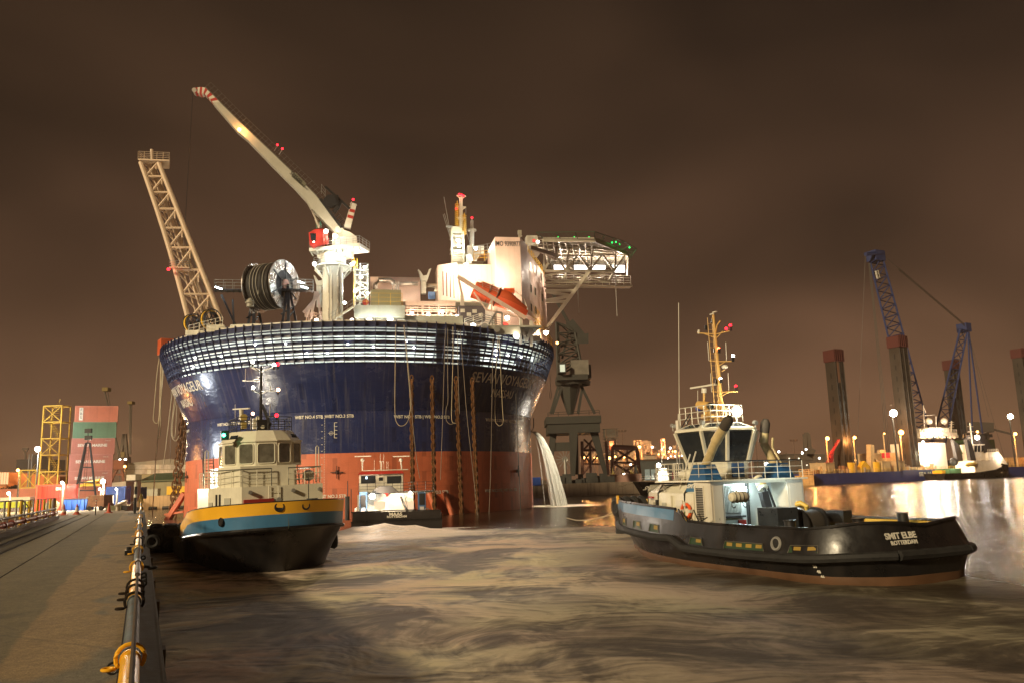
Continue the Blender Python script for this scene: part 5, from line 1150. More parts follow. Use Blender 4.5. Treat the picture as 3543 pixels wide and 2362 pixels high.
for i in range(8):
    j = (i+1) % 8; a0, a1, c0, c1 = R1[i], R1[j], R2_[i], R2_[j]; ins = lambda p, q, t_: p.lerp(q, t_)
    q = [ins(a0, a1, .07), ins(a0, a1, .93), ins(c0, c1, .93), ins(c0, c1, .07)]; q = [q[0].lerp(q[3], .05), q[1].lerp(q[2], .05), q[2].lerp(q[1], .04), q[3].lerp(q[0], .04)]
    MB().poly(q).build('wheelhouse_window', GLASS, wh)
    q = [R2_[i].lerp(R2_[j], .14), R2_[i].lerp(R2_[j], .86), R3_[i].lerp(R3_[j], .8), R3_[i].lerp(R3_[j], .2)]; q = [p+Vector((0, 0, .14 if k < 2 else 0))for k, p in enumerate(q)]; q = [q[0].lerp(q[3], .15), q[1].lerp(q[2], .15), q[2].lerp(q[1], .15), q[3].lerp(q[0], .15)]
    c0_ = sum(q, Vector())/4; nn = (q[1]-q[0]).cross(q[2]-q[0]).normalized(); nn = nn if (c0_-Vector((wc[0], wc[1], 6))).dot(nn) > 0 else -nn
    MB().poly([p+nn*.02 for p in q]).build('skylight', GLASS, wh)
b = MB(); b.box(wc[0]-1.70, wc[0]-1.62, -.42, .42, 4.5, 5.4); b.build('wheelhouse_door', mat('blue_door', (.03, .08, .2), .4), wh)
b = MB(); b.cyl((wc[0]-.4, .3, 5.0), (wc[0]-.4, .3, 5.9), .28, n=10); b.cbox((wc[0]+.7, -.2, 5.5), .7, 2.0, .6); b.cbox((wc[0]-.7, -.6, 5.3), .5, .7, .9); b.build('helm_console', mat('console_grey', (.1, .11, .13), .5), wh)
lamp(wh, (wc[0]-.3, .4, 6.6), 6, (1, .75, .5), .1); MB().ball((wc[0]-.9, -.45, 6.35), .035, 6).build('console_lamp', COOL, wh)
for y_, x_ in ((1.9, 12.2), (-1.9, 12.2), (2.0, 14.8)):
    b = MB(); b.cyl((x_, y_, 7.25), (x_, y_, 7.5), .03, n=5); b.cyl((x_-.12, y_, 7.55), (x_+.1, y_, 7.6), .13, n=10); b.build('search_light', STEEL, wh)
# monkey island railing, stair, mast
MB().rail([(12.3, 1.2, 7.6), (12.3, -1.1, 7.6)], 1.0, .03, .45, 3).build('top_railing', WHITE, TUG)
MB().rail([(12.3, 1.2, 7.6), (15.0, 1.3, 7.6)], 1.0, .03, .5, 3).build('top_railing', WHITE, TUG)
MB().rail([(12.3, -1.1, 7.6), (14.6, -1.2, 7.6)], 1.0, .03, .5, 3).build('top_railing', WHITE, TUG)
b = MB()
for q in ((2345, 1500, 2388, 1427), (2354, 1505, 2397, 1430)): b.beam(e_(q[0], q[1], 1.6), e_(q[2], q[3], 1.2), .05)
b.tube([e_(2343, 1620, 2), e_(2343, 1500, 1.6)], .03, 5); b.tube([e_(2352, 1620, 2), e_(2352, 1500, 1.6)], .03, 5); b.build('stair_rail', DARK, TUG)
for q in ((2350, 1690, 2388, 1570), (2370, 1690, 2408, 1560)): MB().beam(e_(q[0], q[1], 3.0), e_(q[2], q[3], 2.2), .06).build('ladder_stile', WHITE, TUG)
mx0 = 12.9
def em(px, py): return e_(px, py, 0.)
b = MB(); b.cyl(em(2494, 1370), em(2468, 1090), .11, .08, n=8)
for x_ in (2473, 2488, 2503, 2518): b.cyl(em(x_, 1455), em(2494, 1368), .055, n=6)
b.cyl(em(2474, 1452), em(2515, 1452), .06, n=6)
b.ladder(em(2480, 1410), em(2455, 1100), .32, .022)
for (x0, y0), (x1, y1), (mx, my) in (((2413, 1152), (2525, 1145), (2477, 1168)), ((2455, 1247), (2535, 1249), (2484, 1262)), ((2464, 1353), (2550, 1352), (2492, 1368))):
    b.cyl(em(x0, y0), em(mx, my-12), .035, n=5); b.cyl(em(x1, y1), em(mx, my-12), .035, n=5); b.cyl(em(x0+20, y0+1), em(mx, my+2), .03, n=5); b.cyl(em(x1-25, y1+1), em(mx, my+4), .03, n=5)
b.tube([em(2474, 1160), em(2482, 1125), em(2492, 1110)], .05, 6); b.cyl(em(2497, 1284), em(2508, 1278), .03, n=5)
mast = b.build('signal_mast', MUST, TUG, True)
b = MB(); b.tube([em(2468, 1092), em(2470, 1083)], .04, 5); b.cbox(em(2464, 1087), .32, .12, .07); b.cbox(em(2473, 1080), .3, .12, .06); b.cyl(em(2418, 1155), em(2418, 1141), .07, n=8); b.ball(em(2508, 1268), .19, 10, sz=.6)
b.build('mast_fittings', WHITE, mast, True)
b = MB()
for x, y in ((2443, 1135), (2464, 1113), (2472, 1212), (2478, 1318), (2528, 1138), (2536, 1243), (2548, 1345), (2488, 1214), (2495, 1318)): b.cyl(em(x, y+7), em(x, y-9), .08, n=8)
b.build('lamp_housing', DARK, mast)
for x, y, mt_ in ((2527, 1126, RLAMP), (2486, 1205, mat('orange_red_lamp', (0, 0, 0), emis=(1., .15, .05), estr=12)), (2536, 1230, WLAMP), (2493, 1309, WLAMP), (2546, 1335, RLAMP), (2513, 1137, RLAMP)):
    MB().ball(em(x, y), .085, 8).build('signal_lamp', mt_, mast)
lamp(mast, em(2527, 1127)+Vector((-.3, 0, 0)), 6, (1, .05, .1), .05); lamp(mast, em(2546, 1335)+Vector((-.3, 0, 0)), 8, (1, .05, .1), .05)
b = MB()
for q in ((2348, 1048, 2350, 1430), (2448, 1183, 2453, 1247), (2511, 1184, 2514, 1247), (2458, 1290, 2462, 1355), (2519, 1289, 2522, 1353), (2414, 1350, 2415, 1440), (2411, 1388, 2413, 1440)): b.cyl(em(*q[:2]), em(*q[2:]), .022, n=4)
b.cbox(em(2347, 1470), .26, .2, .62); b.cyl(em(2348, 1430), em(2348, 1455), .05, n=6); b.cyl(em(2350, 1480), em(2350, 1510), .04, n=5)
b.build('whip_antenna', WHITE, TUG)
b = MB(); b.beam(em(2390, 1342), em(2478, 1328), .12, .1); b.cyl(em(2436, 1358), em(2436, 1342), .15, n=10); b.cyl(em(2436, 1395), em(2436, 1356), .07, n=8, m=1); rd = b.build('radar_scanner', [WHITE, MUST], TUG)
text('radar_lettering', 'ALPHATRON', .16, DTEXT, rd, flat(em(2410, 1340)+Vector((-.07, 0, 0)), (em(2478, 1328)-em(2390, 1342)), (0, 0, 1), .0), .003)
b = MB(); b.cyl(em(2450, 1405)+Vector((-.1, 0, 0)), em(2436, 1398)+Vector((.5, 0, 0)), .26, n=16); b.cbox(em(2448, 1430), .3, .3, .8); b.cbox(em(2449, 1438), .35, .7, .25); fm = b.build('water_monitor', MUST, TUG, True)
MB().ball(em(2450, 1405)+Vector((-.25, .03, 0)), .21, 10).build('monitor_lens', GLASS, fm)
MB().ball(em(2420, 1410), .24, 12, sz=1.1).build('blue_dome', mat('deep_blue', (.01, .03, .25), .4), TUG)
lf = em(2550, 1421); b = MB(); b.ball(lf, .27, 10); b.cyl(lf+Vector((0, 0, -.2)), em(2555, 1490), .03, n=5, m=1); b.build('masthead_floodlight', [WLAMP, STEEL], TUG); lamp(TUG, lf+Vector((.35, -.1, .1)), 200, (1, .9, .65), .12); lamp(TUG, lf+Vector((-.3, .1, .1)), 500, (1, .93, .66), .15)
# funnels
for s_, pts, base in ((1, ((2437, 1618), (2475, 1527), (2520, 1452)), (2385, 2462, 1608, 1662)), (-1, ((2690, 1625), (2641, 1530), (2648, 1462)), (2655, 2742, 1603, 1655))):
    yy = 2.7*s_; P = [e_(x, y, yy) for x, y in pts]
    d2 = (P[2]-P[1]).normalized(); b = MB(); b.tube([P[0], P[1].lerp(P[0], .03), P[1]+d2*.05], .235, 14); b.tube([P[1], P[2]], .27, 14); f_ = b.build('exhaust_funnel', SOOT, TUG, True)
    b = MB(); b.tube([P[2]-d2*.55, P[2], P[2]+d2*.18+Vector((-.02, 0, .05))], [.275, .28, .15], 14); b.build('funnel_mouth', mat('sooty_black', (.05, .04, .03), .8), f_, True)
    q0, q1 = e_(base[0], base[3], yy), e_(base[1], base[2], yy); xa, xb = min(q0.x, q1.x), max(q0.x, q1.x)
    zt_, zb_ = 4.98, 4.4; xm = P[0].x; b = MB(); b.hexa([(xm-.75, yy-.55, zb_), (xm+.75, yy-.55, zb_), (xm+.75, yy+.55, zb_), (xm-.75, yy+.55, zb_), (xm-.45, yy-.38, zt_+.25), (xm+.45, yy-.38, zt_+.25), (xm+.45, yy+.38, zt_+.25), (xm-.45, yy+.38, zt_+.25)])
    b.cbox((xm-.55, yy, zt_+.12), .2, .5, .12, m=1); b.build('funnel_base', [BBASE, STEEL], TUG)
    if s_ < 0: b = MB(); b.tube([e_(2702, 1600, yy), e_(2672, 1545, yy)], .06, 6); b.tube([e_(2672, 1545, yy), e_(2674, 1512, yy)], .08, 6); b.build('small_exhaust', SOOT, TUG, True)
# company board on the port casing
q = [e_(2381, 1688, 3.1), e_(2409, 1688, 3.1), e_(2432, 1612, 2.9), e_(2402, 1612, 2.9)]; b = MB(); b.prism(q, (0, .06, 0)); brd = b.build('name_board', mat('pale_blue_board', (.55, .60, .62), .4), TUG)
q2 = [q[0].lerp(q[3], -.15), q[1].lerp(q[2], -.15), q[1].lerp(q[2], .35), q[0].lerp(q[3], .35)]; MB().prism([p+Vector((0, .075, 0)) for p in q2], (0, .02, 0)).build('board_band', TBLUE, brd)
c_ = (q2[0]+q2[1]+q2[2]+q2[3])/4+Vector((0, .1, .0)); text('board_lettering', 'SMIT', .33, LTEXT, brd, flat(c_, (q[1]-q[0]), (q[3]-q[0]), .0), .01, bold=.01, sx=.9)
c_ = q[0].lerp(q[2], .62)+Vector((0, .09, 0)); MB().cbox(c_, .1, .02, .45, 0).build('board_emblem', TYEL, brd)
# tow winch and deck gear
NVD = mat('winch_dark_blue', (.03, .038, .05), .35, var=.3, scale=2)
b = MB(); z0 = 1.3
b.box(6.2, 7.6, 1.2, 2.5, z0, 3.0); b.build('winch_drive_box', NVD, TUG)
b = MB(); b.lathe([(.5, -1.6), (.5, -.2), (.85, -.2), (.85, -.1), (.5, -.1), (.5, 1.1), (.85, 1.1), (.85, 1.2), (.5, 1.2)], (6.9, -.5, 2.1), (0, 1, 0), 24); b.cbox((6.9, -2.2, 2.0), 1.2, .6, 1.4); b.cbox((6.9, .9, 2.1), .8, .4, 1.5); b.build('tow_winch', DARK, TUG, True)
b = MB(); b.lathe([(.66, -.1), (.72, .1), (.66, .5), (.72, .8), (.66, 1.1)], (6.9, -.5, 2.1), (0, 1, 0), 24); b.build('winch_rope', mat('dark_rope', (.05, .042, .035), .8), TUG, True)
for x_, y_, h in ((5.0, 2.9, 1.15), (4.2, -.6, 1.1), (8.2, 3.4, .9), (3.6, -2.9, 1.3), (3.2, 1.5, 1.0), (.9, .8, 1.05)):
    b = MB(); b.cyl((x_, y_, z0), (x_, y_, z0+h), .26, n=16); b.cyl((x_, y_, z0+h), (x_, y_, z0+h+.05), .31, n=16); b.build('tow_bollard', DARK, TUG, True)
b = MB()
for k in range(9): b.torus((4.4+.06*math.sin(k*2), 1.9+.06*math.cos(k*3), z0+.32+.05*k), (.15*math.sin(k), .15*math.cos(k*1.7), 1), .45-.02*k, .035, 20, 5)
cr = b.build('rope_coil', mat('olive_yellow_rope', (.45, .36, .06), .7), TUG, True)
b = MB(); b.tube([e_(2745, 1745, -2.4), e_(2770, 1738, -2.6), e_(2790, 1750, -2.8), e_(2800, 1790, -3)], .14, 10); b.build('yellow_hose', INY, TUG, True)
# towing A frame with the banded roller, liferaft canister
b = MB(); b.beam(e_(2640, 1700, -.6), e_(2665, 1790, -.8), .45, .3); b.beam(e_(2655, 1680, -1.2), e_(2690, 1775, -1.6), .09); b.beam(e_(2632, 1650, -.8), e_(2650, 1705, -.8), .1); b.build('crane_jib', DARK, TUG)
a_, c_ = e_(2620, 1650, -.8), e_(2642, 1690, -.8); d_ = c_-a_; b = MB()
for k, m_ in enumerate((0, 1, 0, 2, 0)): b.cyl(a_+d_*(k/5), a_+d_*((k+1)/5), .27, n=16, m=m_)
b.build('banded_roller', [CREAM, BBASE, MUST], TUG)
rc = ex(2557, 1717, 7.4); b = MB(); b.lathe([(.02, -.55), (.2, -.5), (.27, -.3), (.27, .3), (.2, .5), (.02, .55)], rc, (0, 1, 0), 18); lr = b.build('liferaft_canister', CREAM, TUG, True)
b = MB(); 
for k in (-.35, -.1, .15, .38): b.torus(rc+Vector((0, k, 0)), (0, 1, 0), .275, .02, 18, 4)
for k in (-.35, .35): b.torus(rc+Vector((0, k, -.35)), (0, 1, 0), .16, .025, 12, 4)
b.build('canister_straps', DARK, lr)
rc = e_(2376, 1640, 2.6); b = MB(); b.lathe([(.02, -.6), (.2, -.55), (.27, -.3), (.27, .3), (.2, .55), (.02, .6)], rc, (1, 0, 0), 18); b.build('liferaft_canister', CREAM, TUG, True)
b = MB(); b.cyl(e_(2332, 1655, 1.5), e_(2332, 1632, 1.5), .12, n=10); b.build('dark_red_lantern', mat('dark_red', (.12, .01, .01), .4), TUG)
MB().rail([e_(2275, 1668, 1.5), e_(2330, 1668, 1.5), e_(2350, 1668, 2.4)], 1.1, .03, .7, 2).build('forward_railing', WHITE, TUG)
b = MB(); b.beam(e_(2400, 1762, 3.8), e_(2420, 1808, 3.8), .05); b.beam(e_(2447, 1788, 3.8), e_(2415, 1808, 3.8), .05); b.beam(e_(2357, 1765, 4.3), e_(2381, 1803, 4.3), .06); b.build('deck_stays', DARK, TUG)
b = MB(); b.hexa([(11.0, 4.30, 2.2), (11.9, 4.24, 2.2), (11.9, 4.34, 2.2), (11.0, 4.4, 2.2), (11.0, 4.30, 2.28), (11.7, 4.2, 2.95), (11.7, 4.3, 2.95), (11.0, 4.4, 2.28)]); b.build('bulwark_step', BLK, TUG)
# yellow forecastle inner face at the bow
b = MB(); b.poly([(19.0, -2.9, 1.4), (22.2, -1.2, 1.6), (22.2, -1.1, 3.6), (19.0, -2.9, 3.5)]); b.build('bow_inner_bulwark', mat('pale_orange_panel', (.8, .55, .28), .5), TUG)
# tow line from the bow
b = MB(); w0 = EL.wo((23.6, 0, 2.6)); w1 = WV.y(1960, 1790, 100); b.tube([(0, 0, 0)]+[tuple(((w1-w0)*t_+Vector((0, 0, -2.2*t_*(1-t_))))) for t_ in (.25, .5, .75, 1)], .05, 5); o = b.build('tow_rope', ROPE, None); o.location = w0; things_tag(o, 'slack rope leading left over the water from the bow of the tugboat SMIT ELBE', 'rope')
# ---------------- left-hand tug
LT = View(-13.4, 48.4, -63.2)
def l_(px, py, y): return LT.y(px, py, y)
def lx(px, py, x): return LT.x(px, py, x)
T2 = EV(LT, 'tugboat', 'bow-on tugboat with yellow and blue bulwark bands, white house and tyres, beside the quay', 'tugboat')
T2.rotation_euler = (rad(1.2), 0, rad(LT.deg))
Q_ = []
yo = .45
for x, wl, kn, rl, kz, bz, rz_ in ((-23, 2.6, 3.3, 3.2, 1.2, 1.3, 2.0), (-20, 3.3, 3.9, 3.8, 1.3, 1.4, 2.1), (-15, 3.6, 4.2, 4.15, 1.45, 1.6, 2.5), (-11, 3.7, 4.3, 4.3, 1.65, 2.2, 3.0), (-8, 3.7, 4.4, 4.45, 1.85, 2.6, 3.35), (-5, 3.5, 4.35, 4.45, 2.05, 2.85, 3.55), (-2.6, 3.0, 4.1, 4.25, 2.2, 3.0, 3.68), (-.9, 2.3, 3.6, 3.8, 2.3, 3.1, 3.78), (.3, 1.4, 2.8, 3.05, 2.38, 3.18, 3.84), (1.0, .7, 1.9, 2.15, 2.42, 3.22, 3.88), (1.35, .05, .9, 1.1, 2.44, 3.24, 3.9), (1.45, .0, .0, .0, 2.44, 3.24, 3.9)):
    fl = max(0, (x+3)/4.4)
    Q_.append((x, [(wl*.7, -1.5, -fl*1.6), (wl, .0, -fl*1.1), (wl*.55+kn*.45, kz*.5, -fl*.7), (kn, kz, 0), (kn+.03, kz+.02, 0), (kn*.45+rl*.55, bz, 0), (rl, rz_, .1*fl), (rl, rz_+.06, .1*fl)]))
weld(hull_skin(Q_, 0, 4).build('hull', BLK, T2))
weld(hull_skin(Q_, 4, 5).build('blue_band', TBLUE, T2)); weld(hull_skin(Q_, 5, 6).build('yellow_band', TYEL, T2)); weld(hull_skin(Q_, 6, 7).build('rail_cap', BLK, T2))
hull_skin(Q_, 5, 6, shrink=.1).build('inner_bulwark', INY, T2); deckpoly(Q_, 5, 2.3).build('deck', GRN, T2)
b = MB()
for s_ in (1, -1): b.tube([(x+.02, s_*(pr[3][0]+.04), pr[3][1]) for x, pr in Q_[3:]], .13, 6)
b.build('rubbing_strake', BLK, T2, True)
def bowpt(px, py):   # first hit on the bow bulwark, found by marching along the sight line
    d = ray(px, py); o_ = LT.lo((0, 0, ZC)); d = Vector((d.x*LT.c+d.y*LT.s, -d.x*LT.s+d.y*LT.c, d.z)); t_ = 40.
    while t_ < 80:
        p = o_+d*t_
        for (x0, p0), (x1, p1) in zip(Q_, Q_[1:]):
            if x0 <= p.x <= x1:
                u_ = (p.x-x0)/(x1-x0); w = p0[5][0]+(p1[5][0]-p0[5][0])*u_
                if abs(p.y) <= w: return p-d*.05
        t_ += .04
    return o_+d*46
for x, y, r_ in ((972, 1750, .24), (1063, 1748, .2), (768, 1800, .2)):
    p = bowpt(x, y); n_ = Vector((p.x+5, p.y, .0)).normalized() if x > 800 else Vector((.35, -1, 0)).normalized()
    b = MB(); b.torus(p, n_, r_, .06, 18, 6); b.build('fairlead', DARK, T2, True); MB().cyl(p-n_*.05, p+n_*.02, r_*.95, n=14).build('fairlead_opening', DARK if x != 1063 else CREAM, T2)
# tyre fenders along the starboard quarter and bow shoulder
for i, (x_, y_, z_) in enumerate([(-8.6, -4.45, 1.0), (-10.2, -4.45, .9), (-12.4, -4.4, .85), (-14.6, -4.3, .8), (-17, -4.2, .8), (-19.5, -4.1, .7), (-21.6, -3.8, .7), (-6.9, 4.6, 1.15), (-10.5, 4.6, .9)]):
    b = MB(); b.torus((x_, y_, z_), (0, 1, .12), .48, .24, 18, 8); b.build('tyre_fender', TIRE, T2, True)
# deckhouse (two levels)
def house2(poly, z0, z1, name, mt, par=T2, taper=0.):
    c_ = sum((Vector((x, y, 0)) for x, y in poly), Vector())/len(poly); b = MB(); n = len(poly); B0 = [Vector((x, y, z0)) for x, y in poly]; B1 = [Vector((x+(c_.x-x)*taper, y+(c_.y-y)*taper, z1)) for x, y in poly]
    for i in range(n): j = (i+1) % n; b.poly([B0[i], B0[j], B1[j], B1[i]])
    b.poly(B1); o_ = b.build(name, mt, par); weld(o_); [setattr(p, 'use_smooth', False) for p in o_.data.polygons]; return o_
LP = [(-7, -1.25), (-7, 4.0), (-16, 4.0), (-16, -3.0), (-9.6, -3.0)]
dh = house2(LP, 2.3, 4.82, 'deckhouse', CREAM)
UP_ = [(-7.4, 0.0), (-7.4, 1.9), (-8.2, 2.6), (-13.5, 2.6), (-13.5, -2.1), (-9.8, -2.1), (-8.0, -1.1)]
mid = house2([(-7.3, -1.3), (-7.3, 2.3), (-13.8, 2.9), (-13.8, -2.4), (-9.6, -2.4)], 4.82, 6.15, 'wheelhouse_base', CREAM)
# wheelhouse with rounded windows in five front facets
ctr = Vector((-10.0, .55, 0))
fac = [(-10.6, -2.2), (-9.3, -2.1), (-8.1, -1.35), (-7.5, -.3), (-7.35, 1.05), (-7.75, 2.1), (-8.7, 2.95), (-11.8, 2.95), (-12.8, 2.0), (-12.8, -1.5)]
wh2 = house2(fac, 6.15, 7.78, 'wheelhouse', CREAM)
house2([(ctr.x+(x-ctr.x)*1.0, ctr.y+(y-ctr.y)*1.0) for x, y in fac], 7.78, 8.5, 'wheelhouse_roof', CREAM, taper=.22)
b = MB(); P = [Vector((ctr.x+(x-ctr.x)*1.03, ctr.y+(y-ctr.y)*1.03, 7.74)) for x, y in fac]; b.prism(P, (0, 0, .07)); b.build('roof_eave', CREAM, wh2)
def rounded_window(p0, p1, z0, z1, name, mt, par, t0=.12, t1=.88, r_=.14, frame=True):
    p0, p1 = V3((*p0, 0)), V3((*p1, 0)); a_, c_ = p0.lerp(p1, t0), p0.lerp(p1, t1); L_ = (c_-a_).length; u_ = (c_-a_).normalized(); n_ = Vector((u_.y, -u_.x, 0)); n_ = n_ if n_.dot(a_-Vector((ctr.x, ctr.y, 0))) > 0 else -n_
    pts = []
    for (cx_, cz_, a0_) in ((L_-r_, z1-r_, 0), (r_, z1-r_, 90), (r_, z0+r_, 180), (L_-r_, z0+r_, 270)):
        for k in range(4): t_ = rad(a0_+k*30); pts.append(a_+u_*(cx_+r_*math.cos(t_))+Vector((0, 0, cz_+r_*math.sin(t_)))+n_*.015)
    w = MB().poly(pts).build(name, mt, par)
    if frame: MB().tube(pts+[pts[0]], .045, 5).build('window_frame', CREAM, w)
    return w
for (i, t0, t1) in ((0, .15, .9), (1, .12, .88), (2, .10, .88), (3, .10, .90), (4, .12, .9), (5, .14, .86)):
    rounded_window(fac[i], fac[i+1], 6.3, 7.62, 'wheelhouse_window', mat('interior_toned_glass', (.115, .11, .085), .06, var=.55, scale=1.6, spec=.9), wh2, t0, t1)  # faint interior and reflections put into the glass colour as noise
for i in (1, 5):
    p0, p1 = Vector((*fac[i], 0)), Vector((*fac[i+1], 0)); a_, c_ = p0.lerp(p1, .25), p0.lerp(p1, .85); cc = Vector((ctr.x, ctr.y, 0)); sh = .10
    q = [a_.lerp(cc, sh)+Vector((0, 0, 8.0)), c_.lerp(cc, sh)+Vector((0, 0, 8.0)), c_.lerp(cc, sh+.05)+Vector((0, 0, 8.25)), a_.lerp(cc, sh+.05)+Vector((0, 0, 8.25))]
    nn = ((a_+c_)/2-cc).normalized()*.12; MB().poly([p+nn for p in q]).build('roof_window', GLASS, wh2)
# details on the house
b = MB(); b.box(-7.0, -6.75, -1.15, .75, 2.9, 4.0); fb = b.build('red_fire_locker', mat('dark_red_locker', (.28, .02, .015), .5), T2); text('locker_letter', 'F', .3, LTEXT, fb, flat((-6.75, -.25, 3.3), (0, 1, 0), (0, 0, 1), .01), .003)
b = MB()
for y_, z_ in ((-.75, 4.45), (2.0, 4.45), (3.75, 4.45)): b.cyl((-6.95, y_, z_), (-6.7, y_, z_), .13, n=10)
b.cyl((-6.7, 1.0, 3.9), (-6.4, 1.0, 3.9), .16, n=10); b.build('deck_lamp_housing', STEEL, T2, True)
b = MB(); b.ladder((-6.9, 1.6-.85, 2.5), (-6.9, 1.6-.85, 4.8), .6, .03, side=(0, 1, 0)); b.build('front_ladder', CREAM, T2)
b = MB(); b.box(-9.75, -8.55, -2.5, -2.3, 2.6, 4.0)
side0, side1 = Vector((-7, -1.25, 0)), Vector((-9.6, -3.0, 0)); n_ = Vector((.56, -.83, 0)).normalized()
b = MB()
for t0, t1, z0, z1, k in ((.32, .5, 3.0, 4.15, 0), (.62, .66, 2.5, 4.4, 1), (.72, .76, 2.5, 4.4, 1), (.86, .96, 2.7, 3.9, 0)):
    a_, c_ = side0.lerp(side1, t0), side0.lerp(side1, t1); b.hexa([a_+Vector((0, 0, z0)), c_+Vector((0, 0, z0)), c_+n_*.06+Vector((0, 0, z0)), a_+n_*.06+Vector((0, 0, z0)), a_+Vector((0, 0, z1)), c_+Vector((0, 0, z1)), c_+n_*.06+Vector((0, 0, z1)), a_+n_*.06+Vector((0, 0, z1))], k)
b.build('side_doors', [GREYP, DARK], dh)
# railings round the boat deck
pr_ = [(-15.8, -2.9, 4.82), (-9.6, -2.9, 4.82), (-7.1, -1.2, 4.82), (-7.1, .65, 4.82)]
MB().rail(pr_, 1.1, .025, 1.1, 3).build('boat_deck_railing', CREAM, T2); MB().rail([(-7.1, 1.75, 4.82), (-7.1, 3.9, 4.82), (-15.8, 3.9, 4.82)], 1.1, .025, 1.1, 3).build('boat_deck_railing', CREAM, T2)
b = MB(); b.tube([(-9.6, -2.9, 5.95), (-7.1, -1.2, 5.95), (-7.1, .65, 5.95), (-7.05, .65, 4.3)], .035, 5); b.tube([(-7.05, 1.75, 4.3), (-7.1, 1.75, 5.95), (-7.1, 3.9, 5.95), (-14, 3.9, 5.95)], .035, 5); b.build('black_top_rail', DARK, T2)
for y_ in (3.0, -2.75):
    b = MB(); b.ladder((-11.2, y_, 4.9), (-12.2, y_, 7.0), .7, .035, side=(0, 1, 0), step=.25); b.tube([(-11.0, y_-.35, 4.9), (-11.8, y_-.35, 7.5), (-12.4, y_-.35, 7.6)], .03, 5); b.build('side_stair', DARK, T2)
for y_, x_ in ((-3.0, -10.6), (3.95, -8.2)): b = MB(); b.tube([(x_, y_-.12, 4.9), (x_, y_-.1, 7.3), (x_, y_, 7.4), (x_, y_+.1, 7.3), (x_, y_+.12, 4.9)], .035, 5); b.build('vent_pipe', CREAM, T2, True)
b = MB(); b.lathe([(.02, -.55), (.3, -.5), (.38, -.2), (.38, .2), (.3, .5), (.02, .55)], (-9.2, 3.55, 5.4), (1, 0, 0), 16); b.build('liferaft_canister', CREAM, T2, True)
for y_, h, r_ in ((2.75, .95, .38), (1.3, .35, .3), (4.1-.3, .35, .3)):
    b = MB(); b.cyl((-4.6, y_, 2.3), (-4.6, y_, 3.35+h*.55), r_*.85, n=18); b.cyl((-4.6, y_, 3.32+h*.55), (-4.6, y_, 3.38+h*.55), r_, n=18); b.build('bow_bollard', mat('dark_grey_bollard', (.07, .075, .07), .35), T2, True)
b = MB(); b.beam((-4.6, 2.1, 3.62), (-4.6, 3.4, 3.62), .05); b.cyl((-4.6, 2.5, 3.8), (-4.6, 2.5, 5.4), .03, n=5); b.build('bollard_pin', DARK, T2)
# roof gear
MB().rail([(-8.9, -1.3, 8.48), (-8.6, 0, 8.48), (-8.6, 1.4, 8.48), (-9.2, 2.4, 8.48), (-11.5, 2.4, 8.48), (-11.8, -1.4, 8.48), (-8.9, -1.3, 8.48)], 1.0, .028, .8, 3).build('roof_railing', DARK, T2)
def lm(px, py): return l_(px, py, .6)
b = MB(); b.cyl(lm(912, 1455), lm(918, 1268), .11, .07, n=8)
for q in ((880, 1268, 912, 1285), (880, 1268, 918, 1278), (918, 1285, 975, 1263), (852, 1316, 915, 1316), (882, 1317, 914, 1304), (880, 1345, 914, 1362), (914, 1352, 972, 1352), (914, 1362, 940, 1352), (918, 1400, 945, 1468), (935, 1440, 966, 1440)): b.cyl(lm(*q[:2]), lm(*q[2:]), .05 if q[0] != 918 or q[1] != 1400 else .11, n=5)
m2 = b.build('black_mast', DARK, T2)
for x, y, mt_ in ((888, 1252, WLAMP), (975, 1260, RLAMP), (962, 1262, WLAMP), (888, 1340, WLAMP), (975, 1348, mat('warm_signal_lamp', (0, 0, 0), emis=(1., .5, .3), estr=12)), (885, 1430, mat('warm_signal_lamp', (0, 0, 0), emis=(1., .5, .3), estr=12)), (968, 1436, RLAMP)):
    b = MB(); b.ball(lm(x, y), .12, 8); b.cyl(lm(x, y)-Vector((0, 0, .32)), lm(x, y)-Vector((0, 0, .12)), .07, n=6, m=1); b.build('signal_lamp', [mt_, DARK], m2)
b = MB()
for q in ((863, 1275, 861, 1315), (946, 1396, 943, 1440), (824, 1398, 823, 1450), (878, 1440, 876, 1485), (948, 1335, 948, 1352)): b.cyl(lm(*q[:2]), lm(*q[2:]), .02, n=4)
b.build('whip_antenna', WHITE, T2)
b = MB(); b.beam(lm(817, 1415), lm(873, 1412), .12, .1); b.cyl(lm(845, 1430), lm(845, 1414), .17, n=12); b.cyl(lm(845, 1450), lm(845, 1428), .22, .14, n=12); b.cyl(lm(847, 1486), lm(847, 1450), .16, n=8, m=1); b.build('radar_scanner', [CREAM, DARK], T2)
b = MB(); b.cyl(lm(852, 1444)-Vector((0, 0, 0)), lm(852, 1444)+Vector((.3, 0, 0)), .28, n=16); b.cbox(lm(852, 1470), .4, .4, .5); b.build('roof_floodlight', mat('dull_yellow', (.4, .3, .08), .5), T2, True)
b = MB(); b.cbox(lm(895, 1465), .45, .45, .75); b.cbox(lm(913, 1480), .5, .5, .4); b.cyl(lm(905, 1452), lm(905, 1440), .2, n=12); b.build('funnel_box', CREAM, T2); MB().cbox(lm(918, 1470)+Vector((.3, 0, 0)), .3, .9, .7).build('black_screen', DARK, T2)
b = MB(); c_ = lm(915, 1482)+Vector((.9, 0, .05)); b.cyl(c_-Vector((.1, .12, 0)), c_+Vector((.2, -.12, 0)), .1, .13, n=10); b.build('horn', CREAM, T2)
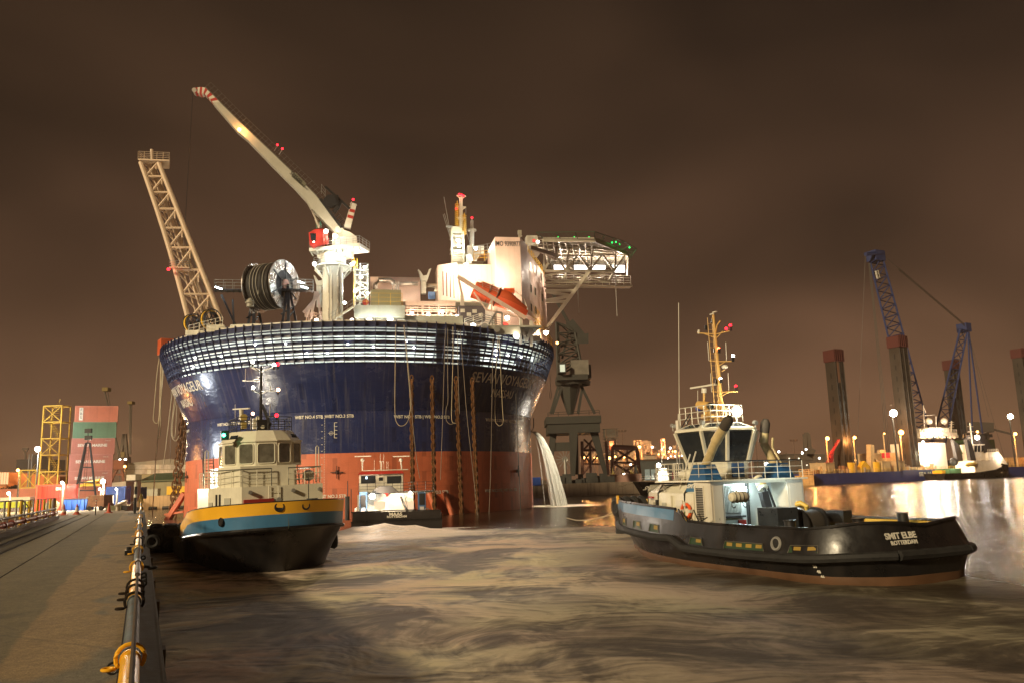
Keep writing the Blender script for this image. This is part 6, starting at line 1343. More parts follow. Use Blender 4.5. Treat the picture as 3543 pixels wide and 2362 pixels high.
gl_ = l_(784, 1501, -2.3); MB().ball(gl_, .11, 8).build('green_side_lamp', lampmat('green_nav_lamp', (.05, 1, .45), 25), T2); lamp(T2, gl_+Vector((.2, 0, 0)), 5, (.1, 1, .4), .06); MB().cbox(gl_-Vector((.3, -.1, 0)), .4, .5, .6).build('side_lamp_screen', DARK, T2)
b = MB(); b.cyl((-19, -2.6, 1.5), (-19, -2.6, 2.4), .25, n=12); b.cyl((-17.5, -3.3, 1.5), (-17.5, -3.3, 2.5), .22, n=12); b.cyl((-22, -2.6, 1.5), (-22, -2.6, 2.5), .25, n=12); b.build('stern_bollards', DARK, T2)
def sname(x, y, q): return Vector((-11.6+x, -4.22-q-.05+.0*x, 2.05+y+.07*(x)))
text('bow_name', 'SMIT DAVE', .42, LTEXT, T2, sname, .006, bold=.012)
# ---------------- pusher tug between
MA = View(-12.4, 87, 96.9)
def mx_(px, py, x): return MA.x(px, py, x)
T3 = EV(MA, 'pusher_tug', 'black-sterned pusher tug MAAS with red-edged wheelhouse roof, pushing at the round hull', 'tugboat')
b = MB(); b.box(-.05, 18, -4.6, 4.7, -1, .95); b.box(0.35, 17.6, -4.3, 4.4, .95, 1.02); b.build('hull', BLK, T3)
b = MB(); b.hexa([(0, -4.5, .95), (.12, -4.5, .95), (.12, 4.6, .95), (0, 4.6, .95), (-.15, -4.45, 1.85), (-.03, -4.45, 1.85), (-.03, 4.6, 1.95), (-.15, 4.6, 1.95)]); b.box(.12, 17, 4.5, 4.6, .95, 1.7); b.box(.12, 17, -4.6, -4.5, .95, 1.6); b.build('stern_bulwark', BLK, T3)
b = MB(); b.tube([(-.18, -4.5, 1.88), (-.2, 0, 2.02), (-.18, 4.65, 1.95)], .06, 6); b.tube([(-.1, -4.65, .95), (-.1, 4.75, .95)], .07, 6); b.build('stern_rail_cap', BLK, T3, True)
p = mx_(1369, 1777, -.22); text('stern_name', 'MAAS', .42, LTEXT, T3, flat(p, (0, -1, 0), (0, 0, 1), .0), .01, bold=.015, sx=1.25)
p = mx_(1373, 1785.5, -.2); text('stern_port', 'ROTTERDAM', .30, LTEXT, T3, flat(p, (0, -1, 0), (0, 0, 1), .0), .01, bold=.01, sx=1.15)
yL, yR = mx_(1272, 1710, 4.5).y, mx_(1430, 1712, 4.5).y
MB().box(4.5, 13, yR, yL, 1.0, mx_(1350, 1705, 4.5).z).build('deckhouse', WHITE, T3)
for x, y in ((1312, 1746), (1414, 1746)):
    p = mx_(x, y, 4.5); MB().box(4.44, 4.5, p.y-.55, p.y+.55, p.z-.4, p.z+.4).build('lit_cabin_window', mat('warm_cabin', (0, 0, 0), emis=(1., .66, .40), estr=1.1), T3)
for y0 in (1243, 1446):
    a_, c_ = mx_(y0, 1768, 3.6), mx_(y0+27, 1700, 3.6); t_ = MB().box(3.6, 6.5, c_.y, a_.y, 1.0, c_.z).build('funnel_casing', mat('pusher_blue', (.06, .12, .22), .4), T3)
    MB().box(3.55, 3.6, c_.y+.15, a_.y-.15, 2.4, 3.6).build('funnel_grille', DARK, t_); MB().box(3.54, 3.6, c_.y+.2, a_.y-.2, 1.1, 2.2).build('casing_door', mat('dull_white_door', (.45, .42, .4), .5), t_)
b = MB(); b.box(4.0, 12, -3.9, 4.2, 3.72, 3.85); b.hexa([(3.6, yL-3.4, 3.8), (5, yL-3.4, 3.8), (5, yL-.3, 3.8), (3.6, yL-.3, 3.8), (3.6, yL-2.6, 4.5), (5, yL-2.6, 4.5), (5, yL-1.2, 4.5), (3.6, yL-1.2, 4.5)]); b.build('upper_deck', mat('dark_tarpaulin', (.05, .045, .04), .7), T3)
wl_, wr_ = mx_(1243, 1690, 6), mx_(1394, 1690, 6); zt3 = mx_(1320, 1638, 6).z
w3 = MB().box(6, 10.5, wr_.y, wl_.y, 3.85, zt3).build('wheelhouse', WHITE, T3)
for x0, x1 in ((1249, 1299), (1339, 1388)):
    a_, c_ = mx_(x0, 1671, 6), mx_(x1, 1644, 6); MB().box(5.95, 6, c_.y, a_.y, a_.z, c_.z).build('wheelhouse_window', GLASS, w3)
a_, c_ = mx_(1308, 1690, 6), mx_(1328, 1643, 6); dr = MB().box(5.94, 6, c_.y, a_.y, a_.z, c_.z).build('wheelhouse_door', WHITE, w3); MB().box(5.91, 5.94, c_.y+.1, a_.y-.1, a_.z+.9, c_.z-.2).build('door_glass', GLASS, dr)
MB().cbox(mx_(1268, 1651, 5.9), .04, .2, .26).build('lit_screen', lampmat('screen', (.6, .8, 1), 3), w3)
b = MB(); b.hexa([(5.7, wr_.y-.15, zt3), (10.8, wr_.y-.15, zt3), (10.8, wl_.y+.15, zt3), (5.7, wl_.y+.15, zt3), (6, wr_.y+.1, zt3+.3), (10.5, wr_.y+.1, zt3+.3), (10.5, wl_.y-.1, zt3+.3), (6, wl_.y-.1, zt3+.3)]); b.build('red_roof', RED, T3)
b = MB(); z_ = zt3+.42; b.cyl((6.2, wr_.y-.6, z_), (6.2, wl_.y-.4, z_), .06, n=6)
for px in (1254, 1387): p = mx_(px, 1590, 6.2); b.cyl((6.2, p.y-(.1 if px > 1300 else 0), z_), (6.2, p.y, p.z), .08, n=6); b.ball(p, .22, 8); q = mx_(px, 1577, 6.2); b.beam(q-Vector((0, .95, 0)), q+Vector((0, .85, 0)), .1, .12)
p = mx_(1320, 1595, 6.2); b.cyl((6.2, p.y, z_), p, .06, n=5); b.beam(p+Vector((0, .25, 0)), p-Vector((0, .25, 0)), .06)
for px, y0 in ((1295, 1590), (1316, 1568), (1328, 1568), (1338, 1594), (1343, 1594)): q = mx_(px, y0, 6.2); b.cyl((6.2, q.y, z_), q, .02, n=3)
b.build('radar_mast', WHITE, T3)
MB().rail([(4.0, -3.9, 3.85), (4.0, 4.2, 3.85)], 1.0, .025, .9, 3).build('upper_railing', DARK, T3)
b = MB(); b.rail([(1.5, 4.45, 1.0), (17, 4.45, 1.0)], 1.3, .03, 1.2, 3); b.build('side_railing', WHITE, T3)
b = MB(); b.box(6.5, 17, 3.9, 4.5, 1.0, 3.6); b.build('side_cabin', WHITE, T3)
b = MB(); b.beam(mx_(1386, 1717, 4.2), mx_(1410, 1768, 3.0), .18); b.cyl(mx_(1400, 1710, 4), mx_(1413, 1765, 3), .03, n=4); b.build('black_gangway', DARK, T3)
for x, y, w, c, mt_, s in ((1288, 1715, 1500, WARM, WLAMP, .3), (1420, 1702, 90, (1, .8, .5), WLAMP, .14), (1364, 1698, 15, (1, .6, .4), WLAMP, .08)):
    p = mx_(x, y, 3.0 if x == 1288 else 3.9); MB().ball(p, s, 8).build('stern_lamp', mt_, T3); lamp(T3, p-Vector((s+.15, 0, 0)), w, c, .15)
lamp(T3, (3.9, 0, 3.3), 60, WARM, .2)
b = MB(); b.torus(mx_(1338, 1705, 4.4), (0, 0, 1), .1, .2, 8, 4); b.cyl(mx_(1339, 1716, 4.4), mx_(1339, 1700, 4.4), .12, n=6); b.build('red_extinguisher', RED, T3)
b = MB(); b.torus(mx_(1256, 1764, 1.0), (1, 0, 0), .35, .05, 14, 5); b.torus(mx_(1477, 1764, 1.0), (1, .3, 0), .22, .05, 14, 5); b.cyl((1, 2.0, 1), (1, 2.0, 1.9), .2, n=10); b.cyl((1, -1.6, 1), (1, -1.6, 1.9), .2, n=10); b.build('deck_gear', STEEL, T3)
b = MB()
for px, y0 in ((1203, 1662), (1215, 1690)): q = mx_(px, y0, 9); b.cyl((9, q.y, 1), q, .05, n=4)
b.build('side_mast', DARK, T3); b = MB(); b.cyl((14, 6.2, .6), (14, 6.2, 3.4), .28, n=10); b.build('exhaust_pipe', DARK, T3)
# ============================================================ QUAY, frame: x along the quay edge, y inland, deck at z 3
QV = View(.2, .09, 114.14)
def qroot(name, label, cat, group=None): return EV(QV, name, label, cat, group)
def struct(o, k='structure'): o['kind'] = k; return o
def setq(o): o.location = (QV.ox, QV.oy, 0); o.rotation_euler = (0, 0, rad(QV.deg)); return o
DM = bpy.data.materials.new('quay_asphalt'); DM.use_nodes = True; t = DM.node_tree; t.nodes.clear(); L = t.links.new
o_ = N(t, 'ShaderNodeOutputMaterial'); b_ = N(t, 'ShaderNodeBsdfPrincipled', inp={'Roughness': .85}); L(b_.outputs[0], o_.inputs[0])
g = N(t, 'ShaderNodeTexCoord'); sp = N(t, 'ShaderNodeSeparateXYZ'); L(g.outputs['Object'], sp.inputs[0])
def nz_(scl, sc, det=5., ro=.6, loc=(0, 0, 0)):
    mp = N(t, 'ShaderNodeMapping', inp={'Scale': scl, 'Location': loc}); L(g.outputs['Object'], mp.inputs[0]); n = N(t, 'ShaderNodeTexNoise', inp={'Scale': sc, 'Detail': det, 'Roughness': ro}); L(mp.outputs[0], n.inputs[0]); return n.outputs[0]
def mt2(op, a, b=None):
    n = N(t, 'ShaderNodeMath', operation=op)
    for i, q in enumerate((a, b)):
        if q is None: continue
        if isinstance(q, (int, float)): n.inputs[i].default_value = q
        else: L(q, n.inputs[i])
    return n.outputs[0]
def rp2(v, a, b, c=0., d=1.): n = N(t, 'ShaderNodeMapRange', inp={'From Min': a, 'From Max': b, 'To Min': c, 'To Max': d}); L(v, n.inputs[0]); return n.outputs[0]
big = nz_((1, 1, 1), .35); fine = nz_((1, 1, 1), 55, 2, .7); med = nz_((1, 1, 1), 2.2, 5, .7)
edge = mt2('ADD', sp.outputs[1], mt2('ADD', mt2('MULTIPLY', mt2('SUBTRACT', big, .5), .55), mt2('MULTIPLY', mt2('SUBTRACT', med, .5), .25)))
lane = rp2(edge, 1.50, 1.56)      # newer strip along the edge / old dark asphalt inland
def mixc(f, a, b):
    n = N(t, 'ShaderNodeMix', data_type='RGBA')
    if isinstance(f, (int, float)): n.inputs[0].default_value = f
    else: L(f, n.inputs[0])
    for i, q in ((6, a), (7, b)):
        if isinstance(q, tuple): n.inputs[i].default_value = (*q, 1)
        else: L(q, n.inputs[i])
    return n.outputs[2]
base = mixc(lane, (.25, .17, .078), (.15, .118, .058))
patch = mt2('MULTIPLY', rp2(nz_((.5, 1, 1), .62, 3, .5, (3, 8, 0)), .56, .60), rp2(sp.outputs[1], 1.6, 1.3))
base = mixc(mt2('MULTIPLY', patch, .75), base, (.125, .12, .09))
oil = rp2(nz_((.4, 1, 1), .9, 4, .6, (13, 2, 0)), .64, .74); base = mixc(mt2('MULTIPLY', oil, .5), base, (.06, .05, .035))
crackn = N(t, 'ShaderNodeTexVoronoi', inp={'Scale': .38}); crackn.feature = 'DISTANCE_TO_EDGE'; L(g.outputs['Object'], crackn.inputs[0]); base = mixc(mt2('MULTIPLY', rp2(crackn.outputs[0], .012, .0), .28), base, (.05, .04, .03))
sc = N(t, 'ShaderNodeVectorMath', operation='SCALE'); L(base, sc.inputs[0]); L(mt2('MULTIPLY', mt2('MULTIPLY', rp2(fine, .3, .7, .62, 1.38), rp2(med, .3, .7, .78, 1.2)), rp2(nz_((1, 1, 1), 11, 4, .75, (5, 5, 0)), .3, .7, .70, 1.30)), sc.inputs['Scale']); L(sc.outputs[0], b_.inputs['Base Color'])
bp = N(t, 'ShaderNodeBump', inp={'Strength': .8, 'Distance': .006}); L(fine, bp.inputs['Height']); L(bp.outputs[0], b_.inputs['Normal'])
# deck sheet with two sunken rail grooves
b = MB(); ys = [(.36, 2.86), (2.90, 3.95), (4.03, 4.62), (4.70, 5.9)]
xs = [-14+i*4 for i in range(23)]
for y0, y1 in ys: b.poly([(-14, y0, 3), (76, y0, 3), (76, y1, 3), (-14, y1, 3)])
for y0, y1 in ((2.86, 2.90), (3.95, 4.03), (4.62, 4.70)): b.box(-14, 76, y0, y1, 2.90, 2.93, 1); b.poly([(-14, y0, 2.93), (76, y0, 2.93), (76, y0, 3), (-14, y0, 3)], 1); b.poly([(-14, y1, 3), (76, y1, 3), (76, y1, 2.93), (-14, y1, 2.93)], 1)
b.poly([(-14, .0, 2.88), (76, 0, 2.88), (76, 6, 2.88), (-14, 6, 2.88)], 1)
qd = setq(struct(b.build('quay', [DM, mat('groove_dirt', (.04, .03, .02), .8)])))
YARD = mat('yard_concrete', (.20, .15, .095), .85, var=.35, scale=.15, bump=.01, fine=12)
b = MB(); b.box(76, 420, 1.6, 260, -2, 3.0); b.poly([(76, 1.6, 3.004), (76, .0, 3.004), (84, 0, 3.004), (84, 1.6, 3.004)]); b.box(76, 84, 0, 1.59, -2, 3.0); b.box(-14, 76, 14, 260, -2, 2.9); setq(struct(b.build('yard_ground', YARD)))
WALLC = mat('stained_quay_concrete', (.30, .235, .15), .85, var=.25, scale=.25, streak=.8, scol=(.10, .08, .055))
b = MB(); b.box(-14, 76, .02, .5, 2.3, 2.87); b.box(-14, 76, 5.4, 5.9, 2.3, 2.87)
for k in range(10): b.box(-10+k*9, -9.2+k*9, .3, 5.7, -2, 2.3)
setq(struct(b.build('quay_wall', WALLC)))
DBR = mat('dark_brown_steel', (.016, .010, .006), .85, var=.5, scale=3, bump=.004, spec=.2)
beamq = qroot('edge_beam', 'dark brown steel edge beam running along the water side of the quay', 'kerb beam')
b = MB(); b.box(-13, 76, -.02, .36, 2.885, 3.02); b.box(-13, 76, -.05, -.02, 1.2, 3.03); b.box(-13, 76, .33, .36, 3.02, 3.045); b.build('beam', DBR, beamq)
b = MB()
for k, x in enumerate((9.2, 12.5, 17, 22, 28, 36, 47, 60)): b.box(x, x+.35, -.16, -.055, 1.0, 2.7-.1*(k % 2))
b.build('fender_timbers', mat('weathered_timber', (.14, .10, .055), .85, streak=.4), beamq)
# railing seen from above: worn pipe sections, thin bar, hooks and shackles
rl = qroot('quay_railing', 'yellow and worn blue pipe railing with hooks and shackles along the quay edge', 'railing')
YP = mat('chipped_yellow_pipe', (.78, .40, .02), .35, var=.15, scale=6, streak=.35, scol=(.15, .08, .03)); WP = mat('worn_blue_grey_pipe', (.075, .095, .10), .65, var=.7, scale=7, streak=.9, scol=(.10, .055, .035))
zp = 4.06; yp = .235
segs = [(.8, 3.68, 0), (3.72, 5.55, 1), (5.6, 8.0, 0), (8.05, 10.2, 1), (10.3, 14.2, 0), (14.3, 17.5, 1), (17.6, 24, 0), (24.1, 31, 1), (31.1, 40, 0), (40.1, 50, 1), (50.1, 62, 0), (62.1, 74, 1)]
for x0, x1, k in segs:
    b = MB(); b.cyl((x0, yp, zp), (x1, yp, zp), .034 if k == 0 else .031, n=14); b.cyl((x0, yp, zp), (x0+.03, yp, zp), .039, n=14); b.cyl((x1-.03, yp, zp), (x1, yp, zp), .039, n=14); b.build('handrail_pipe', YP if k == 0 else WP, rl, True)
b = MB(); b.cyl((.8, .225, 4.125), (74, .225, 4.125), .0085, n=8); b.build('thin_bar', mat('rusty_brown_bar', (.060, .035, .015), .85, .0, var=.3, scale=8), rl, True)
b = MB(); b.cyl((2.2, .285, 3.72), (74, .285, 3.72), .008, n=6); b.build('lower_rod', DARK, rl)
for i, x in enumerate((1.8, 3.70, 5.6, 7.9, 10.2, 14.2, 17.6, 21, 24, 27.5, 31, 35.5, 40, 45, 50, 56, 62, 68, 74)):
    b = MB(); b.cyl((x, yp, 3.02), (x, yp, zp), .022, n=8); b.box(x-.05, x+.05, yp-.06, yp+.06, 3.02, 3.04); b.build('railing_post', YP if i % 2 else WP, rl)
def cring(x, y, z, R, r, ax, a0, a1, mt_, name):
    b = MB(); d, u, v = basis(ax); P = [Vector((x, y, z))+u*(R*math.cos(rad(a)))+v*(R*math.sin(rad(a))) for a in [a0+(a1-a0)*k/12 for k in range(13)]]; b.tube(P, r, 7); return b.build(name, mt_, rl, True)
for x, mt_ in ((3.68, YP), (5.5, DBR), (5.95, DBR), (6.3, DBR), (7.95, YP), (10.2, YP), (12, DBR), (14.2, YP), (17.6, YP), (21, DBR), (24, YP), (31, YP)):
    cring(x, yp, zp+.005, .052, .0085, (1, 0, 0), -40, 220, mt_, 'pipe_hook')
    cring(x, yp+.075, zp-.03, .022, .007, (0, 0, 1), 0, 360, mt_, 'shackle')
for x in (6.6, 6.9, 7.2, 9.1, 11, 13): cring(x, yp-.055, zp, .018, .008, (1, 0, .3), 0, 360, DARK, 'shackle')
b = MB(); b.cyl((6.55, .225, 4.125), (7.6, .225, 4.125), .016, n=10); b.cyl((7.6, .225, 4.125), (7.85, .225, 4.125), .024, n=12); b.build('wire_wrapping', mat('oily_wire', (.05, .035, .02), .5, var=.5, scale=20), rl, True)
b = MB(); [b.torus((8.2+.0, yp-.13, zp-.03+k*0), (.2, .2, 1), .032, .011, 14, 5) for k in range(1)]; b.cyl((8.1, yp, zp), (8.2, yp-.1, zp-.02), .013, n=6); b.torus((5.4, .33, 3.72), (1, 0, 0), .03, .007, 14, 5); b.build('ring_bolt', DARK, rl, True)
tr_ = MB()
for k in range(6): tr_.torus((50+k*3.5, .24+.03*(k % 2), 4.15+.06*k), (1, .2*k, .3), .10, .03, 14, 5)
tr_.build('tangled_shackles', mat('grimy_yellow', (.25, .18, .04), .6), rl)
o = QV.wo((27.8, -.13, 3.2)); b = MB(); b.torus((0, 0, 0), (1, 0, .1), .16, .055, 20, 8); r_ = b.build('hanging_tyre', TIRE, None, True); r_.location = o; r_.rotation_euler = (0, 0, rad(QV.deg)); things_tag(r_, 'small black tyre hung on the outer side of the quay railing', 'tyre')
# deck valve
p = QV.z(445, 1918, 3.0); o = E('deck_valve', 'small black valve box on the asphalt beside the railing', 'valve', QV.wo(p), QV.deg)
b = MB(); b.box(-.16, .16, -.1, .1, 0, .13); b.cyl((0, 0, .13), (0, 0, .19), .06, n=10); b.torus((0, 0, .2), (0, 0, 1), .06, .012, 12, 4); b.cyl((-.1, .02, .13), (-.1, .02, .17), .03, n=8); b.build('valve_body', DARK, o)
# left kerb beam, pipes and picket posts
lf = qroot('kerb_fence', 'row of yellow and grey posts with pipe rails on the inland kerb of the quay', 'fence')
b = MB(); b.box(20, 66.5, 5.45, 5.9, 3.0, 3.22); b.box(20, 66.5, 5.42, 5.45, 3.0, 3.10); b.build('kerb_beam', mat('grey_kerb_steel', (.07, .06, .055), .6, var=.4), lf)
b = MB(); b.cyl((20, 5.55, 3.45), (66, 5.55, 3.45), .10, n=12); [b.cyl((x, 5.55, 3.45), (x+.25, 5.55, 3.45), .15, n=12) for x in (36, 41.5, 44, 48, 53, 58, 63)]; b.build('red_pipe', mat('red_brown_pipe', (.28, .06, .04), .5, var=.3), lf, True)
b = MB(); b.cyl((20, 5.62, 3.72), (66, 5.62, 3.72), .06, n=10); [b.beam((x, 5.6, 3.2), (x, 5.6, 3.75), .07) for x in range(22, 66, 3)]; b.build('grey_pipe', mat('dull_pipe', (.12, .10, .10), .5, var=.3), lf, True)
for i, px in enumerate((15, 32, 56, 73, 85, 102, 115, 129, 140, 152, 164, 173, 181, 190)):
    x = QV.y(px, 1760, 5.75).x; y_ = i % 2
    b = MB(); b.cyl((x, 5.75, 3.2), (x, 5.75, 4.42), .07 if y_ else .045, n=8); b.build('fence_post', YEL if y_ else STEEL, lf)
b = MB(); b.tube([(30, 5.75, 4.45), (49, 5.75, 4.45), (52, 5.8, 4.1), (53, 5.9, 3.4)], .03, 5); b.tube([(49, 5.75, 4.42), (66, 5.75, 4.42)], .02, 5); b.tube([(66, 5.75, 4.45), (66, 5.75, 3.2)], .06, 6); b.build('top_rail', mat('dark_red_rail', (.12, .05, .03), .6), lf)
# cones, posts
def cone(px, py, label, white):
    p = QV.z(px, py, 3.0); o = E('traffic_cone', label, 'cone', QV.wo(p), 0, 'cones across the end of the quay')
    MB().cbox((0, 0, .03), .5, .5, .06).build('cone_base', mat('cone_red', (.45, .07, .03), .6), o)
    b = MB(); pr = [(.19, .06), (.155, .24), (.115, .44), (.085, .60), (.04, .85)]; mm = [0, 1, 0, 0] if white == 1 else ([0, 1, 1, 0] if white == 2 else [0, 0, 0, 0]); b.lathe(pr, (0, 0, 0), (0, 0, 1), 16, mm); b.build('cone_body', [mat('cone_red', (.45, .07, .03), .6), LTEXT], o, True)
cone(220, 1780, 'leftmost red and white cone, beside the end of the inland fence', 1); cone(265, 1778, 'red cone with one broad white band, second from the left', 2); cone(376, 1773, 'plain orange cone, rightmost of the three', 0)
p = QV.z(330, 1781, 3.0); o = E('marker_post', 'thin post with red and white top standing mid-quay before the trailer', 'post', QV.wo(p)); b = MB(); b.cyl((0, 0, 0), (0, 0, .75), .035, n=8, m=0); 
for k in range(5): b.cyl((0, 0, .75+k*.1), (0, 0, .85+k*.1), .036, n=8, m=1 if k % 2 == 0 else 2)
b.build('post_tube', [DARK, RED, LTEXT], o)
p = QV.z(466, 1776, 3.0); o = E('gauge_post', 'black post with pale cap at the far right corner of the quay', 'post', QV.wo(p)); b = MB(); b.cyl((0, 0, 0), (0, 0, 2.1), .11, n=10); b.cyl((0, 0, 1.25), (0, 0, 1.5), .13, n=10, m=1); b.cyl((0, 0, 2.1), (0, 0, 2.45), .12, .09, n=10, m=1); b.cbox((0, 0, .03), .8, .5, .06); b.build('post_body', [DARK, CREAM], o)
# big tyre-clad floating fender between quay and tug
o = E('floating_fender', 'floating fender clad in black tyres between the quay and the left tugboat', 'fender', (-27.2, 66.0, .3), 25); b = MB(); b.lathe([(.02, -2.4), (.8, -2.1), (1.1, -1.2), (1.1, 1.2), (.8, 2.1), (.02, 2.4)], (0, 0, .55), (1, 0, 0), 18); b.build('fender_body', TIRE, o, True)
b = MB()
for i in range(5):
    for k in range(7):
        a = k*2*PI/7+i*.4; r_ = 1.15 if 0 < i < 4 else .85; b.torus((-2+i, r_*math.sin(a), .55+r_*math.cos(a)), (0, math.sin(a), math.cos(a)), .38, .16, 12, 6)
b.build('fender_tyres', TIRE, o, True)
# ---------- yard containers
CR = mat('container_orange_red', (.62, .23, .14), .55, var=.12, streak=.3, scol=(.25, .08, .05)); CB = mat('container_brown_red', (.48, .19, .14), .55, var=.1, streak=.3, scol=(.2, .07, .05)); CG = mat('container_green', (.15, .26, .16), .55, var=.12, streak=.3, scol=(.08, .1, .07)); CBL = mat('container_blue', (.02, .08, .36), .5, var=.1); CRD = mat('container_bright_red', (.55, .05, .03), .5, var=.1)
def cont_px(px0, px1, pyb, Y, mt_, label, L_=6.06, w=2.44, h=2.59, rz=6., group=None, zb=None):
    c_ = WV.y((px0+px1)/2, pyb, Y); z = c_.z if zb is None else zb; return container(None, (c_.x, Y+w/2, z), L_, w, h, rz, mt_, label=label, group=group)
stk = []
for i, (x0, x1, mt_, lb) in enumerate(((205, 349, CB, 'brown-red container at the bottom of the tall stack, with white lettering'), (204, 350, CB, 'brown-red lettered container second from the bottom of the tall stack'), (208, 354, CB, 'brown-red lettered container directly under the green one in the tall stack'), (211, 356, CG, 'green container, second from the top of the tall stack'), (214, 360, CR, 'orange-red container with a white panel, on top of the tall stack'))):
    c_ = WV.y((x0+x1)/2, 1700, 133); z = 5.62+i*2.62; o = container(None, (c_.x+.35, 135.4, z), 6.06, 2.44, 2.59, 24, mt_, label=lb, group='containers of the tall stack'); stk.append(o)
    if i < 3: text('container_lettering', 'SEVAN MARINE', .62, LTEXT, o, flat((-.1, -1.29, 1.45), (1, 0, 0), (0, 0, 1), .02), .01, bold=.02, sx=1.0)
    if i < 3: text('container_number', 'SVNU 20', .2, LTEXT, o, flat((2.1, -1.29, 2.2), (1, 0, 0), (0, 0, 1), .02), .01)
p_ = MB().box(-2.5, -1.95, -1.33, -1.30, .25, 2.3).build('white_panel', LTEXT, stk[4]); [text('panel_letter', s, .6, DTEXT, p_, flat((-2.22, -1.34, z), (1, 0, 0), (0, 0, 1), .01), .005) for s, z in (('F', 1.9), ('B', 1.3), ('S', .7))]
c1 = cont_px(203, 354, 1740, 132, CR, 'long orange container marked FERRY under the tall stack, behind the light mast', 6.3, zb=3.0, rz=24)
text('container_lettering', 'FERRY', .55, LTEXT, c1, flat((1.0, -1.29, .9), (1, 0, 0), (0, 0, 1), .02), .01, bold=.02)
c2 = cont_px(-163, 101, 1745, 116, CR, 'orange container with white Chinese characters at the far left', 12.0, zb=3.0, rz=24)
text('container_lettering', '烟台中韩轮', .75, LTEXT, c2, flat((3.3, -1.29, .95), (1, 0, 0), (0, 0, 1), .02), .01, sx=1.25)
c3 = cont_px(103, 182, 1757, 88, CRD, 'bright red container showing its double doors, right of the Chinese-lettered one', 2.6, 6., 2.7, rz=16, zb=3.0)
b = MB(); b.box(-.03, .03, -3.09, -3.04, .1, 2.6); b.box(-1.2, 1.2, -3.09, -3.05, 1.25, 1.33); [b.cyl((x, -3.12, .15), (x, -3.12, 2.6), .03, n=5) for x in (-.8, -.35, .35, .8)]; b.box(.5, 1.0, -3.1, -3.06, 2.1, 2.4, 1); b.build('container_doors', [mat('deep_red', (.3, .02, .02), .5), LTEXT], c3)
cont_px(374, 408, 1730, 118, CBL, 'blue container with white edges standing right of the long orange one', 2.4, 3, 2.5, rz=12, zb=3.0)
for i, (x0, x1, Y_) in enumerate(((440, 458, 170), (459, 480, 172))): cont_px(x0, x1, 1700, Y_, CBL, ('left' if i == 0 else 'right')+' one of the two small blue containers far back before the green-roofed shed', 2.2, 2.4, 2.4, rz=0, zb=3.2)
# gas bottle rack, skips, trailer, floodlit cabin
p = WV.y(232, 1740, 96); o = E('bottle_rack', 'white steel rack of gas bottles behind the blue skips', 'rack', (p.x, 96, 3.0)); b = MB()
for x in (-.75, 0, .75):
    for y in (0, 1): b.beam((x, y, 0), (x, y, 2.3), .1)
for z in (.1, 1.2, 2.3): b.beam((-.8, 0, z), (.8, 0, z), .1); b.beam((-.8, 1, z), (.8, 1, z), .1)
b.build('rack_frame', WHITE, o)
for k in range(6): b = MB(); b.lathe([(.1, 0), (.1, 1.5), (.04, 1.7), (.02, 1.8)], (-.6+k*.24, .4, .15), (0, 0, 1), 10); b.build('gas_bottle', WHITE, o, True)
def skip(px, label, mt_=CBL):
    p = WV.y(px, 1757, 86); o = E('skip', label, 'skip', (p.x, 86, 3.0), -4, 'blue skips'); b = MB(); b.hexa([(-.75, 0, 0), (.75, 0, 0), (.75, 1.4, 0), (-.75, 1.4, 0), (-.98, -.1, 1.15), (.98, -.1, 1.15), (.98, 1.5, 1.15), (-.98, 1.5, 1.15)]); [b.box(x-.04, x+.04, -.14, 0, 0, 1.1) for x in (-.6, 0, .6)]; b.build('skip_body', mt_, o); b = MB(); b.box(-1.0, 1.0, -.14, -.08, 1.08, 1.2); b.build('skip_rim', NAVYD, o)
skip(248, 'left one of the two blue steel skips behind the cones'); skip(280-8, 'right one of the two blue steel skips, at the foot of the light mast')
p = WV.y(330, 1752, 82); o = E('compressor_trailer', 'worn red and cream compressor trailer at the end of the quay', 'trailer', (p.x, 82, 3.0), -5)
b = MB(); b.hexa([(-.85, 0, .35), (.85, 0, .35), (.85, 1.6, .35), (-.85, 1.6, .35), (-.8, 0.05, 1.42), (.8, .05, 1.42), (.8, 1.55, 1.42), (-.8, 1.55, 1.42)]); b.build('trailer_body', mat('worn_red_cream', (.32, .15, .08), .6, var=.5, scale=1.5), o); b = MB(); b.box(-.87, .87, .0, 1.6, 1.42, 1.47); b.build('trailer_lid', mat('lid', (.4, .25, .15), .6), o)
for x in (-.6, .6): b = MB(); b.cyl((x, -.05, .22), (x, .12, .22), .22, n=14); b.build('trailer_wheel', TIRE, o)
p = WV.y(371, 1738, 96); o = E('glowing_switch_box', 'white box with a glow of its own right of the trailer', 'box', (p.x, 96, 3.0)); MB().box(-.42, .42, 0, .6, .5, 1.35).build('box_body', lampmat('glowing_box', (1, .85, .6), 3.), o); MB().box(-.5, .5, .05, .6, 0, .5).build('box_stand', DARK, o)  # floodlit look put in as the box's own glow
p = WV.y(393, 1766, 80); o = E('concrete_block', 'mossy concrete block right of the orange cone', 'block', (p.x, 80, 3.0)); b = MB(); b.box(-.7, .7, 0, .9, 0, .45); b.build('block_body', mat('mossy_concrete', (.16, .15, .08), .9), o); b = MB(); b.box(.72, 1.25, .1, .8, 0, .4); b.build('dark_end', DARK, o)
p = WV.y(176, 1752, 84); o = E('cable_drum', 'grey-green cable drum standing on edge by the fence end', 'cable drum', (p.x, 84, 3.55), 0); b = MB(); b.cyl((0, -.1, 0), (0, 0, 0), .55, n=24); b.cyl((0, .5, 0), (0, .6, 0), .55, n=24); b.build('drum_flange', mat('drum_green', (.2, .2, .13), .7), o); b = MB(); b.cyl((0, 0, 0), (0, .5, 0), .35, n=20); b.build('drum_core', DARK, o)
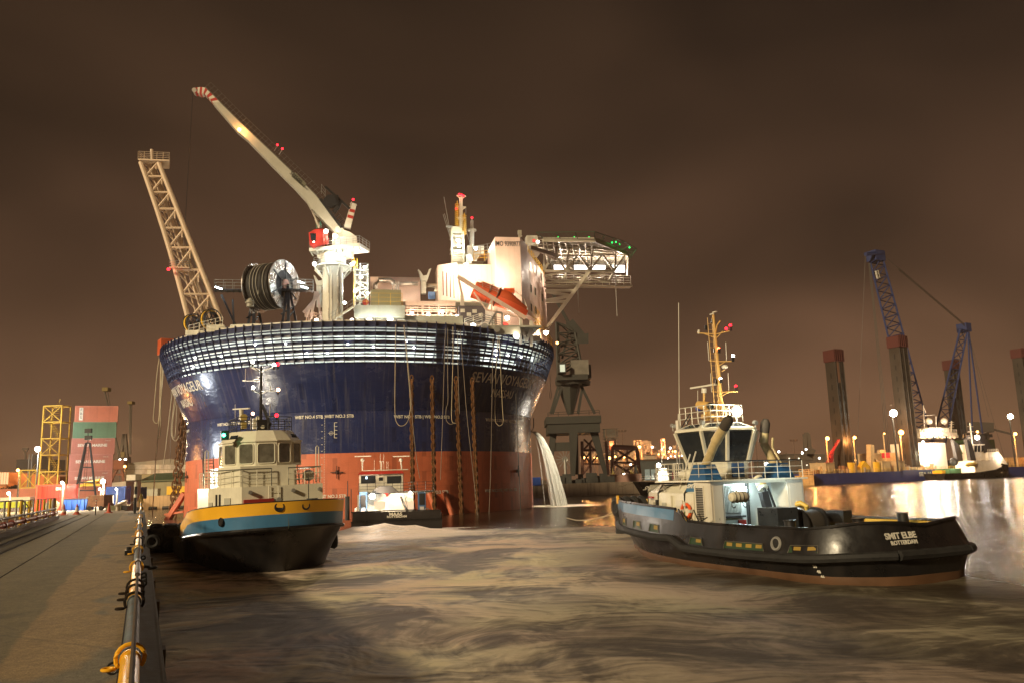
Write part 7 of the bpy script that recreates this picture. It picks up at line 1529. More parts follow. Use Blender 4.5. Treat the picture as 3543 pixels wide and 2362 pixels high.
# fluorescent yellow forklift-like lit machine at far left
p = WV.y(38, 1745, 92); o = E('work_vehicle', 'floodlit yellow-green work vehicle in front of the Chinese-lettered container', 'vehicle', (p.x, 92, 3.0)); b = MB(); b.box(-1.6, 1.8, 0, 1.6, .35, 1.0); b.box(-1.3, 2.0, .1, 1.5, 1.0, 1.5, 1); b.box(-2.4, -1.6, .2, 1.4, .3, 1.1); b.build('vehicle_body', [mat('fluo_yellow', (.55, .6, .05), .5), WHITE], o)
for x in (-1.6, 1.3): b = MB(); b.cyl((x, -.1, .35), (x, .2, .35), .35, n=16); b.build('wheel', TIRE, o)
# A-frame light mast
p = WV.y(294, 1752, 98); o = E('light_mast', 'tall black A-frame ladder mast with two dark floodlights, before the container stack', 'light mast', (p.x, 98, 3.0)); 
def lq(px, py, dy=0): q = WV.y(px, py, 98+dy); return Vector((q.x-p.x, dy, q.z-3.0))
b = MB(); b.beam(lq(257, 1722), lq(297, 1531), .17); b.beam(lq(331, 1718), lq(311, 1531), .17); b.beam(lq(262, 1740, 1.5), lq(301, 1531, .2), .12)
for y_, a_, c_ in ((1615, 280, 320), (1667, 268, 326), (1695, 263, 328)): b.beam(lq(a_, y_), lq(c_, y_), .14)
b.beam(lq(255, 1732), lq(302, 1734), .14); b.beam(lq(297, 1531), lq(311, 1531), .14); b.cyl(lq(304, 1531), lq(305, 1488), .05, n=6); b.build('mast_frame', mat('dark_blue_steel', (.012, .016, .03), .5), o)
MB().ladder(lq(291, 1690), lq(305, 1535), .5, .03).build('mast_ladder', mat('dull_red_ladder', (.16, .06, .04), .6), o)
for y_ in (1489, 1513): b = MB(); b.cbox(lq(306, y_), .78, .3, .5); b.cbox(lq(306, y_)+Vector((0, .2, 0)), .5, .2, .35); b.build('flood_head', DARK, o)
# yellow scaffold stair towers
YT = mat('scaffold_yellow', (.55, .34, .04), .45, var=.2)
def stair_tower(px0, px1, ytop, Y_, levels, label, shift=0.):
    a_, c_ = WV.y(px0, 1700, Y_), WV.y(px1, 1700, Y_); w = c_.x-a_.x; top_ = WV.y(px0, ytop, Y_).z; lh = (top_-3)/levels
    o = E('stair_tower', label, 'scaffold tower', (a_.x, Y_, 3.0), -3); d = 2.4
    b = MB()
    for x in (0, w):
        for y in (0, d): b.beam((x, y, 0), (x, y, top_-3), .2)
    for k in range(levels+1):
        z = k*lh
        for y in (0, d): b.beam((0, y, z), (w, y, z), .18)
        for x in (0, w): b.beam((x, 0, z), (x, d, z), .18)
        if k < levels and k % 2 == (levels % 2): pass
        if k < levels and (levels-k) % 2 == 1: b.beam((0, 0, z), (w, 0, z+lh), .11); b.beam((w, 0, z), (0, 0, z+lh), .11)
    b.build('tower_frame', YT, o)
    b = MB()
    for k in range(levels):
        z = k*lh; s_ = 1 if k % 2 else -1
        for q in range(9): t_ = q/9; x = w*(.2+.6*t_) if s_ > 0 else w*(.8-.6*t_); b.box(x-.15, x+.15, .5, 1.9, z+lh*t_, z+lh*t_+.05)
        for h in (.5, 1.0): b.cyl((w*.2, .4, z+h+(0 if s_ > 0 else lh)), (w*.8, .4, z+h+(lh if s_ > 0 else 0)), .03, n=4)
    b.build('stair_flights', YT, o)
    return o
stair_tower(133, 199, 1404, 134, 6, 'tall yellow scaffold stair tower left of the container stack'); stair_tower(66, 124, 1626, 136, 2, 'short yellow scaffold tower at the foot of the tall one, left')
b_ = WV.y(300, 1650, 130); o = E('lifting_frame', 'yellow lifting frame on top of the long orange container', 'frame', (WV.y(305, 1660, 132).x, 132, 5.65)); b = MB(); b.beam((-2, 0, .3), (2, 0, .3), .35, .35); b.beam((-2, 1.5, .3), (2, 1.5, .3), .35, .35); [b.torus((x, 0, .75), (0, 1, 0), .15, .04, 10, 4) for x in (-1.4, 1.2)]; b.cyl((-1, .7, .6), (1.6, .7, 1.0), .3, n=10); b.build('frame_beams', YEL, o)
# small yard clutter poles
for k, (px, Y_, h, lb) in enumerate(((97, 150, 9, 'thin pale pole behind the short yellow tower, left one'), (107, 150, 9, 'thin pale pole behind the short yellow tower, right one'))): q = WV.y(px, 1640, Y_); o = E('pole', lb, 'pole', (q.x, Y_, 3)); MB().cyl((0, 0, 0), (0, 0, h), .1, n=6).build('pole_tube', STEEL, o)
for i in range(5):
    q = QV.wo((86+i*11, 2.2, 3.0)); o = E('bollard', ('nearest', 'second', 'middle', 'fourth', 'farthest')[i]+' of the five small bollards along the yard edge beyond the quay', 'bollard', q, 0, 'bollards along the yard edge'); b = MB(); b.lathe([(.22, 0), (.16, .25), (.16, .4), (.28, .5), (.2, .62), (.02, .64)], (0, 0, 0), (0, 0, 1), 12); b.build('bollard_body', mat('pale_bollard', (.35, .28, .2), .6), o, True)
# yard lights that are lit in the photograph
def street_light(px, py, Y_, w, col, mt_, label, z0=3., head=.35, cat='lamp', name='yard_lamp', r=.3):
    q = WV.y(px, py, Y_); o = E(name, label, cat, (q.x, Y_, z0)); b = MB(); b.cyl((0, .3, 0), (0, .3, q.z-z0), .12, .08, n=6); b.build('lamp_pole', mat('lamp_pole_grey', (.12, .1, .08), .6), o); MB().ball((0, 0, q.z-z0), head, 8).build('lamp_head', mt_, o)
    if w: lamp(o, (0, -head-.1, q.z-z0), w, col, r)
    return o
street_light(130, 1552, 128, 9000, (.85, .92, 1), WLAMP, 'white lamp shining left of the yellow stair tower', head=.4)
street_light(62, 1625, 105, 1500, SOD, OLAMP, 'orange lamp at the roof edge of the left building', head=.2)
street_light(356, 1664, 108, 12000, (1, .9, .7), WLAMP, 'white lamp right of the lifting frame', head=.3)
street_light(30, 1705, 86, 1800, (1, .85, .4), WLAMP, 'lamp lighting the yellow-green work vehicle', head=.15)
street_light(215, 1668, 84, 6000, (1, .8, .55), WLAMP, 'small lamp above the gas bottle rack', head=.14)
street_light(345, 1690, 90, 1500, (1, .8, .5), WLAMP, 'small lamp over the compressor trailer', head=.12)
street_light(402, 1690, 108, 1800, (1, .9, .7), WLAMP, 'small lamp right of the blue container', head=.12)
# ============================================================ FAR SHORE
def w_(px, py, Y): return WV.y(px, py, Y)
b = MB()
b.prism([(-420, 222, -3), (-100, 217, -3), (46, 231, -3), (60, 262, -3), (96, 300, -3), (250, 388, -3), (700, 470, -3), (1900, 800, -3), (1900, 1900, -3), (-1900, 1900, -3), (-1900, 700, -3)], (0, 0, 6.2))
struct(b.build('far_ground', mat('far_ground', (.10, .075, .05), .9, var=.3, scale=.05)))
SHW = mat('far_quay_concrete', (.34, .23, .13), .85, var=.25, scale=.12, streak=.9, scol=(.10, .07, .045))
SH2 = mat('far_quay_concrete_grey', (.20, .15, .105), .85, var=.25, scale=.12, streak=.9, scol=(.07, .05, .04))
b = MB(); b.prism([(-419, 221.4, -2), (-100, 216.4, -2), (-20, 224, -2), (-20, 224.6, -2), (-100, 217, -2), (-419, 222, -2)], (0, 0, 5.5)); struct(b.build('far_quay_wall', SHW))
b = MB(); b.prism([(-20, 223.9, -2), (46, 230.3, -2), (60, 261.4, -2), (96, 299.4, -2), (96, 300, -2), (60, 262, -2), (46, 231, -2), (-20, 224.6, -2)], (0, 0, 5.4)); b.box(-100, 45, 224, 224.1, 0, .2); struct(b.build('far_quay_wall', SH2))
b = MB()
for k in range(26): x = -112+k*3.4; y = 216.9+.095*(x+100) if x < -20 else 224.2+.096*(x+20); b.cyl((x, y-1.0, .35), (x+1.9, y-.85, .35), .45, n=8)
o = b.build('fender_row', TIRE); things_tag(o, 'row of low black fenders along the waterline of the lit far quay', 'fender'); o['kind'] = 'stuff'
SHED = mat('shed_beige', (.30, .26, .15), .7, var=.15, streak=.4, scol=(.15, .12, .07)); PAN = mat('translucent_panels', (.42, .36, .30), .5, var=.5, scale=.35)
def bx(px0, py0, px1, py1, Y, dep, zb=3.2): a_, c_ = w_(px0, py0, Y), w_(px1, py1, Y); return MB().box(min(a_.x, c_.x), max(a_.x, c_.x), Y, Y+dep, zb, max(a_.z, c_.z))
o = E('warehouse', 'large pale warehouse with window band and low gabled roof behind the far quay', 'building', (w_(540, 1700, 262).x, 262, 3.2)); O = Vector(o.location)
def part(b, name, mt_, par, O=None, smooth=False, loc=None): 
    base_ = Vector(par.location); b.v = [(v[0]-base_.x, v[1]-base_.y, v[2]-base_.z) for v in b.v]; return b.build(name, mt_, par, smooth)
part(bx(437, 1604, 660, 1700, 262, 20), 'wall', SHED, o)
a_, g_, c_ = w_(437, 1601, 261.8), w_(585, 1586, 261.8), w_(760, 1600, 261.8); b = MB(); b.prism([a_, g_, c_, c_-Vector((0, 0, .6)), a_-Vector((0, 0, .6))], (0, 22, 0)); part(b, 'roof', mat('roof_grey', (.25, .22, .17), .7), o)
for k in range(15):
    for r_ in range(2):
        x0 = 440+k*14; z0 = 1606+r_*17; p0, p1 = w_(x0, z0, 261.9), w_(x0+13, z0+15, 261.9); lit = (k*5+r_*3) % 7 == 0 or (k < 2)
        part(MB().box(p0.x, p1.x, 261.75, 261.95, p1.z, p0.z), 'window', mat('lit_tone_panels', (.5, .48, .4), .4, var=.2) if lit else PAN, o)  # lit look put into a paler panel colour
o = E('green_roofed_shed', 'long low shed with dark green roof in front of the pale warehouse', 'building', (w_(560, 1700, 245).x, 245, 3.2)); 
part(bx(473, 1662, 660, 1705, 245, 12), 'wall', SHED, o); b = MB(); p0, p1 = w_(473, 1664, 244.6), w_(660, 1664, 244.6); p2 = w_(473, 1638, 250); b.hexa([(p0.x, 244.6, p0.z-.2), (p1.x, 244.6, p0.z-.2), (p1.x, 257, p2.z-.2), (p0.x, 257, p2.z-.2), (p0.x, 244.6, p0.z), (p1.x, 244.6, p0.z), (p1.x, 257, p2.z+.2), (p0.x, 257, p2.z+.2)]); part(b, 'roof', mat('dark_green_roof', (.05, .085, .045), .6), o)
o = E('brown_annex', 'dark brown block with white upper storey at the left end of the green-roofed shed', 'building', (w_(453, 1700, 244).x, 244, 3.2)); part(bx(436, 1661, 472, 1683, 244, 8), 'wall', mat('dark_brown_cladding', (.07, .05, .045), .7), o); part(bx(438, 1641, 468, 1660, 243.8, 4, w_(438, 1660, 244).z), 'upper_wall', mat('bright_white_wall', (.75, .7, .6), .6), o)
o = E('white_tent_roof', 'low pale roof rising between the orange container and the far warehouse', 'building', (w_(400, 1700, 150).x, 150, 3.0)); b = MB(); p0, p1 = w_(360, 1672, 150), w_(436, 1663, 150); b.prism([(p0.x, 150, 3), (p1.x, 150, 3), (p1.x, 150, p1.z), (p0.x, 150, p0.z)], (0, 6, 0)); part(b, 'tent_cover', mat('tent_white', (.6, .5, .38), .6), o)
for i, (x0, x1, lb) in enumerate(((577, 605, 'yellow machine left of the pair in front of the green-roofed shed'), (609, 640, 'yellow machine right of the pair, next to the red hull'))):
    o = E('yellow_machine', lb, 'machine', (w_((x0+x1)/2, 1700, 232).x, 232, 3.2)); part(bx(x0, 1681, x1, 1704, 232, 2.5, 3.6), 'machine_body', YEL, o); p = Vector(o.location); b = MB(); b.box(p.x-.9, p.x+.9, 232, 234, 3.2, 3.6); part(b, 'machine_base', DARK, o)
for i, (x0, x1, y0, lb) in enumerate(((503, 545, 1691, 'grey steel bin on the far quay before the green-roofed shed'), (480, 502, 1696, 'dark steel bin at the left of the far quay'))):
    o = E('steel_bin', lb, 'bin', (w_((x0+x1)/2, 1700, 234).x, 234, 3.2)); part(bx(x0, y0, x1, 1704, 234, 2, 3.2), 'bin_body', GREYP if i == 0 else DARK, o); p = Vector(o.location); b = MB(); b.box(w_(x0, y0, 234).x-.1, w_(x1, y0, 234).x+.1, 233.9, 236.1, w_(x0, y0, 234).z, w_(x0, y0, 234).z+.12); part(b, 'bin_rim', STEEL, o)
lo_ = lamp(None, (-95, 205, 16), 22000, (1, .72, .38), 1.); lo_.name = 'quay_flood_light'
# left orange-lit buildings
OB = mat('orange_brick', (.48, .2, .08), .7, var=.2)
o = E('brick_workshop', 'orange-lit brick workshop with tall windows at the left edge', 'building', (w_(30, 1680, 165).x, 165, 3.0)); b = MB(); p0, p1, p2 = w_(-60, 1630, 165), w_(40, 1632, 165), w_(100, 1650, 168); b.prism([(p0.x, 165, 3), (p1.x+8, 168, 3), (p1.x+8, 168, p2.z), (p1.x, 165, p1.z), (p0.x, 165, p0.z)], (0, 10, 0)); part(b, 'wall', OB, o)
for k in range(4): p = w_(-2+k*9, 1652, 164.8); part(MB().box(p.x-.2, p.x+.15, 164.8, 164.95, p.z-1.2, p.z+1.1), 'window', mat('lit_orange_window', (0, 0, 0), emis=(1, .65, .3), estr=1.1), o)
lamp(None, (w_(20, 1640, 155).x, 156, 11), 6000, SOD, .5).name = 'workshop_lamp_light'
o = E('dark_storage_block', 'dark block-shaped building behind the short yellow tower', 'building', (w_(95, 1600, 210).x, 210, 3)); part(bx(57, 1588, 132, 1680, 210, 12), 'wall', mat('dark_block', (.045, .035, .03), .8), o); part(bx(110, 1572, 133, 1590, 211, 6, w_(110, 1590, 211).z), 'roof_box', mat('dark_block', (.045, .035, .03), .8), o)
# tree
def leafy(name, label, c, R_, seed, trunk=2.5):
    rr = random.Random(seed); o = E(name, label, 'tree', c); b = MB(); b.tube([(0, 0, 0), (.1, 0, trunk), (.0, .2, trunk+R_*.8)], [.25, .18, .05], 6)
    for k in range(6): a = k*1.05; b.tube([(0, 0, trunk*.8), (R_*.6*math.cos(a), R_*.6*math.sin(a), trunk+R_*.6)], [.1, .03], 4)
    b.build('trunk', mat('bark', (.06, .04, .025), .9), o)
    b = MB()
    cl = [(Vector((rr.gauss(0, .5)*R_, rr.gauss(0, .4)*R_, trunk+R_*(.3+rr.random()*.9))), R_*(.22+.2*rr.random())) for _ in range(22)]
    for cc, r_ in cl:
        for k in range(60):
            d = Vector((rr.gauss(0, 1), rr.gauss(0, 1), rr.gauss(0, 1))).normalized()*r_*(rr.random()**.4); p = cc+d; s_ = .12+.14*rr.random(); u_ = Vector((rr.gauss(0, 1), rr.gauss(0, 1), rr.gauss(0, 1))).normalized(); v_ = u_.orthogonal().normalized(); b.poly([p-u_*s_, p+v_*s_*.5, p+u_*s_, p-v_*s_*.5])
    b.build('crown', mat('dark_foliage', (.035, .035, .015), .8, var=.4), o); return o
p = w_(47, 1680, 150); leafy('bushy_tree', 'dark bushy tree in front of the orange-lit workshop', (p.x, 150, 3.4), 1.5, 3, .9)
p = w_(2695, 1640, 420); leafy('bare_round_tree', 'dark round tree far behind the right-hand funnel of the tugboat', (p.x, 420, 3.2), 6, 5, 4)
# faint far cranes on the left
FCR = mat('hazy_crane', (.10, .075, .055), .8); FYE = mat('hazy_yellow', (.22, .15, .04), .8)
def crane_lines(name, label, lines, Y, w, mt_=FCR, extra=()):
    p0 = w_(lines[0][0], lines[0][1], Y); base_ = Vector((p0.x, Y, 3.2)); o = E(name, label, 'crane', base_); b = MB()
    for q in lines: b.beam(w_(q[0], q[1], Y)-base_, w_(q[2], q[3], Y)-base_, q[4] if len(q) > 4 else w)
    b.build('crane_structure', mt_, o)
    for (px0, py0, px1, py1, mm, nm) in extra:
        a_, c_ = w_(px0, py0, Y)-base_, w_(px1, py1, Y)-base_; MB().box(min(a_.x, c_.x), max(a_.x, c_.x), -1, 2, min(a_.z, c_.z), max(a_.z, c_.z)).build(nm, mm, o)
    return o
crane_lines('tower_crane', 'faint thin lattice crane with yellow tip right of the container stack', [(418, 1590, 362, 1355, .5), (410, 1580, 372, 1355, .3), (420, 1560, 430, 1500, 1.2), (440, 1590, 432, 1500, 1.2), (420, 1560, 440, 1570, .5)], 330, .6, extra=((357, 1340, 376, 1352, FYE, 'jib_tip'), (422, 1562, 434, 1580, FYE, 'cab'), (410, 1580, 445, 1600, FCR, 'base_house')))
crane_lines('luffing_crane', 'faint straight crane jib with yellow tip, farthest on the left', [(448, 1570, 450, 1395, .6), (452, 1570, 455, 1395, .4)], 360, .6, extra=((444, 1388, 460, 1397, FYE, 'jib_tip'),))
crane_lines('portal_crane', 'small reddish portal crane below the faint cranes, left of the warehouse', [(385, 1664, 404, 1622, .7), (430, 1664, 420, 1622, .7), (395, 1640, 430, 1640, .5)], 260, .6, mat('hazy_red', (.16, .06, .035), .8), extra=((396, 1590, 432, 1622, mat('hazy_red', (.16, .06, .035), .8), 'crane_house'),))
street_light(434, 1590, 300, 2500, (.9, .95, 1), WLAMP, 'white lamp under the faint crane, right one of a pair', 3.2, .5); street_light(415, 1590, 302, 800, (.9, .95, 1), WLAMP, 'white lamp under the faint crane, left one of a pair', 3.2, .4); street_light(432, 1612, 255, 2500, SOD, OLAMP, 'orange lamp at the corner of the pale warehouse', 3.2, .4)
crane_lines('flood_pylon', 'far lamp pylon with forked head left of the yellow stair tower', [(88, 1590, 88, 1565, .4), (80, 1552, 88, 1565, .3), (97, 1552, 88, 1565, .3), (78, 1551, 99, 1551, .5)], 230, .4)
# ---------------- old shipyard portal crane
PC = mat('old_grey_green_steel', (.036, .035, .028), .7, var=.3, scale=.3, streak=.5, scol=(.05, .03, .02)); PC2 = mat('weathered_cladding', (.17, .15, .12), .7, var=.25)
Yp = 240.; bs = w_(2000, 1655, Yp); O_ = Vector((bs.x, Yp, 3.2)); PCR = E('shipyard_crane', 'big dark portal crane with lattice top and hopper-shaped tower behind the round vessel', 'crane', O_)
def k_(px, py, dy=0): return w_(px, py, Yp+dy)-O_
b = MB()
def leg(q0, q1, w0, w1, dy): w0 *= .8; w1 *= .85; MB().hexa([k_(q0[0]-w0, q0[1], dy-1.2), k_(q0[0]+w0, q0[1], dy-1.2), k_(q0[0]+w0, q0[1], dy+1.2), k_(q0[0]-w0, q0[1], dy+1.2), k_(q1[0]-w1, q1[1], dy-1.2), k_(q1[0]+w1, q1[1], dy-1.2), k_(q1[0]+w1, q1[1], dy+1.2), k_(q1[0]-w1, q1[1], dy+1.2)]).build('portal_leg', PC, PCR)
leg((1982, 1645), (1984, 1492), 10, 18, -4); leg((1896, 1650), (1915, 1497), 10, 14, 0); leg((2096, 1640), (2055, 1492), 9, 17, -2); leg((1996, 1640), (1990, 1500), 8, 12, 9)

b = MB(); a_, c_ = k_(1896, 1500, -5), k_(2074, 1430, -5); b.box(a_.x, c_.x, -5, 11, k_(1896, 1498, -5).z, k_(1896, 1464, -5).z); b.box(a_.x-.4, c_.x+.4, -5.4, 11.4, k_(1896, 1466, -5).z, k_(1896, 1441, -5).z); b.box(k_(1912, 1560).x, k_(1972, 1560).x, -1, 0, k_(1912, 1560).z, k_(1912, 1530).z); b.build('portal_beam', PC, PCR)
MB().rail([k_(1896, 1441, -5), k_(2074, 1432, -5)], 1.2, .08, 3, 2).build('portal_railing', PC, PCR)
b = MB(); b.lathe([(.9, k_(1975, 1430).z), (3.4, k_(1975, 1335).z), (4.0, k_(1975, 1322).z)], (k_(1975, 1430).x, 2, 0), (0, 0, 1), 8)
for q in ((1905, 1430, 1932, 1335), (1912, 1430, 1944, 1335), (2058, 1430, 2010, 1332), (2000, 1430, 2015, 1338)): b.beam(k_(*q[:2]), k_(*q[2:]), .75)
b.build('hopper_tower', PC, PCR)
b = MB(); b.lathe([(5.0, k_(1975, 1330).z), (5.3, k_(1975, 1318).z), (.1, k_(1975, 1318).z)], (k_(1975, 1330).x+.8, 2, 0), (0, 0, 1), 24); b.build('slewing_ring', PC, PCR)
b = MB(); b.box(k_(1925, 1300).x, k_(2030, 1300).x, -4, 8, k_(1975, 1318).z, k_(1975, 1300).z); b.box(k_(1975, 1300).x, k_(2035, 1300).x, -3, 7, k_(1975, 1300).z, k_(1975, 1250).z, 1); b.box(k_(2032, 1310).x, k_(2044, 1300).x, -2, 6, k_(1975, 1310).z, k_(1975, 1265).z)
b.build('machinery_house', [PC, PC2], PCR)
b = MB(); b.box(k_(1928, 1296).x, k_(1955, 1296).x, -6, -2, k_(1940, 1297).z, k_(1940, 1262).z); cb_ = b.build('crane_cab', PC, PCR); b = MB(); b.box(k_(1934, 1290).x, k_(1951, 1290).x, -6.1, -6.02, k_(1940, 1294).z, k_(1940, 1270).z); b.build('lit_cab_window', mat('cab_lit', (0, 0, 0), emis=(.85, .85, .6), estr=.9), cb_)
b = MB()
A4 = [k_(1930, 1300, -2), k_(2010, 1255, -2), k_(2005, 1255, 5), k_(1935, 1300, 5)]; B4 = [k_(1925, 1115, -1), k_(1990, 1150, -1), k_(1985, 1150, 4), k_(1930, 1115, 4)]; truss(b, A4, B4, 5, .22, .4)
b.beam(k_(1972, 1113), k_(2015, 1165), 2.2, 2.0); b.beam(k_(1965, 1115), k_(1990, 1180), 1.2); b.hexa([k_(1996, 1190, -2), k_(2036, 1188, -2), k_(2036, 1188, 5), k_(1996, 1190, 5), k_(1998, 1160, -2), k_(2036, 1152, -2), k_(2036, 1152, 5), k_(1998, 1160, 5)]); b.beam(k_(1925, 1118), k_(1975, 1135), .8); b.beam(k_(1940, 1200), k_(2000, 1160), .6); b.beam(k_(1945, 1240), k_(1975, 1120), .6)
b.beam(k_(1965, 1115), k_(1905, 1005), .7); b.beam(k_(1975, 1125), k_(1915, 1015), .4)
b.build('lattice_top', PC, PCR)
# cable wheel seen through the portal
b = MB(); c_ = w_(1955, 1588, 250)
for k in range(14): a = k*PI/7; b.beam(c_, c_+Vector((math.cos(a)*2.8, 0, math.sin(a)*2.8)), .16)
b.torus(c_, (0, 1, 0), .7, .2, 16, 5); b.cyl((c_.x, 250, 3.2), c_, .4, n=6); b.v = [(v[0]-c_.x, v[1]-250, v[2]-3.2) for v in b.v]; o = E('spoked_wheel', 'spoked wheel without rim seen between the legs of the shipyard crane', 'wheel', (c_.x, 250, 3.2)); b.build('spokes', STEEL, o)
# clutter beneath the crane
rr = random.Random(9)
b = MB()
for k in range(26): p = w_(1890+rr.random()*240, 1655, 236+rr.random()*4); b.box(p.x, p.x+1+rr.random()*3, p.y, p.y+1.5, 3.2, 4.0+rr.random()*2.2)
o = b.build('quayside_stores', mat('dark_stores', (.04, .04, .035), .7, var=.5)); things_tag(o, 'low dark heap of stored gear along the far quay under the shipyard crane', 'stores'); o['kind'] = 'stuff'
o = E('blue_container', 'blue container seen through the water jet beside the hull', 'container', (w_(1862, 1670, 226).x, 226, 3.2)); container(None, (0, 0, 0), 4, 2.4, 2.6, 0, CBL, label='x') if False else None
part(bx(1842, 1650, 1872, 1683, 226, 2.4, 3.2), 'corrugated_body', CBL, o); p = Vector(o.location); b = MB(); [b.box(w_(1842+k*5, 1660, 226).x, w_(1844+k*5, 1660, 226).x, 225.9, 226, 3.4, w_(1842, 1651, 226).z) for k in range(6)]; part(b, 'container_ribs', CBL, o)
# ---------------- steel jackets (tubular frames) and refinery
JK = mat('rusty_tube', (.14, .055, .03), .7, var=.3); JK2 = mat('yellow_walkway', (.3, .2, .04), .7)
def jacket(name, label, segs, Y, w):
    p0 = w_(segs[0][0], segs[0][1], Y); B_ = Vector((p0.x, Y, 3.2)); o = E(name, label, 'steel frame', B_); b = MB()
    for q in segs: dy = q[5] if len(q) > 5 else 0; b.cyl(w_(q[0], q[1], Y+dy)-B_, w_(q[2], q[3], Y+dy)-B_, (q[4] if len(q) > 4 else w), n=7)
    b.build('tubular_frame', JK, o, True); return o
jacket('steel_jacket', 'big rusty tubular frame right of the shipyard crane, with crossed braces', [(2119, 1545, 2119, 1640, .5), (2203, 1545, 2213, 1636, .6), (2119, 1545, 2203, 1548, .8), (2122, 1547, 2205, 1600, .35), (2122, 1598, 2200, 1548, .35), (2122, 1600, 2190, 1640, .35), (2205, 1600, 2150, 1640, .35), (2097, 1525, 2104, 1640, .5), (2116, 1545, 2180, 1545, .6, 6), (2119, 1598, 2207, 1600, .3), (2170, 1548, 2170, 1600, .3, 6)], 262, .35)
jacket('steel_jacket', 'rusty tubular frame seen between the legs of the shipyard crane', [(2014, 1525, 2016, 1640, .5), (2042, 1530, 2044, 1640, .4), (2012, 1556, 2080, 1556, .4), (2014, 1560, 2044, 1602, .3), (2044, 1560, 2014, 1602, .3), (2014, 1602, 2085, 1604, .3), (2044, 1602, 2080, 1560, .3), (2020, 1518, 2060, 1556, .3), (2052, 1518, 2018, 1556, .3), (2016, 1640, 2044, 1604, .3)], 256, .35)
b = MB()
for k in range(16): x0 = 2115+rr.random()*90; y0 = 1605+rr.random()*50; b.cyl(w_(x0, y0, 255), w_(x0+rr.uniform(-20, 20), 1660, 255), .12, n=4)
for y0 in (1645, 1652, 1658): b.cyl(w_(2160, y0, 255), w_(2230, y0+2, 255), .12, n=4)
o = b.build('yellow_scaffolding', JK2); things_tag(o, 'tangle of yellow scaffold tubes at the foot of the right-hand tubular frame', 'scaffolding'); o['kind'] = 'stuff'
# refinery: masses of pipework lit by sodium lamps
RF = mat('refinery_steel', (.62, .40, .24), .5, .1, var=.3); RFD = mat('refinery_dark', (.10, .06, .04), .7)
Yr = 420.; b = MB(); rr = random.Random(21)
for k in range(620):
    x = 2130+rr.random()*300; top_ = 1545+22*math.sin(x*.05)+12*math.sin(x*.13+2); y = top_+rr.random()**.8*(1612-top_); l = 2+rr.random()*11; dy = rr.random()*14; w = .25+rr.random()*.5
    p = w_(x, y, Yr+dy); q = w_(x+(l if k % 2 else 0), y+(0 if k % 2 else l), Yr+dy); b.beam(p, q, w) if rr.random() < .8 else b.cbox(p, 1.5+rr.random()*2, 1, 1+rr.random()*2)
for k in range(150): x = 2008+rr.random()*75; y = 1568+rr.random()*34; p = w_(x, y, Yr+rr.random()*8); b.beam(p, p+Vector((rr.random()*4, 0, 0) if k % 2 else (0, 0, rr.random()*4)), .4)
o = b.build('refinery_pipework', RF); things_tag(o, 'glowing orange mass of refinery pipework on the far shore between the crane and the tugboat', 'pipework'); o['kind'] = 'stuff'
o = E('refinery_back_hall', 'low dark hall in front of the refinery with two pale blue doors', 'building', (w_(2240, 1640, 330).x, 330, 3.2)); part(bx(2205, 1592, 2400, 1650, 330, 10), 'wall', mat('dark_teal_wall', (.05, .06, .06), .7), o); part(bx(2200, 1588, 2405, 1592, 329.5, 11, w_(2200, 1592, 330).z), 'roof', RFD, o)
for x in (2231, 2252): part(bx(x, 1622, x+18, 1648, 329.8, .15), 'blue_door', mat('pale_blue_door', (.22, .32, .40), .6), o)
o = E('pink_hoarding', 'long low pink-lit hoarding at the foot of the tubular frames', 'hoarding', (w_(2170, 1645, 250).x, 250, 3.2)); part(bx(2110, 1640, 2220, 1650, 250, .4), 'hoarding_board', mat('pink_board', (.38, .22, .17), .7), o); b = MB(); [b.box(w_(2112+k*18, 1645, 250).x, w_(2112+k*18, 1645, 250).x+.2, 250.4, 251, 3.2, 4.5) for k in range(6)]; part(b, 'hoarding_props', RFD, o)
o = E('refinery_flat_building', 'small beige flat-roofed cabin in front of the refinery', 'building', (w_(2250, 1590, 390).x, 390, 3.2)); part(bx(2233, 1575, 2267, 1588, 390, 6, w_(2233, 1588, 390).z), 'wall', mat('beige_cabin', (.42, .32, .22), .7), o); part(bx(2232, 1573, 2268, 1575, 389.8, 7, w_(2233, 1575, 390).z), 'roof', RFD, o)
def column_tower(name, label, px, ytop, ybot, Y, w, mt_, lampn=0):
    p0 = w_(px, ybot, Y); B_ = Vector((p0.x, Y, 3.2)); o = E(name, label, 'tower', B_); b = MB(); t_ = w_(px, ytop, Y).z-3.2; truss(b, [(-w, -w, 0), (w, -w, 0), (w, w, 0), (-w, w, 0)], [(-w, -w, t_), (w, -w, t_), (w, w, t_), (-w, w, t_)], max(3, int(t_/3)), .12, .22); b.build('lattice_frame', mt_, o); return o
o = column_tower('scaffolded_tower', 'dark scaffolded tower with lit core right of the shipyard crane', 2117, 1483, 1600, 330, 2.0, RFD)
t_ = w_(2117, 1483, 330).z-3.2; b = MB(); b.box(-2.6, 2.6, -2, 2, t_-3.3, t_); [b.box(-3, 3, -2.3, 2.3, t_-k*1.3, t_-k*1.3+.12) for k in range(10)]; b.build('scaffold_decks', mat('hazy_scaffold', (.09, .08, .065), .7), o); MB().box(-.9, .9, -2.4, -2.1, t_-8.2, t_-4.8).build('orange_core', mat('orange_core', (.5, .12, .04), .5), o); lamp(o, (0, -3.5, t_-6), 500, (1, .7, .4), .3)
o = column_tower('process_column', 'orange-lit lattice column with a bright lamp, left end of the refinery', 2209, 1522, 1600, 405, 1.6, RF); MB().cyl((0, 0, 0), (0, 0, w_(2209, 1526, 405).z-3.2), .9, n=10).build('column_vessel', RF, o)
o = column_tower('process_column', 'slim lattice mast with lamps in the middle of the refinery', 2298, 1516, 1600, 405, .8, RF); o = column_tower('process_column', 'short lattice frame between the two refinery masts', 2243, 1537, 1600, 410, 1.7, RF)
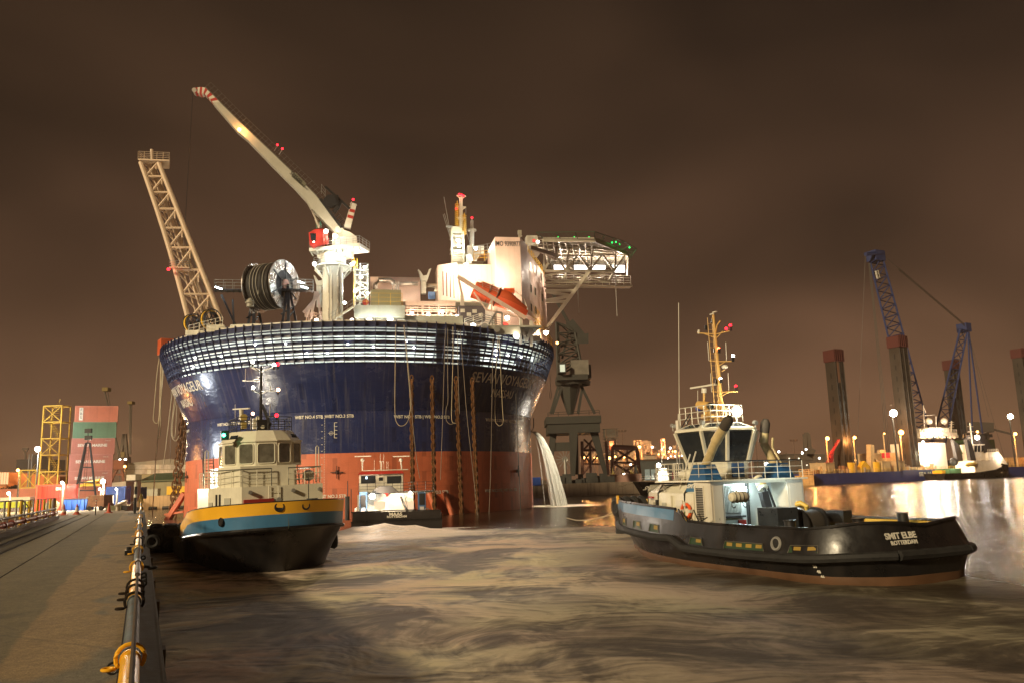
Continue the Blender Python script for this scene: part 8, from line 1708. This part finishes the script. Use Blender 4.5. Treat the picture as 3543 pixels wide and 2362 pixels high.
def star(px, py, Y, w, col, mt_, s, label, zz=3.2, grp='lamps of the refinery'):
    q = w_(px, py, Y); o = E('refinery_lamp', label, 'lamp', (q.x, Y, zz), 0, grp); MB().ball((0, 0, q.z-zz), s, 8).build('lamp_head', mt_, o); MB().cyl((0, .4, 0), (0, .4, q.z-zz), .08, n=4).build('lamp_pole', RFD, o)
    if w: lamp(o, (0, -s-.2, q.z-zz), w, col, .4)
REFL = ['bright orange lamp on the lattice column at the left end of the refinery', 'orange lamp high on the slim refinery mast', 'white lamp between the two refinery masts', 'white lamp right of the slim refinery mast', 'orange lamp low on the slim refinery mast', 'big orange lamp at the right end of the refinery', "orange lamp beside the big one at the refinery's right end", "orange lamp left of the big one at the refinery's right end", 'orange lamp left of the slim mast, half way down', 'orange lamp at the foot of the slim refinery mast', "left bright orange lamp between the crane's legs", "right bright orange lamp between the crane's legs", "dim orange lamp behind the crane's right leg, upper right", "star-like orange lamp right of the crane's right leg", "orange lamp on the tubular frame's upper left", "dim orange lamp behind the crane's right leg, lower right", "tiny white lamp left of the slim mast's middle", 'tiny white lamp under the refinery pipes, mid right', 'tiny white lamp on the dark hall roof', "tiny white lamp by the tubular frame's right post", "tiny white lamp below the refinery's right half, first of three", "tiny white lamp below the refinery's right half, second of three", "tiny white lamp below the refinery's right half, third of three", "orange lamp just right of the tubular frame's top", 'orange lamp beside the beige cabin', 'orange lamp at the far right of the refinery by the tug']
for i, (x, y, s, w, c) in enumerate(((2212, 1545, .75, 9000, 0), (2295, 1521, .45, 1500, 0), (2257, 1545, .4, 1500, 1), (2319, 1548, .4, 2000, 1), (2296, 1545, .4, 1500, 0), (2336, 1560, .55, 4000, 0), (2327, 1560, .3, 0, 0), (2314, 1561, .35, 1500, 0), (2279, 1570, .4, 2500, 0), (2297, 1570, .35, 1500, 0), (2022, 1582, .5, 3500, 0), (2031, 1581, .35, 0, 0), (2057, 1582, .3, 1500, 0), (2108, 1583, .55, 3000, 0), (2129, 1578, .35, 0, 0), (2065, 1582, .25, 0, 0), (2289, 1552, .22, 0, 1), (2311, 1584, .25, 0, 1), (2228, 1602, .22, 0, 1), (2182, 1605, .25, 0, 1), (2321, 1577, .2, 0, 1), (2335, 1577, .2, 0, 1), (2359, 1575, .2, 0, 1), (2160, 1580, .3, 3000, 0), (2240, 1582, .3, 3000, 0), (2350, 1575, .25, 2000, 0))):
    star(x, y, 400 if y < 1575 or x > 2200 else 300, w, SOD if c == 0 else (1, .95, .9), OLAMP if c == 0 else WLAMP, s, REFL[i])
for x, y, lb in ((2287, 1527, 'upper red lamp on the refinery mast'), (2291, 1577, 'lower red lamp in the refinery')): star(x, y, 399, 0, None, RLAMP, .3, lb, grp=None)
star(2159, 1640, 252, 900, (1, .95, .95), WLAMP, .35, 'bright white lamp at the foot of the tubular frames', grp=None); star(2279, 1608, 150, 0, None, WLAMP, .01, 'x', grp=None) if False else None
# black mooring ship behind the tug's bow, with its bright lamp
o = E('moored_ship', 'dark moored vessel with white wheelhouse and dazzling lamp behind the bow of the tugboat', 'ship', (w_(2290, 1700, 190).x, 190, 0)); Bm = Vector(o.location)
p0, p1, zt0 = w_(2203, 1700, 190), w_(2420, 1700, 190), w_(2300, 1662, 190).z
b = MB(); b.hexa([(p0.x+2.5, 188, -1), (p1.x, 188, -1), (p1.x, 195, -1), (p0.x+2.5, 195, -1), (p0.x, 187, zt0), (p1.x, 187, zt0-.5), (p1.x, 196, zt0-.5), (p0.x, 196, zt0)]); part(b, 'hull', BLK, o)
part(MB().box(w_(2274, 1640, 190).x, w_(2312, 1640, 190).x, 189, 194, zt0, w_(2290, 1634, 190).z), 'superstructure', WHITE, o); part(MB().box(w_(2278, 1634, 190).x, w_(2306, 1634, 190).x, 189.5, 193, w_(2290, 1634, 190).z, w_(2290, 1618, 190).z), 'wheelhouse', WHITE, o)
b = MB(); b.rail([w_(2210, 1661, 188), w_(2272, 1661, 188)], 1.0, .05, 1.2, 2); part(b, 'deck_railing', STEEL, o)
q = w_(2279, 1608, 188); b = MB(); b.ball(q, .5, 10); part(b, 'dazzling_lamp', WLAMP, o); lamp(o, q-Bm-Vector((0, .8, 0)), 4500, (1, .9, .75), .3); b = MB(); b.cyl(w_(2290, 1618, 190), w_(2290, 1575, 190), .12, n=5); part(b, 'mast', STEEL, o)
b = MB(); b.cyl((0, 0, 0), w_(2135, 1683, 215)-w_(2232, 1660, 190), .05, n=4); r_ = b.build('mooring_line', ROPE); r_.location = w_(2232, 1660, 190); things_tag(r_, 'straight mooring line from the dark moored vessel down to the far quay', 'rope')
# lamp masts on the far shore
def lightmast(px, ytop, Y, label, lit=False):
    q = w_(px, ytop, Y); o = E('high_lamp_mast', label, 'lamp mast', (q.x, Y, 3.2)); h = q.z-3.2; MB().cyl((0, 0, 0), (0, 0, h), .22, .14, n=6).build('mast_pole', RFD, o); b = MB(); b.beam((-1.5, 0, h), (1.5, 0, h), .3); [b.cbox((x, 0, h+.4), .8, .5, .5) for x in (-1.2, 0, 1.2)]; b.build('lamp_bar', RFD, o); return o
lightmast(2152, 1492, 300, 'unlit lamp mast right of the scaffolded tower'); lightmast(2612, 1492, 330, 'unlit lamp mast just left of the right-hand tug funnel'); lightmast(2746, 1524, 340, 'unlit lamp mast right of the tug funnels'); lightmast(2953, 1512, 330, 'thin lamp mast right of the leftmost platform leg')
# low harbour buildings beyond, right of the tug
HZ = mat('hazy_building', (.11, .085, .065), .9, var=.3, scale=.1)
for i, (x0, y0, x1, Y_, lb) in enumerate(((2640, 1595, 2820, 520, 'long low hazy building behind the right-hand tug funnel'), (2720, 1572, 2770, 540, 'small raised hazy block on the far shore'), (2780, 1580, 2850, 560, 'hazy block left of the leftmost platform leg'), (2975, 1575, 3040, 600, 'hazy hall between the platform legs'))):
    o = E('harbour_building', lb, 'building', (w_((x0+x1)/2, 1640, Y_).x, Y_, 3.2)); part(bx(x0, y0, x1, 1640, Y_, 20, 3.2), 'wall', HZ, o); part(bx(x0-2, y0-3, x1+2, y0, Y_-.5, 21, w_(x0, y0, Y_).z), 'roof', HZ, o)
    for k in range(3): x = x0+(x1-x0)*(k+.5)/3; part(bx(x, y0+10, x+5, y0+14, Y_-.3, .2, w_(x, y0+14, Y_).z), 'lit_window', WINLIT, o) if k != 1 else None
crane_lines('harbour_crane', 'hazy twin-legged harbour crane on the far shore right of the tug funnels', [(2790, 1610, 2784, 1500, 2.2), (2808, 1610, 2796, 1500, 2.2), (2784, 1500, 2797, 1500, 2), (2790, 1560, 2812, 1570, 6), (2770, 1585, 2850, 1585, 6)], 560, 2, HZ)
for x, y, Y_, s, w, mt_, lb in ((2695, 1561, 500, .6, 0, WLAMP, 'small white lamp in front of the round tree'), (2776, 1565, 500, .6, 0, WLAMP, 'white lamp on the hazy blocks'), (2789, 1553, 500, .5, 0, WLAMP, 'white lamp beside the hazy harbour crane'), (2652, 1604, 380, .8, 1500, WLAMP, 'bright small lamp beside the blue funnel base'), (2960, 1590, 480, .5, 0, OLAMP, 'tiny orange lamp between the platform legs'), (2835, 1583, 500, .5, 0, WLAMP, 'small lamp by the leftmost platform leg')): star(x, y, Y_, w, (1, .95, .9), mt_, s, lb, grp=None)
# ---------------- jack-up barge
SJ = View(106.5, 298.7, 27.6)
def s_(px, py, y=0.): return SJ.y(px, py, y)
JU = EV(SJ, 'jack_up_barge', 'long blue jack-up barge SEA JACK with tall brown legs topped red', 'barge')
JB = mat('barge_blue', (.035, .045, .17), .4, var=.12, scale=.3, streak=.4, scol=(.03, .03, .06))
b = MB(); b.box(.5, 150, 0, 33, -2, 3.8); b.box(47, 150, -.05, 0, -1, 4.1); b.build('hull', JB, JU)
b = MB(); b.rail([(1, .3, 3.8), (150, .3, 3.8)], 1.3, .07, 2.5, 3); b.build('deck_railing', mat('yellow_rail', (.6, .4, .1), .5), JU)
p = s_(3213, 1634, -.1); text('barge_name', 'SEA JACK', 2.1, LTEXT, JU, flat((p.x, -.08, 2.3), (1, 0, 0), (0, 0, 1), .02), .01, bold=.05, sx=1.3)
LG = mat('leg_brown_steel', (.034, .025, .018), .6, var=.25, scale=.2, streak=.4, scol=(.05, .03, .02)); LRT = mat('leg_top_red', (.07, .014, .011), .7); LPT = mat('primer_patch', (.20, .10, .06), .6)
def leg_(px, ytop, yl, w, label=None, patch=None):
    t_ = s_(px, ytop, yl); b = MB(); x = t_.x; h = t_.z
    for sx in (-1, 1):   # two faced leg with rows of pin holes
        pass
    b.box(x-w/2, x+w/2, yl-w/2, yl+w/2, -2, h-4.5); L0 = b.build('leg', LG, JU)
    b = MB(); b.box(x-w/2-.35, x+w/2+.35, yl-w/2-.35, yl+w/2+.35, h-4.5, h); [b.box(x-w/2+k*1.1, x-w/2+.3+k*1.1, yl-w/2-.6, yl-w/2-.35, h-4.3, h+.3) for k in range(int(w/1.1))]; b.build('leg_top', LRT, L0)
    b = MB()
    for k in range(int((h-8)/4.4)):
        z = 5+k*4.4
        for dx in (-.28, .27):
            P = [Vector((x+dx*w+.28*math.cos(a), yl-w/2-.04, z+(.75 if math.sin(a) > 0 else -.75)+.28*math.sin(a))) for a in [i*PI/5 for i in range(10)]]; b.poly(P)
        P = [Vector((x-w/2-.04, yl+.28*math.cos(a), z+(.75 if math.sin(a) > 0 else -.75)+.28*math.sin(a))) for a in [i*PI/5 for i in range(10)]]; b.poly(P)
    b.build('pin_holes', mat('hole_black', (.008, .007, .006), .9), L0)
    b = MB(); [b.cyl((x+dx*w, yl-w/2-.12, 3), (x+dx*w, yl-w/2-.12, h-5), .14, n=5) for dx in (-.48, .0, .48)]; b.build('leg_rack', LG, L0)
    if patch: b = MB(); a_, c_ = s_(patch[0], patch[1], yl-w/2), s_(patch[2], patch[3], yl-w/2); b.box(a_.x, c_.x, yl-w/2-.07, yl-w/2-.045, c_.z, a_.z); b.build('primer_patch', LPT, L0)
    return x, h
leg_(2882, 1212, 4.5, 4.6, patch=(2893, 1243, 2908, 1322)); leg_(3102, 1165, 4.5, 4.9); leg_(3288, 1247, 28, 4.5); leg_(3524, 1208, 28, 4.8)
for px in (2868, 3062, 3112): x = s_(px, 1600, 1).x; b = MB(); b.box(x-2.2, x+2.2, .5, 8, 3.8, 7.5); b.box(x-1.2, x+1.2, .3, .5, 4.2, 6.4); b.box(x-2.3, x+2.3, .4, 8.1, 7.5, 7.7); b.build('jacking_house', mat('beige_house', (.5, .36, .2), .6), JU)
# deck load: beams, tanks, posts
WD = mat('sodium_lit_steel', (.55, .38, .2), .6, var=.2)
b = MB()
b.beam(s_(3013, 1636, 3), s_(3011, 1537, 3), 2.0); b.beam(s_(3016, 1565, 3), s_(3055, 1635, 3), 1.0); b.beam(s_(3016, 1590, 3), s_(3040, 1630, 3), .8)
b.beam(s_(2985, 1632, 5), s_(2985, 1600, 5), .6); b.beam(s_(3040, 1560, 8), s_(3060, 1560, 8), 1.2)
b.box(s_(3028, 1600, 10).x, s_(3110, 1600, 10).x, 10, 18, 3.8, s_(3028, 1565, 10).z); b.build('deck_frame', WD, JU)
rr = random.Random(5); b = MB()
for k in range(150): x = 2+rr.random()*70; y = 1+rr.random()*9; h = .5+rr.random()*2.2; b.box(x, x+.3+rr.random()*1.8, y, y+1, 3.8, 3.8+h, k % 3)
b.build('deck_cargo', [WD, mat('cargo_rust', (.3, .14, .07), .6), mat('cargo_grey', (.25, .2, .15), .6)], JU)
for px, c in ((2944, YEL), (3030, YEL), (2993, YEL)):
    p = s_(px, 1632, 2.5); b = MB(); b.cyl((p.x, 2.5, 3.8), (p.x, 2.5, 7.5 if px != 2993 else 6.5), 1.8, n=14) if px != 2993 else b.prism([(p.x-2.3, 2, 3.8), (p.x+2.3, 2, 3.8), (p.x+2.3, 2, 6), (p.x, 2, 8), (p.x-2.3, 2, 6)], (0, 2, 0)); b.build('yellow_tank', c, JU)
for x0, y0, x1, y1 in ((3065, 1565, 3080, 1582), (3064, 1600, 3082, 1618)): a_, c_ = s_(x0, y0, 6), s_(x1, y1, 6); MB().box(a_.x, c_.x, 6, 8, c_.z, a_.z).build('red_cabinet', mat('hot_red', (.6, .03, .05), .5), JU)
b = MB(); b.beam(s_(2864, 1632, 2), s_(2866, 1600, 2), 2.2); b.beam(s_(2866, 1600, 2), s_(2880, 1560, 2), 1.0); b.beam(s_(2880, 1560, 2), s_(2903, 1520, 2), .7); b.beam(s_(2880, 1575, 2), s_(2872, 1608, 2), .8); [b.box(s_(2852, 1620+k*6, 2).x, s_(2880, 1620+k*6, 2).x, 1.5, 3, s_(2852, 1620+k*6, 2).z-.25, s_(2852, 1620+k*6, 2).z+.1) for k in range(3)]; b.build('red_deck_crane', mat('deck_crane_red', (.35, .02, .03), .5), JU)
# main crane: blue lattice boom and gantry
BLS = mat('lattice_blue', (.022, .034, .11), .6, var=.15)
Ym_ = 18.
b = MB()
def q_(px, py, dy=0.): return s_(px, py, Ym_+dy)
truss(b, [q_(3168, 1560), q_(3236, 1560), q_(3236, 1560, 5), q_(3168, 1560, 5)], [q_(3012, 910), q_(3052, 885), q_(3052, 885, 4), q_(3012, 910, 4)], 20, .22, .42)
b.cbox(q_(3030, 888, 2), 6, 5, 4.5); b.beam(q_(2994, 880), q_(3052, 874), 1.4); b.build('crane_boom', BLS, JU)
b = MB(); truss(b, [q_(3218, 1560, 3), q_(3266, 1560, 3), q_(3266, 1560, 8), q_(3218, 1560, 8)], [q_(3322, 1140, 3), q_(3347, 1145, 3), q_(3347, 1145, 8), q_(3322, 1140, 8)], 12, .2, .42); b.cbox(q_(3335, 1135, 5), 3.6, 5, 4); b.build('crane_gantry', BLS, JU)
b = MB()
for dy in (0, 1.2): b.cyl(q_(3052, 878, dy), q_(3108, 930, dy), .16, n=4)
for dz in (-.5, 0, .5): b.cyl(q_(3108, 930)+Vector((0, 0, dz)), q_(3338, 1125)+Vector((0, 0, dz)), .16, n=4)
b.cyl(q_(2994, 885), q_(2962, 1640), .06, n=3)
for dx in (0, 2, 4): b.cyl(q_(3006+dx, 912), q_(3068+dx*3, 1560), .14, n=4)
b.cyl(q_(3350, 1150), q_(3420, 1440), .08, n=3); b.cyl(q_(3350, 1150), q_(3480, 1600), .07, n=3)
b.build('boom_pendant', mat('pendant_brown', (.05, .04, .03), .6), JU)
b = MB(); b.beam(q_(3349, 1150), q_(3365, 1500), .5); b.beam(q_(3352, 1150), q_(3400, 1500), .5); b.build('backstay', BLS, JU)
p = q_(3037, 950, -.6); sb = MB(); sb.hexa([q_(3029, 938, -.7), q_(3037, 936, -.7), q_(3037, 936, -.5), q_(3029, 938, -.5), q_(3029, 938, -.7), q_(3037, 936, -.7), q_(3037, 936, -.5), q_(3029, 938, -.5)]) if False else None
a_, c_, d_, e2 = q_(3028, 938, -.8), q_(3039, 935, -.8), q_(3046, 962, -.8), q_(3035, 965, -.8); sgn = MB().prism([a_, c_, d_, e2], (0, .2, 0)).build('boom_sign', LTEXT, JU); text('sign_lettering', 'A2SEA', 1.3, DTEXT, sgn, flat((a_+c_+d_+e2)/4-Vector((0, .1, 0)), (e2-a_), (c_-a_)*-1 if (e2-a_).cross((c_-a_)*-1).y < 0 else (c_-a_), .0), .02)
# crane house (green) and white accommodation
GC = mat('crane_green', (.06, .12, .04), .5, var=.2)
b = MB(); a_, c_ = s_(3351, 1580, 12), s_(3389, 1520, 12); b.box(a_.x, c_.x, 12, 18, a_.z-.5, c_.z); b.build('green_counterweight_house', GC, JU)
b = MB(); a_, c_ = s_(3390, 1575, 13), s_(3440, 1512, 13); [b.box(a_.x+(c_.x-a_.x)*k/3+.1, a_.x+(c_.x-a_.x)*(k+1)/3-.1, 13, 19, a_.z-.5, c_.z-.4*k) for k in range(3)]; b.build('dark_green_counterweight', mat('dark_counterweight', (.015, .025, .012), .6), JU)
b = MB(); b.box(a_.x-14, c_.x, 12, 20, 3.8, a_.z-1.5); b.build('crane_base', DARK, JU); b = MB(); [b.cbox((a_.x-10+k*2.2, 13.5, c_.z+.8), 1.2, 1.4, 1.4+.6*(k % 3)) for k in range(10)]; b.build('crane_machinery', DARK, JU)
WB = mat('barge_white', (.75, .62, .48), .5, var=.06)
b = MB(); a_, c_ = s_(3172, 1630, 5), s_(3270, 1530, 5); b.box(a_.x, c_.x, 5, 16, 3.8, c_.z); d_ = s_(3172, 1495, 6); e2 = s_(3300, 1500, 6); b.box(d_.x, e2.x, 4.5, 15, c_.z+2, d_.z+.0); acc_ = b.build('accommodation', WB, JU)
b = MB(); f_ = s_(3240, 1487, 6); b.box(d_.x+6, e2.x-4, 5, 13, d_.z, f_.z+1.0); b.build('bridge', WB, JU)
for k in range(8): x = d_.x+2+k*2.6; MB().box(x, x+1.3, 4.44, 4.5, d_.z-2.6, d_.z-1.5).build('bridge_window', GLASS if k in (2, 5) else mat('warm_bridge_window', (0, 0, 0), emis=(1, .6, .3), estr=1.5), acc_)
b = MB(); b.rail([(d_.x, 4.3, c_.z+2), (e2.x, 4.3, c_.z+2)], 1.2, .07, 1.6, 3); b.rail([(d_.x, 4.6, d_.z), (e2.x, 4.6, d_.z)], 1.2, .06, 1.6, 3); b.build('accommodation_railing', WB, JU)
b = MB(); [b.ball(s_(px, py, 7), 1.4, 10) for px, py in ((3213, 1456), (3267, 1456))]; b.cyl(s_(3198, 1490, 7), s_(3195, 1400, 7), .2, n=5); b.beam(s_(3185, 1437, 7), s_(3232, 1434, 7), .25); b.beam(s_(3196, 1408, 7), s_(3204, 1425, 7), .25); b.cyl(s_(3240, 1490, 7), s_(3238, 1438, 7), .15, n=5); b.cyl(s_(3290, 1500, 7), s_(3292, 1455, 7), .3, n=5); [b.beam(s_(3284, y, 7), s_(3300, y-1, 7), .25) for y in (1460, 1467, 1476)]; b.build('radar_mast', WB, JU)
# lamp posts and lamps of the barge
for px, yt, y2, w, s__, col, mt_ in ((2863, 1517, 1605, 7000, .7, SOD, OLAMP), (2957, 1514, 1615, 5000, .6, SOD, OLAMP), (3118, 1496, 1620, 16000, 1.0, SOD, OLAMP), (3513, 1501, 1625, 7000, .7, SOD, OLAMP), (3060, 1500, 1620, 0, .3, SOD, OLAMP)):
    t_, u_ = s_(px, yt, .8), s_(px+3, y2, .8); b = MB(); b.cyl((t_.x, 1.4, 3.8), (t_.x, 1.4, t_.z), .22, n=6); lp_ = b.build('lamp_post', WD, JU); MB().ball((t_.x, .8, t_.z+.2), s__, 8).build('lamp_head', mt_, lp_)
    if w: lamp(lp_, (t_.x, -.6, t_.z), w*.5, col, .5); lamp(lp_, (t_.x-3, 1.0, t_.z-1.5), w*.5, col, .5)
for px, py, yl, w, s__ in ((3091, 1428, -2.0, 15000, 1.3), (3496, 1439, 20, 7000, 1.15)):
    t_ = s_(px, py, yl); b = MB(); b.cyl((t_.x, yl+.6, 3.8), (t_.x, yl+.6, t_.z), .35, n=8); lp_ = b.build('flood_mast', LG, JU); MB().ball((t_.x, yl, t_.z), s__, 10).build('flood_head', lampmat('greenish_white_flood', (1, 1, .72), 60), lp_); lamp(lp_, (t_.x, yl-s__-.4, t_.z), w, (1, .97, .75), .8)
for px, py, yl, w, col in ((3210, 1489, 3.2, 2600, WARM), (3256, 1485, 3.2, 2600, (1, .95, .85)), (3196, 1527, 3, 3600, (1, .8, .5)), (3215, 1570, 2, 9000, (1, .82, .6)), (3250, 1545, 2, 6000, (1, .85, .65)), (3187, 1572, 2, 3500, (1, .9, .6))):
    t_ = s_(px, py, yl); MB().ball((t_.x, yl+.3, t_.z), .4, 8).build('deck_flood', WLAMP, JU); lamp(JU, (t_.x, yl-.5, t_.z), w, col, .5)
# yellow-lit pontoon at the left end of the barge
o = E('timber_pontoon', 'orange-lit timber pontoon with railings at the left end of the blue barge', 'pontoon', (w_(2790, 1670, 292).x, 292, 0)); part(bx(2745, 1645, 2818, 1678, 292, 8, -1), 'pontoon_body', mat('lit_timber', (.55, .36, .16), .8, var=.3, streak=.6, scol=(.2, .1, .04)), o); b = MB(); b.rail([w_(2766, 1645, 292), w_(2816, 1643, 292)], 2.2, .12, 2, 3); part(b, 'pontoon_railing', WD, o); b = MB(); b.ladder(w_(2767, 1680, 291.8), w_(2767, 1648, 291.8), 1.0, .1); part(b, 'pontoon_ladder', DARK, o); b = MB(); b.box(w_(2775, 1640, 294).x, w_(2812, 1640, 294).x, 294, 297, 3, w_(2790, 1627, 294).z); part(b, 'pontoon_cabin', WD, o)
lamp(o, (0, -8, 9), 3500, SOD, .5)
# anchor handling tug alongside the barge
T4 = E('supply_tug', 'black-hulled white tug lying alongside the blue jack-up barge with glowing aft deck', 'tugboat', SJ.wo((57, -6, 0)), SJ.deg); TB = View(*SJ.wo((57, -6, 0))[:2], SJ.deg)
b = MB(); S4 = []
for x, wl, dk_, z in ((0, 3.6, 4.4, 1.8), (6, 4.4, 4.8, 1.7), (20, 4.6, 5, 1.8), (30, 4.2, 5, 2.6), (38, 2.8, 4.4, 4.2), (43, .8, 2.6, 5.4), (46, .05, .4, 6.2)): S4.append((x, [(wl*.8, -1), (wl, 0), (dk_, z), (dk_, z+.7)]))
weld(hull_skin(S4, 0, 3).build('hull', BLK, T4)); deckpoly(S4, 2, 1.9).build('deck', WD, T4)
b = MB(); b.box(19, 36, -4, 4, 1.9, 7.0); b.prism([(29, -3.6, 7), (41, -3.6, 5.0), (36, -3.6, 10.2), (29, -3.6, 10.2)], (0, 7.2, 0)); b.build('superstructure', WB, T4)
b = MB(); b.box(22, 28.5, -2.6, 2.6, 7, 9.8); b.hexa([(22.2, -2.4, 9.8), (28, -2.4, 9.8), (28, 2.4, 9.8), (22.2, 2.4, 9.8), (21.5, -2.9, 13.4), (28.8, -2.9, 13.4), (28.8, 2.9, 13.4), (21.5, 2.9, 13.4)]); wh4 = b.build('wheelhouse', WB, T4)
for x in (22.4, 24.4, 26.6): b = MB(); b.hexa([(x, -2.56, 10.4), (x+1.3, -2.56, 10.4), (x+1.3, -2.5, 10.4), (x, -2.5, 10.4), (x-.1, -2.92, 12.8), (x+1.3, -2.92, 12.8), (x+1.3, -2.85, 12.8), (x-.1, -2.85, 12.8)]); b.build('wheelhouse_window', GLASS, wh4)
b = MB()
for y in (-3.4, 2.2): b.hexa([(18, y, 7), (21.5, y, 7), (21.5, y+1.4, 7), (18, y+1.4, 7), (17.2, y, 15.5), (20, y, 13.5), (20, y+1.4, 13.5), (17.2, y+1.4, 15.5)])
b.hexa([(28.5, -3, 10), (34.5, -3, 10), (34.5, 3, 10), (28.5, 3, 10), (25.5, -2.6, 17), (29, -2.6, 17.5), (29, 2.6, 17.5), (25.5, 2.6, 17)]); b.build('funnel', mat('dark_funnel', (.03, .022, .02), .6), T4)
b = MB(); b.cyl((25.4, 0, 13.4), (25.4, 0, 22), .25, n=6); [b.beam((23.6, 0, z), (27.2, 0, z), .2) for z in (16, 18.5, 20.5)]; b.build('signal_mast', WB, T4)
b = MB(); b.lathe([(.2, -1.2), (1.3, -.7), (1.6, 0), (1.3, .7), (.2, 1.2)], (10.5, -1.5, 6.8), (1, 0, .2), 16); b.build('black_fender_ball', TIRE, T4, True)
b = MB(); b.lathe([(.05, -4), (.8, -2.5), (.9, 1), (.05, 4)], (17, -4.2, 5.6), (1, 0, .08), 10); b.build('rescue_boat', mat('rib_yellow', (.75, .5, .15), .5), T4, True)
b = MB(); [b.rail([(20, -4.4, z), (36, -4.4, z)], 1.2, .06, 1.5, 3) for z in (7,)]; b.rail([(29, -3.6, 10.2), (36, -3.6, 10.2)], 1.1, .06, 1.2, 3); b.build('tug_railing', WB, T4)
b = MB(); b.box(5, 12, -3, 3, 1.9, 4.2); b.box(2, 4, -2, 2, 1.9, 3.6, 1); b.build('deck_winch', [mat('green_winch', (.08, .2, .1), .6), YEL], T4)
lamp(T4, (16, -3, 4.8), 2200, WARM, .3); lamp(T4, (35, -5.5, 8), 1500, WARM, .3); lamp(T4, (24, -4, 15.5), 1500, (1, .9, .8), .3); lamp(T4, (7, -3.5, 5.5), 1200, WARM, .3); MB().ball((24, -3.2, 16), .9, 8).build('mast_flood', WLAMP, T4); MB().ball((29.5, 0, 18.4), .5, 8).build('orange_mast_lamp', OLAMP, T4); MB().ball((16, -3.2, 5), .4, 8).build('deck_flood', WLAMP, T4)
# timber jetty at the right edge
o = E('reed_jetty', 'orange-lit bundle-walled jetty at the right edge behind the barge', 'jetty', SJ.wo((165, 26, 0)), SJ.deg); b = MB(); b.box(-30, 40, 0, 10, -1, 5.2); b.box(-10, 40, .2, 8, 5.2, 8.4, 1); b.build('jetty_wall', [mat('jetty_timber', (.35, .2, .09), .85, var=.4, streak=.7, scol=(.12, .06, .03)), mat('reed_bundles', (.5, .3, .13), .9, var=.4, scale=2)], o); b = MB(); b.rail([(-30, 0, 5.2), (-11, 0, 5.2)], 1.6, .1, 2, 3); b.build('jetty_railing', WD, o)
lamp(o, (5, -6, 14), 5000, SOD, .5)
o = crane_lines('far_gantry_hall', 'hazy dark gantry shape with pale sign behind the barge crane', [(3355, 1475, 3430, 1478, 8), (3420, 1480, 3500, 1500, 1.5)], 700, 6, mat('hazy_gantry', (.075, .06, .05), .9)); o['category'] = 'gantry'
# ============================================================ night haze over the harbour
b = MB(); b.box(-2300, 2300, -160, 2100, -4.5, 125); hz = b.build('haze', []); hz['kind'] = 'stuff'
HM = bpy.data.materials.new('harbour_haze'); HM.use_nodes = True; t = HM.node_tree; t.nodes.clear(); o_ = N(t, 'ShaderNodeOutputMaterial'); pv = N(t, 'ShaderNodeVolumePrincipled', inp={'Color': (.85, .62, .45, 1), 'Density': .00018, 'Anisotropy': .3}); t.links.new(pv.outputs[0], o_.inputs['Volume']); hz.data.materials.append(HM)
